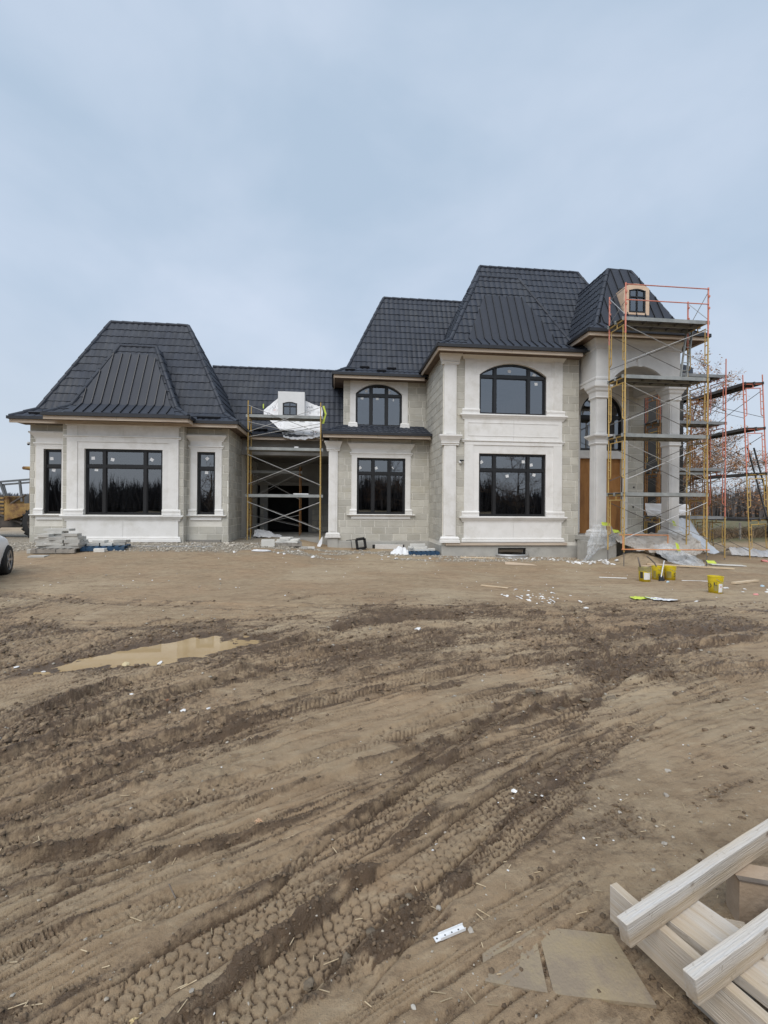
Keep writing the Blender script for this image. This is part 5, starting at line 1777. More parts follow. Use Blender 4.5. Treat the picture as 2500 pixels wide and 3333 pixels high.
L_T = scaffold('scaffold', 'scaffold with three decks in front of the dark carport', -3.60, -0.62, 19.60, 20.32, 0.25, [2.13, 4.09, 5.45], [('yel', 'yel')] * 3, 0.2, brace='galv')
for u in (-3.60, -0.62):
    MB().tube((u, 19.6, 5.45), (u, 19.6, 6.05), 0.024, 8).build('guard_post', M['yel'], L_T)
MB().tube((-3.60, 20.32, 5.4), (-3.60, 20.32, 5.98), 0.022, 8).build('guard_post', M['yel'], L_T)
for p, q in (((-3.6, 19.58, 5.85), (-0.62, 19.58, 4.75)), ((-3.6, 19.57, 4.75), (-0.62, 19.57, 5.85))):
    MB().tube(p, q, 0.0125, 6).build('cross_brace', M['galv'], L_T)
E_T = scaffold('scaffold', 'brown scaffold standing inside the carport behind the front tower', -4.0, -1.65, 22.0, 22.9, 0.30, [1.55, 3.55], [('rust', 'rust')] * 2, 0.28, decks=[3.30], group=None)
B_T = scaffold('scaffold', 'scaffold at the right end of the porch with white wrap on its lowest deck', 13.25, 16.18, 17.60, 18.50, -0.35, [1.34, 3.34, 5.29, 7.25],
               [('yel', 'yel'), ('rust', 'red'), ('rust', 'red'), ('red', 'red')], -0.42, brace='galv_dark', rail='alu_dark')
for u, v in ((16.18, 17.6), (16.18, 18.5), (13.25, 17.6)):
    MB().tube((u, v, 7.25), (u, v, 7.95), 0.022, 8).build('guard_post', M['red'], B_T)
# the tower along the side of the house: its planks run away from the camera
C_T = scaffold('scaffold', 'leaning red and yellow scaffold at the right edge with planks running away', 18.25, 21.25, 17.98, 18.92, -0.50, [1.32, 3.31, 5.29, 7.25],
               [('yel', 'yel'), ('yel', 'rust'), ('red', 'rust'), ('red', 'red')], -0.48, brace='galv_dark', axis='v', rail='deck')
for u, v in ((17.98, 18.25), (18.92, 18.25)):
    MB().tube((u, v, 7.25), (u, v, 7.62), 0.022, 8).build('guard_post', M['red'], C_T)
C_T.location = (C_T.location.x, C_T.location.y, C_T.location.z)
C_T.rotation_euler = (0, R(-2.9), 0)
D_T = scaffold('scaffold', 'farthest rusty scaffold behind the right corner of the house', 15.2, 17.6, 20.3, 21.2, -0.45, [1.4, 3.4, 5.4, 7.1], [('rust', 'yel'), ('rust', 'rust'), ('yel', 'rust'), ('rust', 'rust')], -0.45, brace='galv_dark', decks=[3.4])

def ladder(name, label, p0, p1, width, side, m, step=0.30):
    """p0 foot, p1 head (left rail); side = direction to the right rail"""
    t = thing(name, label, 'ladder', p0)
    p0, p1, s_ = Vector(p0), Vector(p1), Vector(side).normalized() * width
    d = p1 - p0
    for o_ in (Vector((0, 0, 0)), s_):
        MB().bar(p0 + o_, p1 + o_, 0.03, 0.075, up=s_.cross(d)).build('rail', m, t)
    n = int(d.length / step)
    for k in range(1, n):
        c = p0 + d * ((k) / n)
        MB().tube(c, c + s_, 0.016, 6).build('rung', m, t)
    return t
ladder('ladder', 'aluminium ladder leaning between the two top decks of the porch scaffold', (11.92, 14.85, 6.22), (12.62, 15.40, 8.34), 0.24, (1, 0.1, 0), M['alu'])
ladder('ladder', 'dark ladder leaning steeply against the rightmost scaffold', (20.3, 19.2, -0.45), (19.05, 19.5, 4.55), 0.32, (1, 0, 0), mat('dark_ladder', (0.10, 0.105, 0.11), (0.15, 0.15, 0.155), 4, 0.5))

# ------------------------------------------------------------------ plastic, wrap and tarps
M['film'] = film_mat('clear_plastic_film', (0.62, 0.64, 0.66), 0.33, 0.25)
M['wrap'] = mat('white_house_wrap', (0.72, 0.72, 0.72), (0.80, 0.80, 0.81), 3, 0.55, 0.1, 30)
M['tarp_grey'] = mat('muddy_grey_tarp', (0.40, 0.36, 0.31), (0.54, 0.50, 0.45), 2.5, 0.5, 0.15, 30, stain=(0.30, 0.24, 0.18), stain_scale=2.0)
M['tarp_blue'] = mat('pale_blue_white_tarp', (0.40, 0.43, 0.47), (0.52, 0.55, 0.59), 2.5, 0.5, 0.1, 30)
M['ink'] = mat('grey_print', (0.20, 0.20, 0.22), (0.24, 0.24, 0.26), 6, 0.7)
M['ink_red'] = mat('faded_red_print', (0.60, 0.16, 0.14), (0.68, 0.25, 0.22), 6, 0.7)
M['lime'] = mat('lime_tape', (0.55, 0.66, 0.06), (0.62, 0.72, 0.12), 6, 0.6)

def sheet(name, label, cat, P, nu, nv, amp, m, seed=0, freq=2.5, thick=True, group=None, hang=0.0, parent=None, edge=0.0):
    """crumpled sheet over a grid of control rows P[j][i] (bilinear between them)"""
    P = np.array(P, float)
    J, I_ = P.shape[:2]
    tj, ti = np.linspace(0, J - 1, nv), np.linspace(0, I_ - 1, nu)
    V_ = np.zeros((nv, nu, 3))
    for a in range(nv):
        j0 = min(int(tj[a]), J - 2); fj = tj[a] - j0
        fj = fj * fj * (3 - 2 * fj)
        for b in range(nu):
            i0 = min(int(ti[b]), I_ - 2); fi = ti[b] - i0
            V_[a, b] = (P[j0, i0] * (1 - fi) + P[j0, i0 + 1] * fi) * (1 - fj) + (P[j0 + 1, i0] * (1 - fi) + P[j0 + 1, i0 + 1] * fi) * fj
    du = np.gradient(V_, axis=1); dv = np.gradient(V_, axis=0)
    N = np.cross(du, dv); N /= np.maximum(1e-9, np.linalg.norm(N, axis=2, keepdims=True))
    q, w = np.meshgrid(np.arange(nu) / nu, np.arange(nv) / nv)
    sx, sy = q * freq * 2, w * freq
    f = np.abs(fbm(sx * 1.3 + seed, sy * 1.3, 4, 200 + seed) - 0.5) * 2
    f2 = 1 - np.abs(fbm(sx * 2.1 + 3.7 * seed, sy * 1.7 + 5, 3, 230 + seed) - 0.5) * 4
    V_ += N * ((0.7 * f + 0.3 * f2 - 0.3) * amp)[..., None]
    if edge > 0:
        e = (fbm(sx * 3, sy * 3, 3, 260 + seed) - 0.5) * edge
        V_[:, 0, :2] += e[:, 0, None]; V_[:, -1, :2] += e[:, -1, None]; V_[-1, :, 2] += e[-1, :]; V_[0, :, 2] += e[0, :]
    mb = MB()
    mb.v = [tuple(p) for p in V_.reshape(-1, 3)]
    mb.f = [(a * nu + b, a * nu + b + 1, (a + 1) * nu + b + 1, (a + 1) * nu + b) for a in range(nv - 1) for b in range(nu - 1)]
    o = mb.build(name, m, parent, smooth=True, fix=False)
    if label: tag(o, label, cat, group)
    return o

# house wrap round the left dormer, draped over the link roof
wr = thing('house_wrap', 'crumpled white house wrap draped over the roof round the small dormer', 'house wrap', (-2.0, 21.0, 5.2))
def roof_z(u, z):   # a point just above the link roof
    v = 20.95 + (z - 5.16) * 0.4836 if z > 5.16 else (20.35 + (z - 4.74) * 1.4286 if z > 4.74 else 20.20)
    return (u, v - 0.10, z)
sheet('left_flap', None, None, [[roof_z(-2.62, 6.64), roof_z(-2.54, 6.62)], [roof_z(-3.0, 6.25), roof_z(-2.54, 6.2)], [roof_z(-3.22, 6.02), roof_z(-2.54, 6.0)], [roof_z(-3.20, 5.72), roof_z(-2.54, 5.70)]], 18, 18, 0.10, M['wrap'], 3, parent=wr)
sheet('right_flap', None, None, [[roof_z(-1.42, 6.56), roof_z(-0.95, 6.36), roof_z(-0.62, 6.25)], [roof_z(-1.42, 6.1), roof_z(-0.95, 6.05), roof_z(-0.58, 6.0)], [roof_z(-1.42, 5.65), roof_z(-0.95, 5.66), roof_z(-0.60, 5.66)]], 22, 18, 0.09, M['wrap'], 4, parent=wr)
sheet('lower_drape', None, None, [[roof_z(-3.02, 5.60), roof_z(-2.5, 5.6), roof_z(-1.8, 5.6), roof_z(-0.72, 5.64)],
                                  [roof_z(-2.62, 5.24), roof_z(-2.3, 5.24), roof_z(-1.6, 5.22), roof_z(-0.64, 5.22)],
                                  [roof_z(-2.32, 4.90), roof_z(-2.1, 4.90), roof_z(-1.5, 4.86), roof_z(-0.60, 4.90)],
                                  [roof_z(-2.20, 4.66), roof_z(-1.9, 4.56), roof_z(-1.3, 4.55), roof_z(-0.62, 4.72)]], 40, 30, 0.10, M['wrap'], 5, parent=wr)
def letters(txt, u, z, size, rot, m, off=0.16):
    me = text_mesh(txt, size, m)
    p = roof_z(u, z)
    tilt = R(64) if z > 5.16 else R(40)
    mw = Matrix.Translation((p[0], p[1] - off, p[2] + 0.03)) @ Matrix.Rotation(tilt if z > 4.8 else R(88), 4, 'X') @ Matrix.Rotation(rot, 4, 'Z')
    mesh_obj('lettering', me, wr, mw)
letters('TY', -1.02, 4.78, 0.24, R(-90), M['ink'], 0.17); letters('Ho', -1.36, 4.74, 0.16, R(-90), M['ink'], 0.17)
letters('e', -1.12, 5.48, 0.24, R(-90), M['ink']); letters('vek', -1.16, 6.16, 0.22, R(0), M['ink']); letters('Drap', -1.22, 5.90, 0.14, R(-15), M['ink'])
letters('C', -2.74, 6.10, 0.20, R(100), M['ink']); letters('C', -2.98, 5.76, 0.18, R(-10), M['ink'])
letters('-', -2.72, 5.98, 0.26, R(15), M['ink_red']); letters('*', -0.86, 4.86, 0.20, 0, M['ink_red'], 0.18)
tag(MB().box(-3.27, -3.22, 21.30, 21.31, 6.10, 6.30).build('lime_tag', M['lime']), 'small lime tag stuck upright on the roof left of the dormer', 'tag')
tp = sheet('lime_ribbon', 'lime ribbon hanging at the right end of the top carport deck', 'ribbon', [[(-0.55, 19.75, 5.95), (-0.47, 19.75, 5.95)], [(-0.45, 19.72, 5.6), (-0.38, 19.74, 5.62)], [(-0.58, 19.75, 5.2), (-0.48, 19.75, 5.2)]], 5, 16, 0.05, M['lime'], 9)

# sheets at the porch
sheet('plastic_sheet', 'clear plastic sheet wrapped round the foot of the left porch column', 'plastic sheet',
      [[(9.50, 16.12, 1.10), (9.64, 16.02, 1.12), (9.95, 16.02, 1.10), (10.22, 16.1, 1.05)],
       [(9.30, 15.95, 0.70), (9.55, 15.82, 0.72), (9.98, 15.82, 0.70), (10.30, 15.95, 0.66)],
       [(9.05, 15.75, 0.32), (9.5, 15.72, 0.38), (9.95, 15.74, 0.30), (10.3, 15.85, 0.42)],
       [(9.02, 15.68, 0.0), (9.30, 15.72, 0.06), (9.55, 15.74, 0.22), (9.8, 15.80, 0.36)],
       [(8.80, 15.55, -0.24), (9.0, 15.62, -0.22), (9.1, 15.68, -0.05), (9.2, 15.72, 0.12)]], 44, 44, 0.16, M['film'], 11)
sheet('tarp', 'muddy grey tarp rumpled over the edge of the porch floor', 'tarp',
      [[(10.15, 16.55, 0.68), (11.0, 16.6, 0.70), (11.9, 16.6, 0.72), (12.9, 16.4, 0.72), (13.5, 16.2, 0.66)],
       [(10.15, 15.95, 0.62), (11.0, 15.95, 0.66), (11.9, 15.9, 0.68), (12.9, 15.8, 0.60), (13.5, 15.75, 0.42)],
       [(10.25, 15.6, 0.44), (11.0, 15.5, 0.40), (11.9, 15.45, 0.38), (12.8, 15.45, 0.32), (13.4, 15.5, 0.18)],
       [(10.5, 15.3, 0.28), (11.2, 15.15, 0.16), (12.0, 15.1, 0.04), (12.6, 15.15, 0.0), (13.1, 15.3, 0.05)]], 80, 50, 0.26, M['tarp_grey'], 12, freq=4)
sheet('plastic_sheet', 'milky plastic sheet crumpled on the mud below the porch tarp', 'plastic sheet',
      [[(11.25, 15.25, 0.40), (11.7, 15.2, 0.42), (12.1, 15.25, 0.38)],
       [(11.2, 14.95, 0.12), (11.75, 14.9, 0.18), (12.4, 15.0, 0.10)],
       [(11.35, 14.7, -0.10), (11.9, 14.6, -0.12), (12.7, 14.75, -0.14)],
       [(11.8, 14.4, -0.25), (12.1, 14.3, -0.27), (12.7, 14.5, -0.27)]], 40, 34, 0.22, film_mat('milky_plastic_film', (0.64, 0.66, 0.68), 0.45, 0.3), 13, freq=3)
sheet('tarp', 'pale blue tarp sloping from the right porch column to the mud', 'tarp',
      [[(13.35, 17.2, 1.30), (13.8, 17.0, 1.32), (14.05, 16.9, 1.22)],
       [(13.35, 16.9, 0.85), (13.8, 16.8, 0.90), (14.3, 16.75, 0.62)],
       [(13.7, 16.6, 0.45), (14.15, 16.5, 0.40), (14.65, 16.55, 0.24)],
       [(14.2, 16.3, 0.02), (14.5, 16.25, -0.05), (14.85, 16.35, 0.02)]], 26, 26, 0.10, M['tarp_blue'], 14)
for i, (u, z, w_, h_) in enumerate(((9.68, 1.05, 0.30, 0.13), (9.98, 0.80, 0.24, 0.12), (11.8, 0.22, 0.10, 0.3), (12.55, -0.16, 0.3, 0.1), (12.66, 1.05, 0.10, 0.2))):
    y_ = (15.90, 15.70, 14.88, 14.40, 16.15)[i]
    lb = ('lime tape round the foot of the left porch column', 'lime tape smear lower on the plastic by the left porch column', 'upright lime tape strip on the milky plastic below the porch', 'lime tape at the right end of the milky plastic on the mud', 'lime tape strip beside the foot of the right porch column')[i]
    sheet('lime_tape', lb, 'tape', [[(u, y_, z + h_), (u + w_, y_, z + h_ * 0.8)], [(u + 0.03, y_ - 0.05, z), (u + w_ + 0.06, y_ - 0.05, z - 0.02)]], 8, 6, 0.05, M['lime'], 40 + i)
# printed white wrap on the lowest deck of the side tower
sheet('house_wrap', 'white printed wrap hung round the lowest deck of the scaffold beside the porch', 'house wrap',
      [[(12.50, 17.45, 1.90), (13.4, 17.40, 1.88), (14.35, 17.42, 1.88), (14.52, 17.6, 1.70)], [(12.52, 17.42, 1.62), (13.4, 17.36, 1.6), (14.45, 17.40, 1.6), (14.6, 17.6, 1.5)], [(12.62, 17.45, 1.40), (13.4, 17.42, 1.38), (14.5, 17.45, 1.42), (14.6, 17.6, 1.40)]], 46, 18, 0.07, M['wrap'], 15)
sheet('house_wrap', 'white wrap with a red stripe crumpled on the carport floor', 'house wrap',
      [[(-3.50, 20.75, 0.62), (-3.1, 20.8, 0.66), (-2.65, 20.85, 0.44), (-2.35, 20.9, 0.40)], [(-3.50, 20.5, 0.36), (-3.1, 20.4, 0.34), (-2.65, 20.4, 0.34), (-2.3, 20.6, 0.30)]], 26, 12, 0.14, M['wrap'], 16)
sheet('white_scrap', 'torn white wrap leaning at the foot of the carport pilaster', 'house wrap', [[(-0.56, 19.5, 0.36), (-0.50, 19.5, 0.42)], [(-0.72, 19.4, 0.08), (-0.52, 19.45, 0.12)], [(-0.70, 19.35, -0.08), (-0.62, 19.35, -0.06)]], 8, 10, 0.04, M['wrap'], 17)
sheet('tarp', 'long white tarp bundled on the ground under the rightmost scaffold', 'tarp',
      [[(18.2, 19.9, -0.25), (18.7, 19.6, -0.22), (19.3, 19.4, -0.30), (20.2, 19.2, -0.30)], [(18.2, 19.6, -0.10), (18.7, 19.3, -0.06), (19.3, 19.0, -0.18), (20.2, 18.8, -0.2)], [(18.2, 19.4, -0.42), (18.7, 19.0, -0.42), (19.3, 18.7, -0.44), (20.2, 18.4, -0.44)]], 50, 20, 0.16, M['wrap'], 18, freq=4)
sheet('black_tarp', 'black tarp hanging over the lowest deck at the right edge', 'tarp', [[(18.75, 18.1, 1.75), (19.5, 18.1, 1.9)], [(18.62, 18.05, 1.3), (19.5, 18.0, 1.3)], [(18.56, 18.05, 0.75), (19.5, 18.0, 0.7)], [(18.75, 18.1, 0.38), (19.4, 18.05, 0.3)]], 20, 24, 0.14, mat('black_tarp', (0.008, 0.008, 0.009), (0.014, 0.014, 0.015), 4, 0.5), 19)

# plastic film hung inside the unfinished rooms
sheet('plastic_sheet', 'wrinkled plastic film hanging behind the left bay window', 'plastic sheet', [[(-9.0, 18.55, 3.9), (-7.8, 18.62, 3.85), (-6.5, 18.55, 3.9)], [(-9.0, 18.6, 2.6), (-7.8, 18.5, 2.6), (-6.5, 18.6, 2.6)], [(-8.9, 18.5, 1.5), (-7.8, 18.62, 1.6), (-6.6, 18.5, 1.5)]], 60, 50, 0.16, film_mat('dusty_film', (0.42, 0.43, 0.44), 0.35, 0.3), 71, freq=5)
sheet('plastic_sheet', 'dusty plastic film hanging behind the lower main window', 'plastic sheet', [[(5.6, 17.85, 3.8), (6.9, 17.9, 3.75), (8.1, 17.85, 3.8)], [(5.6, 17.95, 2.6), (6.9, 17.8, 2.6), (8.1, 17.95, 2.6)], [(5.7, 17.8, 1.4), (6.9, 17.95, 1.45), (8.0, 17.8, 1.4)]], 60, 50, 0.16, bpy.data.materials['dusty_film'], 72, freq=5)
# ------------------------------------------------------------------ pallets and stone
M['pallet'] = mat('weathered_pallet_wood', (0.24, 0.215, 0.185), (0.34, 0.31, 0.27), 4, 0.85, 0.2, 60, var=0.12)
M['pallet_blue'] = mat('blue_pallet_paint', (0.016, 0.055, 0.115), (0.03, 0.085, 0.16), 4, 0.65, 0.1, 60, var=0.15, stain=(0.10, 0.12, 0.13), stain_scale=4)
M['slab'] = mat('grey_stone_slab', (0.42, 0.405, 0.37), (0.52, 0.505, 0.465), 3, 0.88, 0.25, 70, var=0.14)
M['slab_white'] = mat('white_stone_piece', (0.60, 0.585, 0.54), (0.70, 0.685, 0.64), 3, 0.85, 0.2, 70, var=0.08)
M['cardboard'] = mat('brown_cardboard', (0.52, 0.39, 0.27), (0.60, 0.47, 0.34), 3, 0.85)
M['foam'] = mat('white_foam_scrap', (0.74, 0.735, 0.72), (0.82, 0.815, 0.80), 12, 0.8, var=0.12, stain=(0.55, 0.49, 0.40), stain_scale=9, stain_pos=(0.6, 0.75))
M['pebble'] = mat('pale_pebble', (0.27, 0.23, 0.175), (0.47, 0.43, 0.365), 20, 0.85, var=0.3, isl=True)
M['clod'] = mat('dark_mud_clod', (0.105, 0.070, 0.042), (0.195, 0.138, 0.086), 9, 0.85, 0.4, 90, var=0.25, isl=True)

def rotz(p, a):
    return (p[0] * math.cos(a) - p[1] * math.sin(a), p[0] * math.sin(a) + p[1] * math.cos(a), p[2])
def placed(mb, loc, a=0.0, tilt=None):
    out = []
    for p in mb.v:
        if tilt: p = tuple(Matrix.Rotation(tilt[0], 3, 'X') @ Matrix.Rotation(tilt[1], 3, 'Y') @ Vector(p))
        q = rotz(p, a)
        out.append((q[0] + loc[0], q[1] + loc[1], q[2] + loc[2]))
    mb.v = out
    return mb

def pallet(label, loc, a, m, L=1.2, W=1.0):
    t = thing('pallet', label, 'pallet', loc)
    for y in (-W / 2, 0, W / 2):
        placed(MB().box(-L / 2, L / 2, y - 0.02, y + 0.02, 0.02, 0.11), loc, a).build('stringer', m, t)
        for x in (-L / 2 + 0.07, 0, L / 2 - 0.07):
            placed(MB().box(x - 0.07, x + 0.07, y - 0.05, y + 0.05, 0.018, 0.108), loc, a).build('block', m, t)
    for k in range(7):
        x = -L / 2 + 0.05 + k * (L - 0.1) / 6
        placed(MB().box(x - 0.055, x + 0.055, -W / 2 - 0.02, W / 2 + 0.02, 0.11, 0.13), loc, a).build('deck_board', m, t)
    for y in (-W / 2, 0, W / 2):
        placed(MB().box(-L / 2, L / 2, y - 0.05, y + 0.05, 0.0, 0.018), loc, a).build('bottom_board', m, t)
    return t

def slab_thing(name, label, group, dims, loc, a, m, tilt=None, jag=0.02):
    """a rough-edged stone slab"""
    lx, ly, h = dims
    rr = random.Random(int(1000 * (loc[0] * 7 + loc[1] * 3 + loc[2])))
    P = []
    for x, y in ((-1, -1), (0, -1), (1, -1), (1, 0), (1, 1), (0, 1), (-1, 1), (-1, 0)):
        P.append((x * lx / 2 + rr.uniform(-jag, jag), y * ly / 2 + rr.uniform(-jag, jag)))
    mb = MB().prism(P, 0, h, 'xy')
    placed(mb, loc, a, tilt)
    return tag(mb.build(name, m, bevel=0.006), label, 'stone', group)

zg = gz(-8.35, 15.1)
pallet('grey wooden pallet loaded with stacked stone left of the bay', (-8.38, 15.25, zg), 0.04, M['pallet'])
rr = random.Random(3)
for x, n, y in ((-8.78, 5, 15.1), (-8.42, 4, 15.05), (-8.60, 6, 15.45), (-7.98, 5, 15.1), (-8.05, 4, 15.5)):
    z = zg + 0.131
    for k in range(n):
        h = rr.choice((0.07, 0.085, 0.10))
        slab_thing('cut_stone', 'grey cut stone slab stacked on the grey wooden pallet', 'stones on the grey pallet', (rr.uniform(0.32, 0.52), rr.uniform(0.28, 0.4), h), (x + rr.uniform(-0.05, 0.05), y + rr.uniform(-0.04, 0.04), z), rr.uniform(-0.2, 0.2), M['slab'])
        z += h + 0.001
    STACK_TOP = max(z, globals().get('STACK_TOP', 0))
slab_thing('cut_stone', 'long grey slab lying across the top of the left stone stack', None, (0.74, 0.34, 0.07), (-8.56, 15.42, STACK_TOP + 0.001), 0.05, M['slab'])
zg2 = gz(-7.4, 15.7)
pallet('bright blue wooden pallet in front of the left bay window', (-7.32, 15.75, zg2), 0.22, M['pallet_blue'])
for k, (x, y, z_) in enumerate(((-7.65, 15.6, 0), (-7.25, 15.65, 0), (-6.95, 15.8, 0), (-7.5, 15.9, 0), (-7.1, 15.95, 0), (-7.45, 15.66, 0.09), (-6.9, 15.85, 0.09))):
    slab_thing('cut_stone', 'pale stone slab lying on the bright blue pallet', 'stones on the bright blue pallet', (rr.uniform(0.3, 0.45), rr.uniform(0.22, 0.32), 0.085), (x, y, zg2 + 0.131 + z_), rr.uniform(-0.4, 0.4), M['slab_white' if k % 2 else 'slab'])
slab_thing('cut_stone', 'white stone block on the ground in front of the bright blue pallet', None, (0.32, 0.22, 0.11), (-7.22, 15.15, gz(-7.2, 15.15) - 0.005), 0.1, M['slab_white'])
slab_thing('cut_stone', 'grey stone block on the ground left of the grey pallet', None, (0.2, 0.22, 0.12), (-9.05, 14.9, gz(-9.05, 14.9) - 0.005), 0.1, M['slab'])
slab_thing('cut_stone', 'grey slab lying flat on gravel before the grey pallet', None, (0.42, 0.3, 0.05), (-8.45, 14.2, gz(-8.45, 14.2) - 0.01), 0.2, M['slab'])
zg3 = gz(3.4, 17.7)
pallet('dark blue pallet beside the main block foundation', (3.38, 17.85, zg3), 0.05, M['pallet_blue'])
for k, (x, y, z_, lx) in enumerate(((3.0, 17.8, 0, 0.3), (3.35, 17.75, 0, 0.6), (3.75, 17.8, 0, 0.3), (3.3, 17.8, 0.09, 0.62), (3.25, 17.85, 0.18, 0.6), (2.95, 17.75, 0.09, 0.2))):
    slab_thing('cut_stone', 'cream stone slab piled on the dark blue pallet', 'stones on the dark blue pallet', (lx, 0.24, 0.085), (x, y, zg3 + 0.131 + z_), rr.uniform(-0.15, 0.15), M['slab_white'], tilt=(0, rr.uniform(-0.05, 0.02)) if z_ > 0.1 else None)
sheet('plastic_bag', 'crumpled white plastic bag beside the dark blue pallet', 'bag', [[(2.15, 17.75, zg3 + 0.02), (2.5, 17.8, zg3 + 0.25), (2.85, 17.75, zg3 + 0.05)], [(2.15, 17.5, zg3 + 0.12), (2.45, 17.5, zg3 + 0.34), (2.8, 17.5, zg3 + 0.22)], [(2.1, 17.3, zg3), (2.5, 17.25, zg3), (2.85, 17.3, zg3)]], 24, 18, 0.12, M['wrap'], 51)
slab_thing('cut_stone', 'large square white block in front of the carport', None, (0.47, 0.25, 0.26), (-2.43, 17.3, gz(-2.43, 17.3) - 0.01), 0.08, M['slab_white'], jag=0.004)
pz = gz(-1.85, 17.95)
pallet('low wooden pallet under broken flagstones before the carport', (-1.75, 18.15, pz), 0.1, M['pallet'], 0.95, 0.7)
for k, (x, y, z_, lx) in enumerate(((-2.0, 18.0, 0, 0.5), (-1.55, 18.0, 0, 0.45), (-1.95, 18.05, 0.07, 0.42), (-1.6, 18.1, 0.07, 0.5), (-1.85, 18.1, 0.14, 0.4))):
    slab_thing('flagstone', 'broken grey flagstone piled on the low pallet by the carport', 'flagstones by the carport', (lx, 0.36, 0.065), (x, y, pz + 0.131 + z_), rr.uniform(-0.6, 0.6), M['slab_white'], jag=0.05, tilt=(rr.uniform(-0.05, 0.05), rr.uniform(-0.08, 0.08)))
slab_thing('flagstone', 'loose grey flagstone on the ground right of the low pallet', None, (0.24, 0.2, 0.09), (-1.15, 17.75, gz(-1.15, 17.75) - 0.01), 0.2, M['slab'])
slab_thing('flagstone', 'long pale flagstone on the ground nearest the carport pilaster', None, (0.42, 0.22, 0.08), (-0.98, 18.2, gz(-0.98, 18.2) - 0.01), -0.1, M['slab_white'])
tag(MB().path([(-2.70, 15.75, gz(-2.7, 15.75) + 0.03), (-2.3, 15.8, gz(-2.3, 15.8) + 0.035), (-2.12, 15.68, gz(-2.12, 15.68) + 0.03), (-2.4, 15.55, gz(-2.4, 15.55) + 0.03), (-2.72, 15.62, gz(-2.72, 15.62) + 0.03)], 0.025, 8).build('plastic_strip', M['wrap'], smooth=True), 'bent white plastic strip on the ground before the carport', 'strip')
tag(MB().box(-1.75, -1.12, 19.78, 19.98, 2.176, 2.225).build('foam_sheet', M['foam']), 'white foam sheet lying on the lowest carport deck', 'foam')
tag(MB().box(-1.72, -1.55, 19.75, 19.87, 4.136, 4.20).build('foam_sheet', M['foam']), 'small white foam piece on the middle carport deck', 'foam')

# toppled black frame by the middle wall
bf = thing('toppled_stool', 'black square-seated stool lying on its side by the middle wall', 'stool', (1.15, 19.2, gz(1.15, 19.2)))
z0_ = gz(1.15, 19.2)
def bfp(x, z): return (0.95 + x * math.cos(0.14) - z * math.sin(0.14), 19.2, z0_ + 0.02 + x * math.sin(0.14) + z * math.cos(0.14))
for a, b in (((0.0, 0.0), (0.34, 0.0)), ((0.34, 0), (0.34, 0.40)), ((0.34, 0.40), (0.0, 0.40)), ((0.0, 0.40), (0.0, 0.0))):
    MB().bar(bfp(*a), bfp(*b), 0.30, 0.10).build('seat_rim', M['black'], bf)
for a, b in (((0.0, 0.40), (-0.42, 0.42)), ((0.0, 0.0), (-0.36, 0.02)), ((-0.22, 0.02), (-0.22, 0.41)), ((0.34, 0.45), (0.0, 0.43))):
    MB().bar(bfp(*a), bfp(*b), 0.03, 0.025).build('leg', M['black'], bf)
# white boards over the middle basement window
wb = thing('basement_cover', 'white board leaning over the dark basement window of the middle block', 'board', (2.15, VM, -0.1))
MB().box(1.62, 3.0, VM - 0.045, VM - 0.037, -0.28, 0.05).build('opening', M['black'], wb)
placed(MB().box(-0.6, 0.6, -0.012, 0.012, -0.10, 0.10), (2.32, VM - 0.16, -0.03), 0.0, (0.25, 0.02)).build('board', M['foam'], wb)
tag(placed(MB().box(-0.5, 0.5, -0.06, 0.06, 0, 0.02), (2.35, 18.6, gz(2.35, 18.6) + 0.005), 0.12).build('plank', M['pallet']), 'narrow grey plank on gravel below the white board', 'plank')
# corrugated window well
ww = MB()
nseg = 26
for k in range(7):
    z = -0.42 + k * 0.055
    r_ = 0.62 + 0.016 * (k % 2)
    for j in range(nseg + 1):
        a = math.pi * j / nseg
        ww.v.append((6.84 - r_ * math.cos(a) * 1.05, VR - 0.04 - 0.48 * math.sin(a) * r_ / 0.62, z))
for k in range(6):
    for j in range(nseg):
        a = k * (nseg + 1) + j
        ww.f.append((a, a + 1, a + nseg + 2, a + nseg + 1))
tag(ww.build('window_well', M['galv'], fix=False), 'corrugated steel window well before the main block basement window', 'window well')

# ------------------------------------------------------------------ pails
M['pail'] = mat('yellow_pail_plastic', (0.66, 0.51, 0.015), (0.74, 0.58, 0.03), 6, 0.42, var=0.06, stain=(0.48, 0.40, 0.12), stain_scale=5, stain_pos=(0.6, 0.75))
M['pail_rim'] = mat('mortar_crusted_rim', (0.30, 0.27, 0.16), (0.46, 0.39, 0.12), 8, 0.8)
M['pail_dark'] = mat('dark_pail_print', (0.035, 0.033, 0.03), (0.06, 0.055, 0.04), 8, 0.6)
M['pail_mud'] = mat('dried_mortar_patch', (0.25, 0.21, 0.07), (0.34, 0.28, 0.08), 9, 0.8)
def curved(me, loc, r0, r1, h, ang, z, flipped=False):
    """wrap a flat text mesh (x right, y up) round a tapered pail"""
    for v in me.vertices:
        x, y = v.co.x, v.co.y
        zz = z + y
        r = r0 + (r1 - r0) * zz / h + 0.002
        a = ang + x / r
        v.co = (loc[0] + r * math.cos(a), loc[1] + r * math.sin(a), loc[2] + zz)
    me.update()
def patch(loc, r0, r1, h, ang, z, w, hh, m, parent, name):
    mb = MB(); n = 8
    for j in range(2):
        zz = z + (j - 0.5) * hh
        r = r0 + (r1 - r0) * zz / h + 0.0025
        for k in range(n + 1):
            a = ang + (k / n - 0.5) * w / r
            mb.v.append((loc[0] + r * math.cos(a), loc[1] + r * math.sin(a), loc[2] + zz))
    mb.f = [(k, k + 1, n + 2 + k, n + 1 + k) for k in range(n)]
    mb.build(name, m, parent, fix=False)
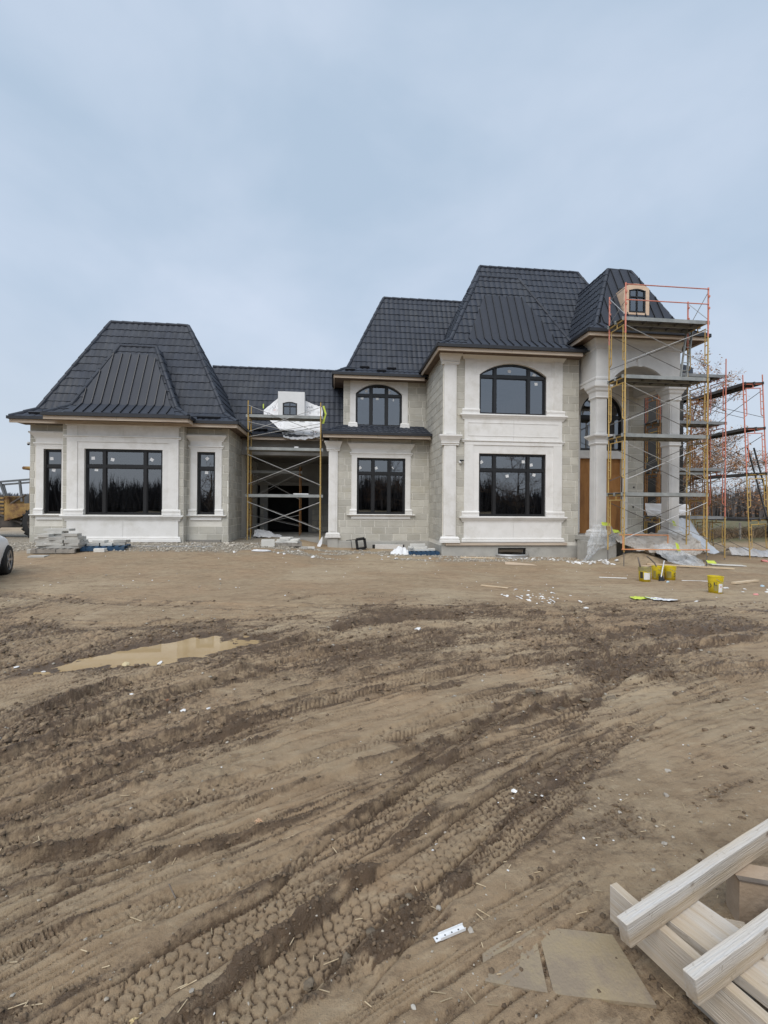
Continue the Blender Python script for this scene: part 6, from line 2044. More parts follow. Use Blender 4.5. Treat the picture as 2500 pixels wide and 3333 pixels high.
def pail(label, loc, letters_=(), patches=(), fill=None, crust=False):
    h, r0, r1 = 0.37, 0.131, 0.148
    t = thing('pail', label, 'pail', loc, 'yellow pails on the mud')
    prof = [(0.0, 0.0), (r0, 0.0), (r0 + (r1 - r0) * 0.72, 0.72 * h)]
    b = MB().lathe(prof, loc, 28).build('body', M['pail'], t, smooth=True, fix=False)
    rim = []
    for zz in (0.73, 0.80, 0.87, 0.94):
        r = r0 + (r1 - r0) * zz
        rim += [(r, zz * h), (r + 0.008, zz * h + 0.003), (r + 0.008, zz * h + 0.012), (r, zz * h + 0.016)]
    rim += [(r1, 0.985 * h), (r1 + 0.009, 0.985 * h), (r1 + 0.009, h), (r1 - 0.003, h), (r1 - 0.012, 0.6 * h), (r0 - 0.01, 0.02)]
    MB().lathe([(r0 + (r1 - r0) * 0.72, 0.72 * h)] + rim, loc, 28).build('ribbed_rim', M['pail_rim'] if crust else M['pail'], t, fix=False)
    MB().lathe([(0, 0.55 * h), (r1 - 0.014, 0.55 * h)], loc, 28).build('contents', M['slab'], t, fix=False)
    P = [(loc[0] + (r1 + 0.012) * math.cos(a), loc[1] + (r1 + 0.012) * math.sin(a), loc[2] + h * 0.86 - 0.10 * math.sin(k / 12 * math.pi)) for k, a in enumerate(np.linspace(-2.2, 0.9, 13))]
    MB().path(P, 0.0035, 6).build('bail_handle', M['galv'], t)
    cam_a = math.atan2(-loc[1], -loc[0])
    for txt, da, z, size in letters_:
        me = text_mesh(txt, size, M['pail_dark'])
        curved(me, loc, r0, r1, h, cam_a + da, z)
        mesh_obj('lettering', me, t)
    for da, z, w_, hh, m, nm in patches:
        patch(loc, r0, r1, h, cam_a + da, z, w_, hh, m, t, nm)
    return t
white_l = M['sticker']
pz = gz(8.45, 9.43)
pail('yellow pail standing alone right of the others, its paper label towards the right', (8.45, 9.43, pz), ((('O'), -0.95, 0.16, 0.15), ('F', -0.02, 0.18, 0.17)), ((0.05, 0.12, 0.07, 0.12, M['pail_mud'], 'mortar_patch'), (0.78, 0.125, 0.10, 0.19, white_l, 'paper_label'), (0.78, 0.15, 0.03, 0.03, M['ink_red'], 'label_print')))
pail('mortar-crusted yellow pail with a white paper label, left of the three', (8.10, 11.30, gz(8.1, 11.3)), (), ((-0.55, 0.17, 0.08, 0.17, M['pail_dark'], 'dark_patch'), (0.45, 0.15, 0.16, 0.18, white_l, 'paper_label')), crust=True)
pail('middle of the three grouped yellow pails, a shovel leaning in front', (8.78, 11.72, gz(8.78, 11.72)), (('SI', 0.35, 0.12, 0.14),), ((-0.55, 0.15, 0.07, 0.2, M['pail_mud'], 'mortar_patch'),))
pail('rightmost of the three grouped yellow pails', (9.12, 11.70, gz(9.12, 11.7)), (('S', 0.95, 0.14, 0.15),), ((-0.15, 0.15, 0.12, 0.18, M['pail_mud'], 'mortar_patch'),))
def stick_tool(name, label, cat, p0, p1, r, m):
    return tag(MB().tube(p0, p1, r, 8, r1=r * 0.8).build(name, m, smooth=True), label, cat)
M['handle'] = mat('dirty_wooden_handle', (0.12, 0.095, 0.075), (0.20, 0.17, 0.14), 8, 0.7)
zt = gz(8.1, 11.3)
stick_tool('tool_handle', 'dark tool handle standing up from the crusted left pail', 'tool', (8.03, 11.32, zt + 0.22), (7.95, 11.36, zt + 0.62), 0.022, M['handle'])
tl = thing('trowel_paddle', 'curved dark paddle handle sticking out of the middle pail', 'tool', (8.78, 11.72, zt + 0.2))
MB().path([(8.80, 11.70, zt + 0.2), (8.70, 11.74, zt + 0.42), (8.62, 11.78, zt + 0.52), (8.52, 11.8, zt + 0.60)], 0.02, 8).build('handle', M['handle'], tl)
sv = thing('shovel', 'short grey-handled shovel standing in front of the middle pail', 'shovel', (8.62, 11.35, gz(8.62, 11.35)))
zs_ = gz(8.62, 11.35)
MB().tube((8.62, 11.38, zs_ + 0.10), (8.80, 11.50, zs_ + 0.52), 0.018, 8).build('handle', M['galv'], sv)
bl = MB().prism([(-0.10, 0.0), (0.12, 0.0), (0.09, 0.14), (0.02, 0.17), (-0.04, 0.14)], -0.012, 0.012)
placed(bl, (8.62, 11.36, zs_ - 0.01), 0.3, (-0.25, 0)).build('blade', M['black'], sv)

# ------------------------------------------------------------------ boards and planks lying about
def plank_obj(name, label, p0, p1, w, h, m, cat='plank', lift=0.004):
    z0_, z1_ = gz(*p0) + lift + h / 2, gz(*p1) + lift + h / 2
    return tag(MB().bar((p0[0], p0[1], z0_), (p1[0], p1[1], z1_), w, h).build(name, m, bevel=0.003), label, cat)
plank_obj('lumber', 'long pale two-by-four on the mud behind the pails', (10.6, 14.7), (13.2, 14.0), 0.09, 0.045, M['timber'], lift=0.02)
plank_obj('board', 'wide whitish board on the mud before the right scaffold', (13.45, 15.27), (14.55, 15.0), 0.28, 0.03, M['slab_white'], 'board', lift=0.02)
plank_obj('lumber', 'pale weathered plank on the mud at the right edge', (10.25, 10.87), (11.5, 11.45), 0.11, 0.05, M['timber'], lift=0.01)
plank_obj('lath', 'thin pale stick on the mud in the middle distance', (3.37, 10.33), (3.86, 9.95), 0.07, 0.022, M['timber'], 'stick')
plank_obj('lath', 'thin white strip on the mud left of the pails', (7.2, 11.9), (7.9, 11.75), 0.035, 0.018, M['foam'], 'strip')
plank_obj('lath', 'thin white strip on the mud right of the pails', (9.35, 11.55), (10.05, 11.25), 0.035, 0.018, M['foam'], 'strip')
plank_obj('lath', 'broken board piled with foam scraps along the main foundation', (4.6, 16.6), (5.9, 16.55), 0.12, 0.03, M['timber'], 'board')
plank_obj('lath', 'grey offcut below the corner of the main block', (4.4, 16.9), (5.2, 16.75), 0.10, 0.03, M['pallet'], 'board')
plank_obj('board', 'pinkish board leaning on the earth before the porch', (10.35, 14.55), (11.15, 14.75), 0.22, 0.02, M['cardboard'], 'board')
plank_obj('pipe_strip', 'long thin grey conduit on gravel before the left bay', (-6.9, 16.3), (-4.2, 16.6), 0.03, 0.03, M['galv'], 'conduit')
for i, (a, b) in enumerate((((18.0, 21.6), (19.3, 21.4)), ((16.6, 20.2), (18.6, 20.3)))):
    plank_obj('lumber', ('short pale plank on the ground behind the rightmost scaffold', 'long brown plank on the ground between the right scaffolds')[i], a, b, 0.14, 0.04, M['timber' if i == 0 else 'pallet'], lift=0.05)
tag(MB().box(14.3, 19.5, 24.0, 24.2, 1.05, 1.25).build('timber_beam', M['timber']), 'long pale timber beam stacked behind the right scaffolds', 'beam')
cb = MB().add([(5.55, 14.55, gz(5.55, 14.55) + 0.02), (6.55, 14.35, gz(6.55, 14.35) + 0.012), (6.55, 14.75, gz(6.55, 14.75) + 0.02), (5.75, 15.1, gz(5.75, 15.1) + 0.06)], [(0, 1, 2, 3)])
cbo = cb.build('cardboard_sheet', M['cardboard'], fix=False)
md = cbo.modifiers.new('thick', 'SOLIDIFY'); md.thickness = 0.006
tag(cbo, 'flat brown cardboard sheet on the mud before the main block', 'cardboard')

# ------------------------------------------------------------------ lumber in the near right corner
def lumber_mat():
    """sawn spruce: long grain along local x, dark knots, greyish weathering"""
    m = mat('sawn_spruce_lumber', (0.42, 0.33, 0.225), (0.60, 0.505, 0.39), 5.0, 0.75, 0.5, 26, stretch=(0.35, 9, 9), local=True, stain=(0.62, 0.60, 0.57), stain_scale=1.0, stain_pos=(0.44, 0.66), detail=8, contrast=(0.3, 0.7))
    nt = m.node_tree
    b = nt.nodes['Principled BSDF']
    src = b.inputs['Base Color'].links[0].from_socket
    tc = _n(nt, 'ShaderNodeTexCoord')
    mp = _n(nt, 'ShaderNodeMapping')
    mp.inputs['Scale'].default_value = (6.0, 9.0, 9.0)
    nt.links.new(tc.outputs['Object'], mp.inputs['Vector'])
    vo = _n(nt, 'ShaderNodeTexVoronoi')
    vo.inputs['Scale'].default_value = 1.0
    nt.links.new(mp.outputs['Vector'], vo.inputs['Vector'])
    mr = _n(nt, 'ShaderNodeMapRange')
    mr.inputs['From Min'].default_value = 0.06
    mr.inputs['From Max'].default_value = 0.13
    mr.inputs['To Min'].default_value = 0.8
    mr.inputs['To Max'].default_value = 0.0
    nt.links.new(vo.outputs['Distance'], mr.inputs['Value'])
    mx = _n(nt, 'ShaderNodeMix', data_type='RGBA')
    nt.links.new(mr.outputs['Result'], mx.inputs['Factor'])
    nt.links.new(src, mx.inputs['A'])
    mx.inputs['B'].default_value = (0.17, 0.115, 0.075, 1)
    sp_ = _n(nt, 'ShaderNodeTexNoise')
    sp_.inputs['Scale'].default_value = 34
    sp_.inputs['Detail'].default_value = 6
    sp_.inputs['Roughness'].default_value = 0.75
    nt.links.new(tc.outputs['Object'], sp_.inputs['Vector'])
    s2 = _n(nt, 'ShaderNodeMapRange')
    s2.inputs['From Min'].default_value = 0.60
    s2.inputs['From Max'].default_value = 0.72
    s2.inputs['To Max'].default_value = 0.75
    nt.links.new(sp_.outputs['Fac'], s2.inputs['Value'])
    mx2 = _n(nt, 'ShaderNodeMix', data_type='RGBA')
    nt.links.new(s2.outputs['Result'], mx2.inputs['Factor'])
    nt.links.new(mx.outputs['Result'], mx2.inputs['A'])
    mx2.inputs['B'].default_value = (0.26, 0.20, 0.135, 1)
    mx = mx2
    nt.links.new(mx.outputs['Result'], b.inputs['Base Color'])
    return m
M['lumber_near'] = lumber_mat()
def board(label, p0, d, L, th, h, ztop, skew=0.0, m='lumber_near', seed=0):
    """board from p0 (top corner of the near end) along d; th across towards the camera, h down"""
    d = Vector((d[0], d[1], 0)).normalized()
    ang = math.atan2(d.y, d.x)
    n = 24
    mb = MB()
    rr = random.Random(seed)
    wav = [rr.uniform(-1, 1) for _ in range(8)]
    for k in range(n + 1):
        t = L * k / n
        bow = 0.0015 * math.sin(t * 5 + wav[0] * 3)
        for a, z, sk in ((0, 0, 0), (-th, 0, 0), (-th, -h, skew), (0, -h, skew)):
            mb.v.append((t + (sk if k == 0 else 0) + rr.uniform(-1, 1) * 0.0006, a + bow + rr.uniform(-1, 1) * 0.0006, z + rr.uniform(-1, 1) * 0.0006))
    for k in range(n):
        for j in range(4):
            a, b = k * 4 + j, k * 4 + (j + 1) % 4
            mb.f.append((a, b, b + 4, a + 4))
    mb.f += [(0, 1, 2, 3), (4 * n, 4 * n + 3, 4 * n + 2, 4 * n + 1)]
    o = mb.build('lumber', M[m], bevel=0.002)
    o.location = (p0[0], p0[1], ztop)
    o.rotation_euler = (0, 0, ang)
    return tag(o, label, 'lumber')
board('pale two-by-four on edge, upper of the two crossing the lumber pile', (0.951, 1.460), (0.926, 0.377), 2.2, 0.038, 0.089, 0.280, 0.024, seed=1)
board('pale two-by-four on edge, lower and nearest of the two crossing the pile', (1.040, 1.272), (0.938, 0.346), 2.2, 0.038, 0.089, 0.280, 0.021, seed=2)
board('plank on edge under the crossing two-by-fours, its white end showing', (1.076, 1.690), (0.30, -0.954), 1.3, -0.036, 0.135, 0.188, 0.0, seed=3)
board('wide weathered plank lying flat under the crossing two-by-fours', (1.155, 1.620), (0.38, -0.925), 1.15, -0.185, 0.038, 0.187, seed=4)
board('squared bearer in the shadow under the wide planks', (1.20, 1.42), (0.93, 0.36), 0.9, 0.09, 0.105, 0.105, seed=6, m='pallet')
board('second squared bearer under the planks, nearer the camera', (1.29, 1.13), (0.93, 0.36), 0.9, 0.09, 0.105, 0.105, seed=7, m='pallet')
def flat(label, p0, d, L, w, th, ztop, m='lumber_near'):
    return board(label, p0, d, L, -w, th, ztop, m=m, seed=9)
pb = thing('timber_stub', 'short timber stub with a dirty dark-edged top at the right edge', 'timber', (1.75, 1.65, 0.0))
placed(MB().box(0, 0.34, 0, 0.11, 0.0, 0.185), (1.60, 1.66, 0.0), -0.35).build('stub', mat('dirty_stub', (0.36, 0.27, 0.19), (0.45, 0.35, 0.26), 5, 0.8, 0.3, 60, stain=(0.08, 0.055, 0.04), stain_scale=5), pb)
placed(MB().box(-0.004, 0.344, -0.004, 0.02, 0.186, 0.192), (1.60, 1.66, 0.0), -0.35).build('dark_edge', M['handle'], pb)
flat('small white wood offcut between the timber stub and the planks', (1.47, 1.60), (0.8, -0.3), 0.10, 0.06, 0.03, 0.06)

# ------------------------------------------------------------------ half-buried plywood sheets
M['ply_mud'] = mat('muddy_plywood', (0.31, 0.240, 0.145), (0.38, 0.305, 0.190), 4, 0.8, 0.4, 90, stain=(0.26, 0.205, 0.145), stain_scale=4.0, stain_pos=(0.40, 0.56), detail=8)
def ply(label, P, dz):
    n = 14
    mb = MB()
    for j in range(n + 1):
        for i in range(n + 1):
            a, b = i / n, j / n
            p = [(P[0][k] * (1 - a) + P[1][k] * a) * (1 - b) + (P[3][k] * (1 - a) + P[2][k] * a) * b for k in range(2)]
            mb.v.append((p[0], p[1], 0))
    g = ground_height(np.array([v[0] for v in mb.v]), np.array([v[1] for v in mb.v]))[0]
    zmean = float(np.median(g))
    mb.v = [(v[0], v[1], zmean + dz + 0.004 * math.sin(9 * v[0] + 7 * v[1])) for v in mb.v]
    mb.f = [(j * (n + 1) + i, j * (n + 1) + i + 1, (j + 1) * (n + 1) + i + 1, (j + 1) * (n + 1) + i) for j in range(n) for i in range(n)]
    o = mb.build('plywood_sheet', M['ply_mud'], smooth=False, fix=False)
    md = o.modifiers.new('thick', 'SOLIDIFY'); md.thickness = 0.012; md.offset = -1
    return tag(o, label, 'plywood')
ply('smaller muddy plywood sheet half sunk in the mud, left of two', [(0.532, 1.56), (0.735, 1.505), (0.79, 1.735), (0.56, 1.68)], 0.003)
ply('larger muddy plywood sheet half sunk in the mud beside the lumber', [(0.755, 1.50), (1.075, 1.425), (1.08, 1.68), (0.805, 1.742)], 0.007)

# white metal bracket and small finds
br = thing('metal_bracket', 'small white slotted metal bracket lying on the near mud', 'bracket', (0.45, 1.745, 0.0))
bz_ = gz(0.45, 1.745) + 0.006
a_ = math.atan2(0.039, 0.124)
placed(MB().box(-0.066, 0.066, -0.011, 0.011, 0.0, 0.003), (0.453, 1.745, bz_), a_).build('plate', M['sticker'], br)
for s_ in (-1, 1):
    placed(MB().box(-0.045, 0.066, s_ * 0.011 - 0.0012, s_ * 0.011 + 0.0012, 0.0, 0.011), (0.453, 1.745, bz_), a_).build('flange', M['sticker'], br)
for x in (-0.056, -0.02, 0.01, 0.04):
    placed(MB().lathe([(0.0, 0.0034), (0.0035, 0.0034)], (x, 0, 0), 8), (0.453, 1.745, bz_), a_).build('hole', M['black'], br, fix=False)

# ------------------------------------------------------------------ loose bits: shared lump meshes
def lump_mesh(name, m, seed, flat_=0.7, n=1, jag=0.35):
    bm = bmesh.new()
    bmesh.ops.create_icosphere(bm, subdivisions=n, radius=1.0)
    rr = random.Random(seed)
    for v in bm.verts:
        k = 1 + rr.uniform(-jag, jag)
        v.co = Vector((v.co.x * k, v.co.y * k * rr.uniform(0.75, 1), v.co.z * k * flat_))
    me = bpy.data.meshes.new(name)
    bm.to_mesh(me); bm.free()
    me.materials.append(m)
    return me
FOAM = [lump_mesh('foam_scrap', M['foam'], 100 + k, 0.45) for k in range(5)]
M['stone_b'] = mat('loose_stone', (0.34, 0.30, 0.25), (0.50, 0.46, 0.40), 15, 0.85, 0.2, 60, var=0.25)
STONE = [lump_mesh('loose_stone', M['stone_b'], 200 + k, 0.6) for k in range(4)]
CLODM = mat('single_mud_clod', (0.11, 0.085, 0.058), (0.19, 0.15, 0.105), 9, 0.85, 0.5, 60, var=0.15)
def clod_mesh(seed):
    bm = bmesh.new()
    bmesh.ops.create_icosphere(bm, subdivisions=4, radius=1.0)
    co = np.array([v.co[:] for v in bm.verts])
    n = fbm(co[:, 0] * 1.7 + seed, co[:, 1] * 1.7 + co[:, 2] * 1.3, 4, seed) + 0.6 * fbm(co[:, 2] * 3 + seed, co[:, 0] * 3 - co[:, 1] * 2, 4, seed + 9)
    q = n * 6
    n = (np.floor(q) + sstep(q - np.floor(q), 0.3, 0.7)) / 6
    for v, k in zip(bm.verts, n):
        v.co = v.co * (0.45 + 0.75 * float(k))
        v.co.z *= 0.62
    me = bpy.data.meshes.new('mud_clod')
    bm.to_mesh(me); bm.free()
    me.polygons.foreach_set('use_smooth', [True] * len(me.polygons))
    me.materials.append(CLODM)
    return me
CLOD = [clod_mesh(300 + 7 * k) for k in range(3)]
def bits(name, meshes, label, cat, group, spots):
    rr = random.Random(len(label))
    us, vs = np.array([s[0] for s in spots], float), np.array([s[1] for s in spots], float)
    zs = ground_height(us, vs)[0]
    for (u, v, r), z in zip(spots, zs):
        o = bpy.data.objects.new(name, rr.choice(meshes))
        COL.objects.link(o)
        o.location = (u, v, z + r * 0.2)
        o.rotation_euler = (rr.uniform(-0.3, 0.3), rr.uniform(-0.3, 0.3), rr.uniform(0, 6.3))
        o.scale = (r * rr.uniform(0.8, 1.4), r, r * rr.uniform(0.7, 1.0))
        tag(o, label, cat, group)
bits('foam_scrap', FOAM, 'larger white foam lump right of the tyre tracks in the near mud', 'foam', None, [(1.059, 2.613, 0.024)])
bits('foam_scrap', FOAM, 'white foam lump between the hexagon-tread tyre tracks', 'foam', None, [(0.518, 2.251, 0.013)])
bits('foam_scrap', FOAM, 'tiny white foam crumb scattered on the near mud', 'foam', 'foam crumbs on the near mud',
     [(0.64, 2.348, 0.007), (0.484, 2.198, 0.008), (1.206, 2.563, 0.011), (1.237, 2.166, 0.009), (1.386, 2.152, 0.006), (0.794, 2.017, 0.007), (1.03, 2.56, 0.006), (1.28, 2.12, 0.005), (0.47, 2.30, 0.006),
      (0.93, 2.52, 0.005), (1.15, 2.60, 0.005), (1.5, 2.62, 0.006), (1.36, 2.7, 0.006), (1.62, 2.45, 0.005), (0.3, 2.9, 0.006), (-0.1, 3.1, 0.007), (0.25, 1.6, 0.004), (-0.38, 1.55, 0.004), (1.75, 2.9, 0.008), (0.2, 3.3, 0.008),
      (0.62, 3.05, 0.009), (1.22, 3.3, 0.009), (-0.7, 3.0, 0.006), (-0.95, 2.55, 0.005), (2.2, 3.2, 0.008), (2.45, 3.0, 0.008), (-0.35, 2.72, 0.005)])
bits('foam_scrap', FOAM, 'larger white foam lump on the mud beyond the puddle, nearer the middle', 'foam', None, [(1.35, 6.92, 0.055)])
bits('foam_scrap', FOAM, 'grey-white plaster smear on the mud below the larger foam lump', 'plaster', None, [(1.14, 6.2, 0.06)])
rr = random.Random(77)
sp = [(4.0 + rr.gauss(0, 0.35), 8.9 + rr.gauss(0, 0.45), rr.uniform(0.012, 0.05)) for k in range(46)]
bits('crumb', FOAM, 'white plaster crumb in the scatter on the mud left of the pails', 'plaster', 'plaster crumbs on the mud', sp)
sp = [(rr.uniform(8.2, 9.9), rr.uniform(14.9, 15.75), rr.uniform(0.03, 0.10)) for k in range(40)] + [(rr.uniform(6.4, 8.2), rr.uniform(16.0, 16.8), rr.uniform(0.02, 0.07)) for k in range(36)]
bits('foam_scrap', FOAM, 'white plastic scrap in the litter along the main foundation', 'scrap', 'scraps along the main foundation', sp)
sp = [(rr.uniform(-11.5, 9), 8 + 8.5 * rr.random() ** 0.7, rr.uniform(0.008, 0.022)) for k in range(120)]
FAR_CRUMBS = sp
sp = [(-9.6, 16.2, 0.10), (-9.25, 16.0, 0.09), (-9.9, 16.6, 0.12), (-9.0, 15.7, 0.05), (-9.4, 16.1, 0.13)]
bits('foam_scrap', FOAM, 'white wrap scrap heaped left of the grey pallet', 'scrap', 'scraps by the grey pallet', sp)
sp = [(rr.uniform(-5.2, -3.4), rr.uniform(17.0, 17.8), rr.uniform(0.05, 0.11)) for k in range(16)]
bits('loose_stone', STONE, 'pale rubble stone heaped at the right corner of the left wing', 'stone', 'rubble at the left wing corner', sp)
sp = [(rr.uniform(-3.8, 4.2), rr.uniform(16.6, 18.6), rr.uniform(0.03, 0.09)) for k in range(34)]
bits('loose_stone', STONE, 'broken stone offcut in the litter before the carport and middle block', 'stone', 'offcuts before the middle block', sp)
sp = [(rr.uniform(-9.5, 4.0), rr.uniform(15.2, 17.6), rr.uniform(0.025, 0.07)) for k in range(34)]
bits('foam_scrap', FOAM, 'white scrap in the litter along the foot of the left half of the house', 'scrap', 'scraps along the left half', sp)
bits('loose_stone', STONE, 'round pale pebble beside the white bracket', 'stone', None, [(0.537, 1.747, 0.014)])
bits('loose_stone', STONE, 'small brown stone on the near mud', 'stone', 'small stones on the near mud',
     [(0.435, 1.86, 0.014), (1.9, 2.45, 0.018), (1.55, 2.35, 0.012), (0.27, 1.5, 0.009), (-0.47, 1.62, 0.012), (1.05, 2.1, 0.009), (0.58, 2.33, 0.01), (-0.2, 2.0, 0.008), (1.62, 2.1, 0.02), (0.0, 2.35, 0.009), (2.1, 2.7, 0.02), (1.45, 1.95, 0.01)])
bits('mud_clod', CLOD, 'big dark mud clod beside the rut in the middle of the yard', 'clod', None, [(2.0, 3.88, 0.06)])
bits('mud_clod', CLOD, 'dark clump of churned mud along the wheel ruts', 'clod', 'churned clumps by the ruts', [(1.75, 3.95, 0.05), (2.3, 4.0, 0.04), (2.45, 3.85, 0.035), (1.5, 3.55, 0.03), (0.15, 1.78, 0.02), (0.05, 1.72, 0.024), (0.23, 1.86, 0.018), (-0.08, 1.63, 0.018), (0.3, 1.93, 0.02), (0.33, 1.97, 0.016)])
bits('brick_bit', [lump_mesh('brick_bit', mat('red_brick', (0.24, 0.105, 0.05), (0.30, 0.15, 0.08), 9, 0.85), 9, 0.8)], 'reddish brown brick piece in the rut in front of the puddle', 'brick', None, [(-1.42, 4.12, 0.026)])
bits('foam_scrap', [lump_mesh('foam_scrap', mat('yellowed_foam', (0.55, 0.45, 0.26), (0.66, 0.56, 0.35), 9, 0.8), 12, 0.6)], 'yellowish foam chunk sitting in the near edge of the puddle', 'foam', None, [(-2.18, 5.12, 0.055)])
bits('foam_scrap', FOAM, 'white scrap at the near edge of the puddle', 'scrap', 'scraps by the puddle', [(-1.85, 5.14, 0.032), (-2.9, 4.97, 0.024), (-3.2, 5.05, 0.028), (-2.05, 5.1, 0.022), (-1.75, 4.22, 0.02), (-1.2, 3.86, 0.026), (-1.02, 3.92, 0.016), (-0.95, 4.75, 0.018)])
bits('bottle', [lump_mesh('bottle', mat('pale_blue_plastic', (0.42, 0.58, 0.68), (0.5, 0.65, 0.74), 5, 0.3), 5, 0.7)], 'crushed pale blue bottle on the mud in front of the pails', 'bottle', None, [(8.6, 11.1, 0.045)])
bits('bottle', [bpy.data.meshes['bottle']], 'crushed pale blue bottle at the right edge', 'bottle', None, [(10.75, 10.55, 0.05)])
bits('red_scrap', [lump_mesh('red_scrap', mat('pale_red_plastic', (0.62, 0.22, 0.20), (0.7, 0.3, 0.27), 5, 0.5), 6, 0.5)], 'crumpled red scrap on the mud right of the lone pail', 'scrap', None, [(9.14, 9.12, 0.05)])
bits('red_scrap', [bpy.data.meshes['red_scrap']], 'dark red heap at the foot of the rightmost scaffold', 'scrap', None, [(17.4, 17.0, 0.12)])
bits('foam_scrap', FOAM, 'white foam slab on the mud right of the lone pail', 'foam', 'foam pieces right of the lone pail', [(9.3, 10.1, 0.07), (9.62, 9.9, 0.05), (7.1, 8.38, 0.06), (9.9, 9.6, 0.06), (10.2, 9.85, 0.05), (9.2, 9.5, 0.04)])
sheet('lime_wrapper', 'lime and white wrapper trodden into the mud left of the lone pail', 'wrapper', [[(6.0, 8.85, gz(6, 8.85) + 0.03), (6.35, 8.75, gz(6.35, 8.75) + 0.03)], [(5.95, 8.6, gz(5.95, 8.6) + 0.03), (6.4, 8.5, gz(6.4, 8.5) + 0.02)]], 10, 8, 0.06, M['lime'], 61)
sheet('plastic_sheet', 'scrap of clear plastic beside the lime wrapper', 'plastic sheet', [[(6.25, 8.75, gz(6.25, 8.7) + 0.03), (6.75, 8.62, gz(6.75, 8.6) + 0.02)], [(6.25, 8.45, gz(6.25, 8.45) + 0.03), (6.8, 8.4, gz(6.8, 8.4) + 0.02)]], 12, 8, 0.05, M['wrap'], 62)
# a fallen maple leaf
def leaf(label, u, v, s, m, rot):
    P = []
    R_ = [1.0, 0.45, 0.8, 0.35, 0.75, 0.3, 0.25, 0.3, 0.75, 0.35, 0.8, 0.45]
    for k, r in enumerate(R_):
        a = math.pi / 2 + 2 * math.pi * k / 12
        P.append((r * s * math.cos(a), r * s * math.sin(a), 0.004 * ((k % 2) * 2 - 1) + 0.004))
    mb = MB(); mb.v = P + [(0, 0, 0.0)]; n = len(P)
    mb.f = [(k, (k + 1) % n, n) for k in range(n)]
    placed(mb, (u, v, gz(u, v) + 0.012), rot)
    return tag(mb.build('fallen_leaf', m, fix=False), label, 'leaf')
leaf('tan maple leaf lying on the near mud', -0.38, 2.437, 0.033, mat('dry_leaf', (0.46, 0.29, 0.17), (0.55, 0.37, 0.24), 30, 0.8), 0.4)
leaf('yellow leaf on the mud at the bottom edge', -0.629, 1.556, 0.022, mat('yellow_leaf', (0.60, 0.48, 0.26), (0.66, 0.56, 0.35), 30, 0.8), 1.4)
plank_obj('twig', 'short dark twig on the smooth near mud', (-0.70, 2.07), (-0.655, 2.025), 0.006, 0.006, M['handle'], 'twig')

# gravel along the walls and mud crumbs in the ruts: too many to count
def scatter_stuff(name, m, pts, sizes, seed):
    rr = np.random.default_rng(seed)
    n = len(pts)
    base = np.array([(1, 0, 0), (-1, 0, 0), (0, 1, 0), (0, -1, 0), (0, 0, 1), (0, 0, -1), (0.6, 0.6, 0.5), (-0.6, 0.6, 0.5), (-0.6, -0.6, 0.5), (0.6, -0.6, 0.5)], float)
    F = np.array([(0, 6, 9), (0, 2, 6), (2, 7, 6), (2, 1, 7), (1, 8, 7), (1, 3, 8), (3, 9, 8), (3, 0, 9), (4, 6, 7), (4, 7, 8), (4, 8, 9), (4, 9, 6)])
    z = ground_height(pts[:, 0], pts[:, 1])[0]
    V_ = base[None] * (1 + rr.uniform(-0.35, 0.35, (n, 10, 1)))
    V_ = V_ * (sizes[:, None, None] * rr.uniform(0.6, 1.25, (n, 1, 3)))
    V_[..., 2] *= 0.75
    a = rr.uniform(0, 6.28, n)
    x = V_[..., 0] * np.cos(a)[:, None] - V_[..., 1] * np.sin(a)[:, None]
    y = V_[..., 0] * np.sin(a)[:, None] + V_[..., 1] * np.cos(a)[:, None]
    V_ = np.stack([x + pts[:, 0, None], y + pts[:, 1, None], V_[..., 2] + (z + sizes * 0.15)[:, None]], -1).reshape(-1, 3)
    FF = (F[None] + (np.arange(n) * 10)[:, None, None]).reshape(-1, 3)
    me = bpy.data.meshes.new(name)
    me.vertices.add(len(V_)); me.vertices.foreach_set('co', V_.ravel())
    me.loops.add(FF.size); me.loops.foreach_set('vertex_index', FF.ravel().astype(np.int32))
    me.polygons.add(len(FF)); me.polygons.foreach_set('loop_start', (np.arange(len(FF)) * 3).astype(np.int32))
    me.update(calc_edges=True)
    me.materials.append(m)
    o = bpy.data.objects.new(name, me)
    COL.objects.link(o)
    return o
N = 6500
gu, gv = rng.uniform(-12.5, 6.0, N), 14.4 + 4.0 * rng.random(N)
keepm = ground_height(gu, gv)[3] + 0.15 * rng.random(N) > 0.35
pts = np.stack([gu[keepm], gv[keepm]], 1)
gu2, gv2 = rng.uniform(3.5, 10.0, 700), rng.uniform(15.7, 17.1, 700)
pts = np.vstack([pts, np.stack([gu2, gv2], 1)])
tag(scatter_stuff('gravel', M['pebble'], pts, rng.uniform(0.015, 0.05, len(pts)), 5), 'pale crushed gravel along the foot of the house walls', 'gravel', kind='stuff')
N = 70000
d_ = 1.35 * np.exp(rng.random(N) * math.log(9 / 1.35))
l_ = rng.uniform(-0.95, 0.95, N) * (d_ + 0.6)
cu = d_ * math.sin(R(6.09)) + l_ * math.cos(R(6.09)); cv = d_ * math.cos(R(6.09)) - l_ * math.sin(R(6.09))
_, wet_, _, _ = ground_height(cu, cv)
keepm = (wet_ + 0.5 * (rng.random(N) - 0.5) > 0.62) & (puddle_r(cu, cv) > 1.1)
pts = np.stack([cu[keepm], cv[keepm]], 1)[:18000]
sz = 0.0025 + 0.013 * rng.random(len(pts)) ** 2.6 * np.clip(np.hypot(pts[:, 0], pts[:, 1]) / 2.5, 0.7, 2.2)
tag(scatter_stuff('mud_crumbs', M['clod'], pts, sz, 6), 'dark crumbs of churned mud lying along the tyre ruts', 'mud crumbs', kind='stuff')
pts = np.array([(a, b) for a, b, c in FAR_CRUMBS]); 
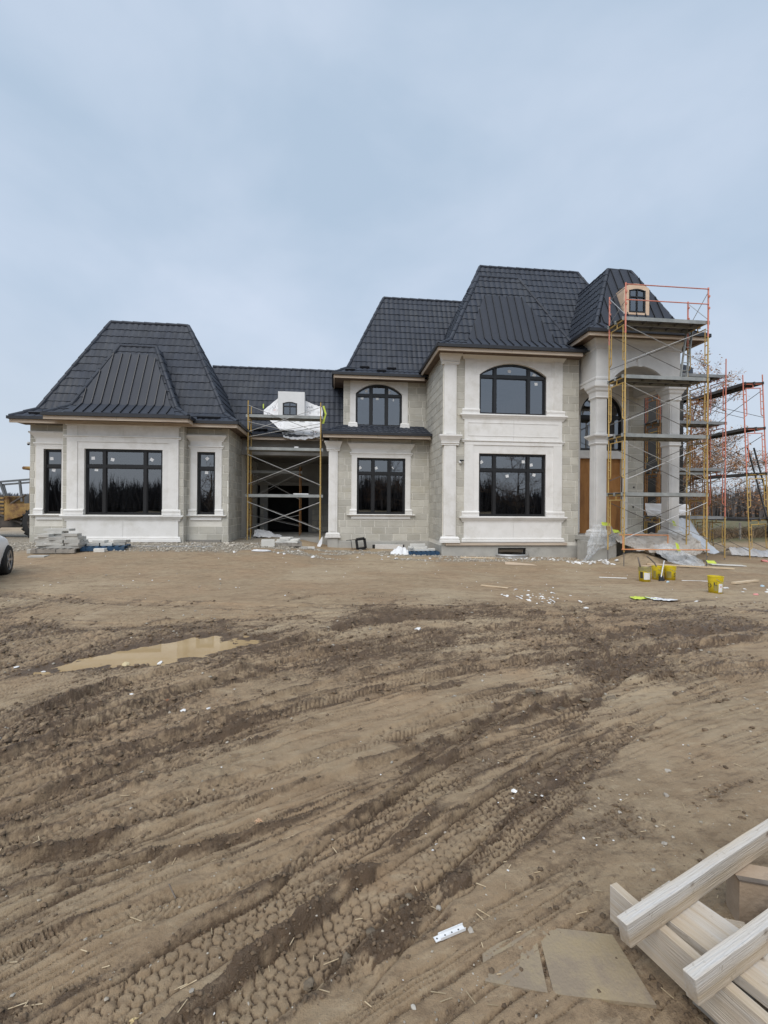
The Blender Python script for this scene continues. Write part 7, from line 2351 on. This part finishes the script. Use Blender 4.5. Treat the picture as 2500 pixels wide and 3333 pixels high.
tag(scatter_stuff('pale_crumbs', M['foam'], pts, np.array([c for a, b, c in FAR_CRUMBS]), 11), 'tiny pale crumbs strewn over the far mud', 'crumbs', kind='stuff')
N = 5200
d_ = 1.35 * np.exp(rng.random(N) * math.log(11 / 1.35))
l_ = rng.uniform(-0.95, 0.95, N) * (d_ + 0.6)
pts = np.stack([d_ * math.sin(R(6.09)) + l_ * math.cos(R(6.09)), d_ * math.cos(R(6.09)) - l_ * math.sin(R(6.09))], 1)
pts = pts[(puddle_r(pts[:, 0], pts[:, 1]) > 1.05) & (fbm(pts[:, 0] * 1.6, pts[:, 1] * 1.6, 3, 66) + 0.25 * (rng.random(len(pts)) - 0.5) > 0.55)]
tag(scatter_stuff('grit', M['pebble'], pts, (0.0016 + 0.007 * rng.random(len(pts)) ** 4) * np.clip(np.hypot(pts[:, 0], pts[:, 1]) / 2.2, 0.8, 3), 8), 'fine pale grit speckling the trampled mud', 'grit', kind='stuff')

# straw and wood chips trodden in
N = 420
d_ = 1.4 * np.exp(rng.random(N) * math.log(7 / 1.4))
l_ = rng.uniform(-0.9, 0.9, N) * (d_ + 0.5)
cu = d_ * math.sin(R(6.09)) + l_ * math.cos(R(6.09)); cv = d_ * math.cos(R(6.09)) - l_ * math.sin(R(6.09))
zc = ground_height(cu, cv)[0]
ch = MB()
for k in range(N):
    if puddle_r(cu[k:k + 1], cv[k:k + 1])[0] < 1.1: continue
    a = rng.uniform(0, 3.14); L_ = rng.uniform(0.008, 0.03); dd = Vector((math.cos(a), math.sin(a), rng.uniform(-0.15, 0.15))) * L_
    c = Vector((cu[k], cv[k], zc[k] + 0.004))
    ch.bar(c - dd, c + dd, 0.003, 0.0015)
tag(ch.build('wood_chips', mat('dull_straw', (0.40, 0.30, 0.18), (0.52, 0.42, 0.28), 30, 0.85, var=0.35, isl=True), fix=False), 'thin straw and wood chips trodden into the near mud', 'wood chips', kind='stuff')
# ------------------------------------------------------------------ car at the left edge
M['car_white'] = mat('white_car_paint', (0.84, 0.84, 0.84), (0.86, 0.86, 0.86), 1, 0.3, spec=0.4)
M['tyre'] = mat('black_tyre', (0.012, 0.012, 0.013), (0.022, 0.021, 0.02), 8, 0.75)
M['rim'] = mat('grey_alloy_rim', (0.36, 0.37, 0.39), (0.42, 0.43, 0.45), 3, 0.3, metal=0.8)
def wheel(parent, c, axis_a, R_, W, spokes, rimm, tread=False):
    """wheel about a horizontal axis at angle axis_a; c = centre"""
    w = thing_part('wheel', parent, c)
    def put(mb): return placed(mb, c, axis_a)
    put(MB().lathe([(R_ * 0.66, -W / 2), (R_ * 0.92, -W / 2), (R_, -W * 0.36), (R_, W * 0.36), (R_ * 0.92, W / 2), (R_ * 0.66, W / 2)], (0, 0, 0), 40, 'x')).build('tyre', M['tyre'], w, smooth=True, fix=False)
    put(MB().lathe([(R_ * 0.60, W * 0.42), (R_ * 0.68, W * 0.5), (R_ * 0.68, -W * 0.4), (R_ * 0.2, -W * 0.1)], (0, 0, 0), 40, 'x')).build('rim', rimm, w, fix=False)
    for k in range(spokes):
        a = 2 * math.pi * k / spokes
        mb = MB().bar((W * 0.32, 0, 0), (W * 0.44, R_ * 0.66 * math.cos(a), R_ * 0.66 * math.sin(a)), R_ * 0.16, W * 0.12, up=(1, 0, 0))
        put(mb).build('spoke', rimm, w)
    put(MB().lathe([(0, W * 0.46), (R_ * 0.14, W * 0.44), (R_ * 0.16, W * 0.3)], (0, 0, 0), 16, 'x')).build('hub_cap', rimm, w, fix=False)
    if tread:
        lug = MB()
        for k in range(22):
            for s_ in (-1, 1):
                a = 2 * math.pi * (k + 0.25 * s_) / 22
                a2 = a + 0.16
                lug.bar((s_ * W * 0.5, R_ * 1.0 * math.cos(a), R_ * 1.0 * math.sin(a)), (s_ * W * 0.04, R_ * 1.03 * math.cos(a2), R_ * 1.03 * math.sin(a2)), 0.06, 0.06, up=(0, math.cos(a), math.sin(a)))
        put(lug).build('tread_lugs', M['tyre'], w)
    return w

def car(loc, yaw):
    """white coupe; local +x = its right side, +y = nose"""
    c = thing('car', 'white sports car cut off by the left edge', 'car', loc)
    Wd = 0.93
    # stations along the length: y, sill, beltline, roof (or hood) height, half-width low, half-width top
    st = [(-2.30, 0.42, 0.66, 0.84, 0.70, 0.58), (-2.05, 0.24, 0.78, 1.02, 0.94, 0.72), (-1.45, 0.20, 0.90, 1.14, 1.02, 0.76), (-0.8, 0.20, 0.92, 1.34, 1.0, 0.64), (-0.1, 0.20, 0.92, 1.44, 0.98, 0.62),
          (0.5, 0.20, 0.92, 1.28, 0.98, 0.64), (0.95, 0.20, 0.92, 1.02, 0.99, 0.74), (1.45, 0.20, 0.90, 0.97, 1.02, 0.76), (1.85, 0.24, 0.74, 0.84, 0.92, 0.66), (2.1, 0.36, 0.55, 0.62, 0.62, 0.46)]
    mb = MB()
    for y, s0_, b_, r_, wl_, wt in st:
        mb.v += [(-wl_ * 0.92, y, s0_), (-wl_, y, (s0_ + b_) / 2), (-wl_ * 0.985, y, b_), (-wt, y, r_ - 0.03), (-wt * 0.6, y, r_), (wt * 0.6, y, r_), (wt, y, r_ - 0.03), (wl_ * 0.985, y, b_), (wl_, y, (s0_ + b_) / 2), (wl_ * 0.92, y, s0_)]
    n = 10
    for k in range(len(st) - 1):
        for j in range(n - 1):
            a = k * n + j
            mb.f.append((a, a + 1, a + n + 1, a + n))
    mb.f += [tuple(range(n)), tuple(len(st) * n - 1 - j for j in range(n))]
    placed(mb, loc, yaw)
    o = mb.build('body', M['car_white'], c, smooth=True)
    sd_ = o.modifiers.new('sub', 'SUBSURF'); sd_.levels = 2; sd_.render_levels = 2
    for s_ in (-1, 1):
        for y in (-1.38, 1.38):
            placed(MB().lathe([(0.0, -0.12 * s_), (0.365, -0.12 * s_), (0.365, 0.03 * s_)], (s_ * 0.935, y, 0.345), 32, 'x'), loc, yaw).build('wheel_arch', M['tyre'], c, fix=False)
            q = rotz((s_ * 0.90, y, 0.345), yaw)
            wheel(c, (loc[0] + q[0], loc[1] + q[1], loc[2] + q[2]), yaw if s_ > 0 else yaw + math.pi, 0.345, 0.25, 5, M['rim'])
        placed(MB().prism([(-1.2, 0.90), (0.75, 0.88), (0.35, 1.18), (-0.1, 1.29), (-0.8, 1.20)], s_ * 0.80, s_ * 0.72, 'yz'), loc, yaw).build('side_window', M['glass'], c)
        placed(MB().box(s_ * 0.6 - 0.14, s_ * 0.6 + 0.14, 2.0, 2.12, 0.58, 0.66), loc, yaw).build('headlight', M['sticker'], c)
        placed(MB().box(s_ * 0.6 - 0.16, s_ * 0.6 + 0.16, -2.18, -2.1, 0.72, 0.82), loc, yaw).build('tail_light', M['ink_red'], c)
        placed(MB().box(s_ * 0.95 - 0.01, s_ * 0.95 + 0.01, -0.4, -0.2, 0.74, 0.77), loc, yaw).build('door_handle', M['car_white'], c)
    return c
# the wheel in view is the near one at its far end
cy = R(20)
wq = rotz((0.90, 1.38, 0), cy)
car((-7.60 - wq[0], 11.50 - wq[1], gz(-7.6, 11.5) - 0.02), cy)

# ------------------------------------------------------------------ old yellow loader behind the left corner
M['loader'] = mat('worn_yellow_machine_paint', (0.36, 0.22, 0.065), (0.46, 0.31, 0.11), 4, 0.75, 0.2, 30, stain=(0.13, 0.062, 0.03), stain_scale=2.0, stain_pos=(0.42, 0.62))
M['machine_dark'] = mat('dark_machine_steel', (0.05, 0.045, 0.04), (0.11, 0.09, 0.075), 4, 0.75)
M['machine_grey'] = mat('grey_canopy_steel', (0.11, 0.12, 0.13), (0.16, 0.17, 0.18), 4, 0.7)
lz = 0.2
ld = thing('loader', 'old rusty yellow wheel loader half hidden behind the left corner', 'loader', (-14.2, 22.2, lz))
for c in ((-12.75, 21.7), (-16.6, 21.8), (-12.75, 23.6), (-16.6, 23.7)):
    wheel(ld, (c[0], c[1], lz + 0.68), -math.pi / 2 if c[1] < 22.5 else math.pi / 2, 0.74, 0.46, 6, M['machine_dark'], tread=True)
box_part('chassis', -16.6, -11.6, 22.1, 23.3, lz + 0.45, lz + 0.95, M['machine_dark'], ld, 0.03)
box_part('engine_hood', -16.4, -14.35, 22.0, 23.2, lz + 0.95, lz + 1.85, M['loader'], ld, 0.05)
for k in range(5):
    box_part('grille_slat', -15.7, -14.5, 21.96, 21.995, lz + 1.05 + k * 0.165, lz + 1.13 + k * 0.165, M['loader'], ld)
    box_part('grille_gap', -15.68, -14.52, 21.985, 21.998, lz + 1.131 + k * 0.165, lz + 1.214 + k * 0.165, M['machine_dark'], ld)
box_part('rear_body', -14.3, -11.9, 22.05, 23.3, lz + 0.95, lz + 1.45, M['loader'], ld, 0.05)
MB().prism([(-14.3, lz + 0.75), (-12.2, lz + 1.4), (-12.2, lz + 1.55), (-14.3, lz + 1.5)], 21.7, 22.0).build('fender', M['loader'], ld)
for u in (-14.2, -13.6, -13.0):
    box_part('side_panel', u, u + 0.5, 22.03, 22.045, lz + 1.02, lz + 1.38, M['machine_dark'], ld)
for p, q in (((-16.6, 21.9, lz + 0.8), (-17.2, 21.9, lz + 0.5)), ((-14.2, 21.95, lz + 1.5), (-13.6, 21.95, lz + 1.9)), ((-14.6, 21.9, lz + 1.0), (-13.6, 21.9, lz + 0.6))):
    MB().tube(p, q, 0.05, 8).build('hydraulic_ram', M['machine_dark'], ld)
box_part('operator_seat', -13.9, -13.3, 22.3, 22.9, lz + 1.45, lz + 1.95, M['machine_grey'], ld, 0.04)
for u in (-13.35, -12.5):
    box_part('cab_post', u - 0.16, u + 0.10, 22.05, 22.2, lz + 1.45, lz + 3.02, M['loader'], ld)
    box_part('cab_post', u - 0.10, u + 0.10, 23.0, 23.15, lz + 1.45, lz + 3.02, M['loader'], ld)
box_part('cab_roof', -13.75, -12.2, 21.9, 23.3, lz + 3.02, lz + 3.16, M['loader'], ld, 0.04)
for p, q in (((-15.5, 21.95, lz + 2.38), (-13.1, 21.95, lz + 2.62)), ((-15.2, 21.95, lz + 1.85), (-15.35, 21.95, lz + 2.40)), ((-14.45, 21.95, lz + 1.85), (-14.65, 21.95, lz + 2.45)), ((-13.75, 21.95, lz + 1.6), (-13.85, 21.95, lz + 2.52)), ((-15.5, 23.2, lz + 2.38), (-13.1, 23.2, lz + 2.62)), ((-15.2, 23.2, lz + 1.85), (-15.35, 23.2, lz + 2.40))):
    MB().bar(p, q, 0.07, 0.08).build('canopy_bar', M['machine_grey'], ld)
MB().tube((-15.75, 22.3, lz + 1.85), (-15.8, 22.3, lz + 2.25), 0.05, 10).build('exhaust_pipe', M['machine_dark'], ld)
MB().prism([(-18.2, lz + 0.1), (-16.9, lz + 0.1), (-16.7, lz + 0.9), (-17.4, lz + 0.95)], 21.6, 23.8).build('bucket', M['machine_dark'], ld)

# ------------------------------------------------------------------ trees
M['bark'] = mat('grey_brown_bark', (0.10, 0.08, 0.065), (0.16, 0.13, 0.105), 6, 0.9, 0.4, 30)
M['twig'] = mat('orange_brown_twigs', (0.17, 0.10, 0.065), (0.26, 0.165, 0.11), 2, 0.9)
M['leaf_brown'] = mat('dry_brown_leaves', (0.30, 0.15, 0.065), (0.42, 0.235, 0.12), 1.2, 0.85, var=0.35, isl=True)
M['twig_far'] = mat('far_bare_twigs', (0.085, 0.075, 0.072), (0.13, 0.115, 0.11), 0.3, 0.95, var=0.25, isl=True)
M['twig_haze'] = mat('distant_bare_wood', (0.12, 0.125, 0.14), (0.17, 0.175, 0.19), 0.05, 0.95)  # bluish haze of the distance is put into this colour

def tree(label, loc, H, spread, seed, nleaf, trunk_r=0.16, name='oak_tree', leafm='leaf_brown', low=0.12, leaf_s=0.085, maxd=5):
    rr = random.Random(seed)
    t = thing(name, label, 'tree', loc)
    tr, twg = MB(), MB()
    tips = []
    def grow(p, d, L, r, depth):
        n = 3
        q = p
        for k in range(n):
            d2 = (d + Vector((rr.uniform(-1, 1), rr.uniform(-1, 1), rr.uniform(-0.5, 0.9))) * 0.16).normalized()
            e = q + d2 * L / n
            (tr if depth < 3 else twg).tube(q, e, r * (1 - 0.22 * k), 6 if depth < 2 else 3, r1=r * (1 - 0.22 * (k + 1)), cap=False)
            q, d = e, d2
            if depth >= 2: tips.append((q, depth))
            if depth < maxd and k > 0:
                for _ in range(2 if depth > 0 else 1):
                    a = Vector((rr.uniform(-1, 1), rr.uniform(-1, 1), rr.uniform(-0.35, 0.5)))
                    grow(q, (d * 0.55 + a * spread).normalized(), L * rr.uniform(0.48, 0.66), r * 0.48, depth + 1)
        if depth < maxd:
            grow(q, (d + Vector((rr.uniform(-1, 1), rr.uniform(-1, 1), 0.2)) * 0.35).normalized(), L * 0.66, r * 0.55, depth + 1)
    p = Vector(loc)
    tr.tube(p - Vector((0, 0, 0.3)), p + Vector((0.05, 0, H * 0.42)), trunk_r, 10, r1=trunk_r * 0.7)
    for k in range(14):
        z = H * (low + 0.30 * k / 13)
        a = 2.4 * k + rr.uniform(0, 0.8)
        grow(p + Vector((0, 0, z)), Vector((math.cos(a), math.sin(a), rr.uniform(0.1, 0.55))).normalized(), H * rr.uniform(0.20, 0.30), trunk_r * 0.42, 1)
    grow(p + Vector((0.05, 0, H * 0.42)), Vector((0, 0, 1)), H * 0.28, trunk_r * 0.7, 0)
    tr.build('trunk', M['bark'], t, smooth=True, fix=False)
    o = twg.build('branches', M['twig'], t, fix=False)
    lf = MB()
    for _ in range(nleaf):
        q, _d = rr.choice(tips)
        c = q + Vector((rr.gauss(0, 0.16), rr.gauss(0, 0.16), rr.gauss(0, 0.14)))
        a, b = Vector((rr.uniform(-1, 1), rr.uniform(-1, 1), rr.uniform(-1, 1))).normalized(), Vector((rr.uniform(-1, 1), rr.uniform(-1, 1), rr.uniform(-1, 1))).normalized()
        s_ = leaf_s * rr.uniform(0.6, 1.3)
        lf.add([c - a * s_, c + b * s_ * 0.5, c + a * s_, c - b * s_ * 0.5], [(0, 1, 2, 3)])
    lf.build('crown', M[leafm], t, fix=False)
    return t
tree('brown-leaved oak standing behind the right scaffolds', (27.2, 33.5, -0.2), 12.5, 1.0, 4, 13000, leaf_s=0.085)
tree('second brown oak farther left, mostly hidden by the porch', (26.2, 38.5, -0.1), 10.5, 1.0, 9, 7000, leaf_s=0.08)
tree('lower brown-leaved tree in front of the far hedge at right', (33.5, 41.0, 0.0), 5.2, 1.1, 15, 2200, trunk_r=0.09, low=0.08, leaf_s=0.06, maxd=4)

def wood_strip(name, label, path, H, n, m, seed, depth=4.0, w=0.05, lean=0.25, mass=0.5):
    """far-off bare wood: thousands of thin upright slivers along a path, denser near the ground"""
    rr = np.random.default_rng(seed)
    P = np.array(path, float)
    seg = np.hypot(*np.diff(P, axis=0).T)
    cum = np.concatenate([[0], np.cumsum(seg)])
    s = rr.random(n) * cum[-1]
    u, v = np.interp(s, cum, P[:, 0]), np.interp(s, cum, P[:, 1])
    env = 0.55 + 0.9 * (fbm(s * 0.06 * 10 / H, s * 0 + 3.3, 4, seed) - 0.25)
    h = H * np.clip(env, 0.3, 1.3) * (0.35 + 0.65 * rr.random(n) ** mass)
    u = u + rr.normal(0, depth / 2, n); v = v + rr.normal(0, depth / 2, n)
    z = base_z(u, v) - 0.2
    ww_ = w * H / 8 * (0.4 + rr.random(n))
    a = rr.uniform(0, np.pi, n)
    z0 = z + np.where(rr.random(n) < 0.5, 0, h * 0.35 * rr.random(n))
    dx, dy = np.cos(a) * ww_, np.sin(a) * ww_
    lx, ly = rr.normal(0, lean, n) * h, rr.normal(0, lean, n) * h
    V_ = np.stack([np.stack([u - dx, v - dy, z0], 1), np.stack([u + dx, v + dy, z0], 1), np.stack([u + lx * 0.5 + dx * 0.7, v + ly * 0.5 + dy * 0.7, z0 + (z + h - z0) * 0.55], 1), np.stack([u + lx, v + ly, z + h], 1), np.stack([u + lx * 0.5 - dx * 0.7, v + ly * 0.5 - dy * 0.7, z0 + (z + h - z0) * 0.55], 1)], 1).reshape(-1, 3)
    F = np.arange(n * 5).reshape(-1, 5)
    me = bpy.data.meshes.new(name)
    me.vertices.add(len(V_)); me.vertices.foreach_set('co', V_.ravel())
    me.loops.add(F.size); me.loops.foreach_set('vertex_index', F.ravel().astype(np.int32))
    me.polygons.add(n); me.polygons.foreach_set('loop_start', (np.arange(n) * 5).astype(np.int32))
    me.update(calc_edges=True)
    me.materials.append(m)
    o = bpy.data.objects.new(name, me)
    COL.objects.link(o)
    return tag(o, label, 'wood', kind='stuff')
wood_strip('bare_wood', 'dark bare wood beyond the field on the right', [(30, 70), (60, 72), (110, 62), (150, 40)], 6.5, 9000, M['twig_far'], 31, depth=6, w=0.14, lean=0.10)
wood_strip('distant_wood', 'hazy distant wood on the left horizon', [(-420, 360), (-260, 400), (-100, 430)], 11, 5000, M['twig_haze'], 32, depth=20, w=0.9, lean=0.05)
wood_strip('dry_brush', 'brown dry brush along the far edge of the grass on the right', [(24, 31.5), (32, 33), (46, 32)], 1.25, 6000, mat('dry_brush', (0.20, 0.14, 0.085), (0.30, 0.22, 0.14), 0.8, 0.95, var=0.3, isl=True), 33, depth=1.2, w=0.10, lean=0.35)
wood_strip('wood_behind', 'dark bare wood standing behind the photographer, seen in the panes', [(-95, 10), (-70, -30), (-30, -42), (15, -44), (60, -36), (95, 0)], 8.5, 26000, M['twig_far'], 34, depth=6, w=0.11, lean=0.10, mass=0.6)
for k, (u, v, h_) in enumerate(((-16, -26, 10.5), (9, -24, 9.5), (24, -27, 11))):
    tree(('bare tree behind the photographer on the left, seen in the panes', 'bare tree behind the photographer, middle one, seen in the panes', 'bare tree behind the photographer on the right, seen in the panes')[k], (u, v, 0.0), h_, 0.9, 20 + k, 200, name='bare_tree', maxd=4)
# fence far out on the right
fz = thing('field_fence', 'low pale post fence across the field on the right', 'fence', (30, 30, -0.3))
for k in range(9):
    u = 22 + k * 2.4
    MB().box(u - 0.05, u + 0.05, 30.4, 30.5, -0.5, 0.75).build('post', M['pallet'], fz)
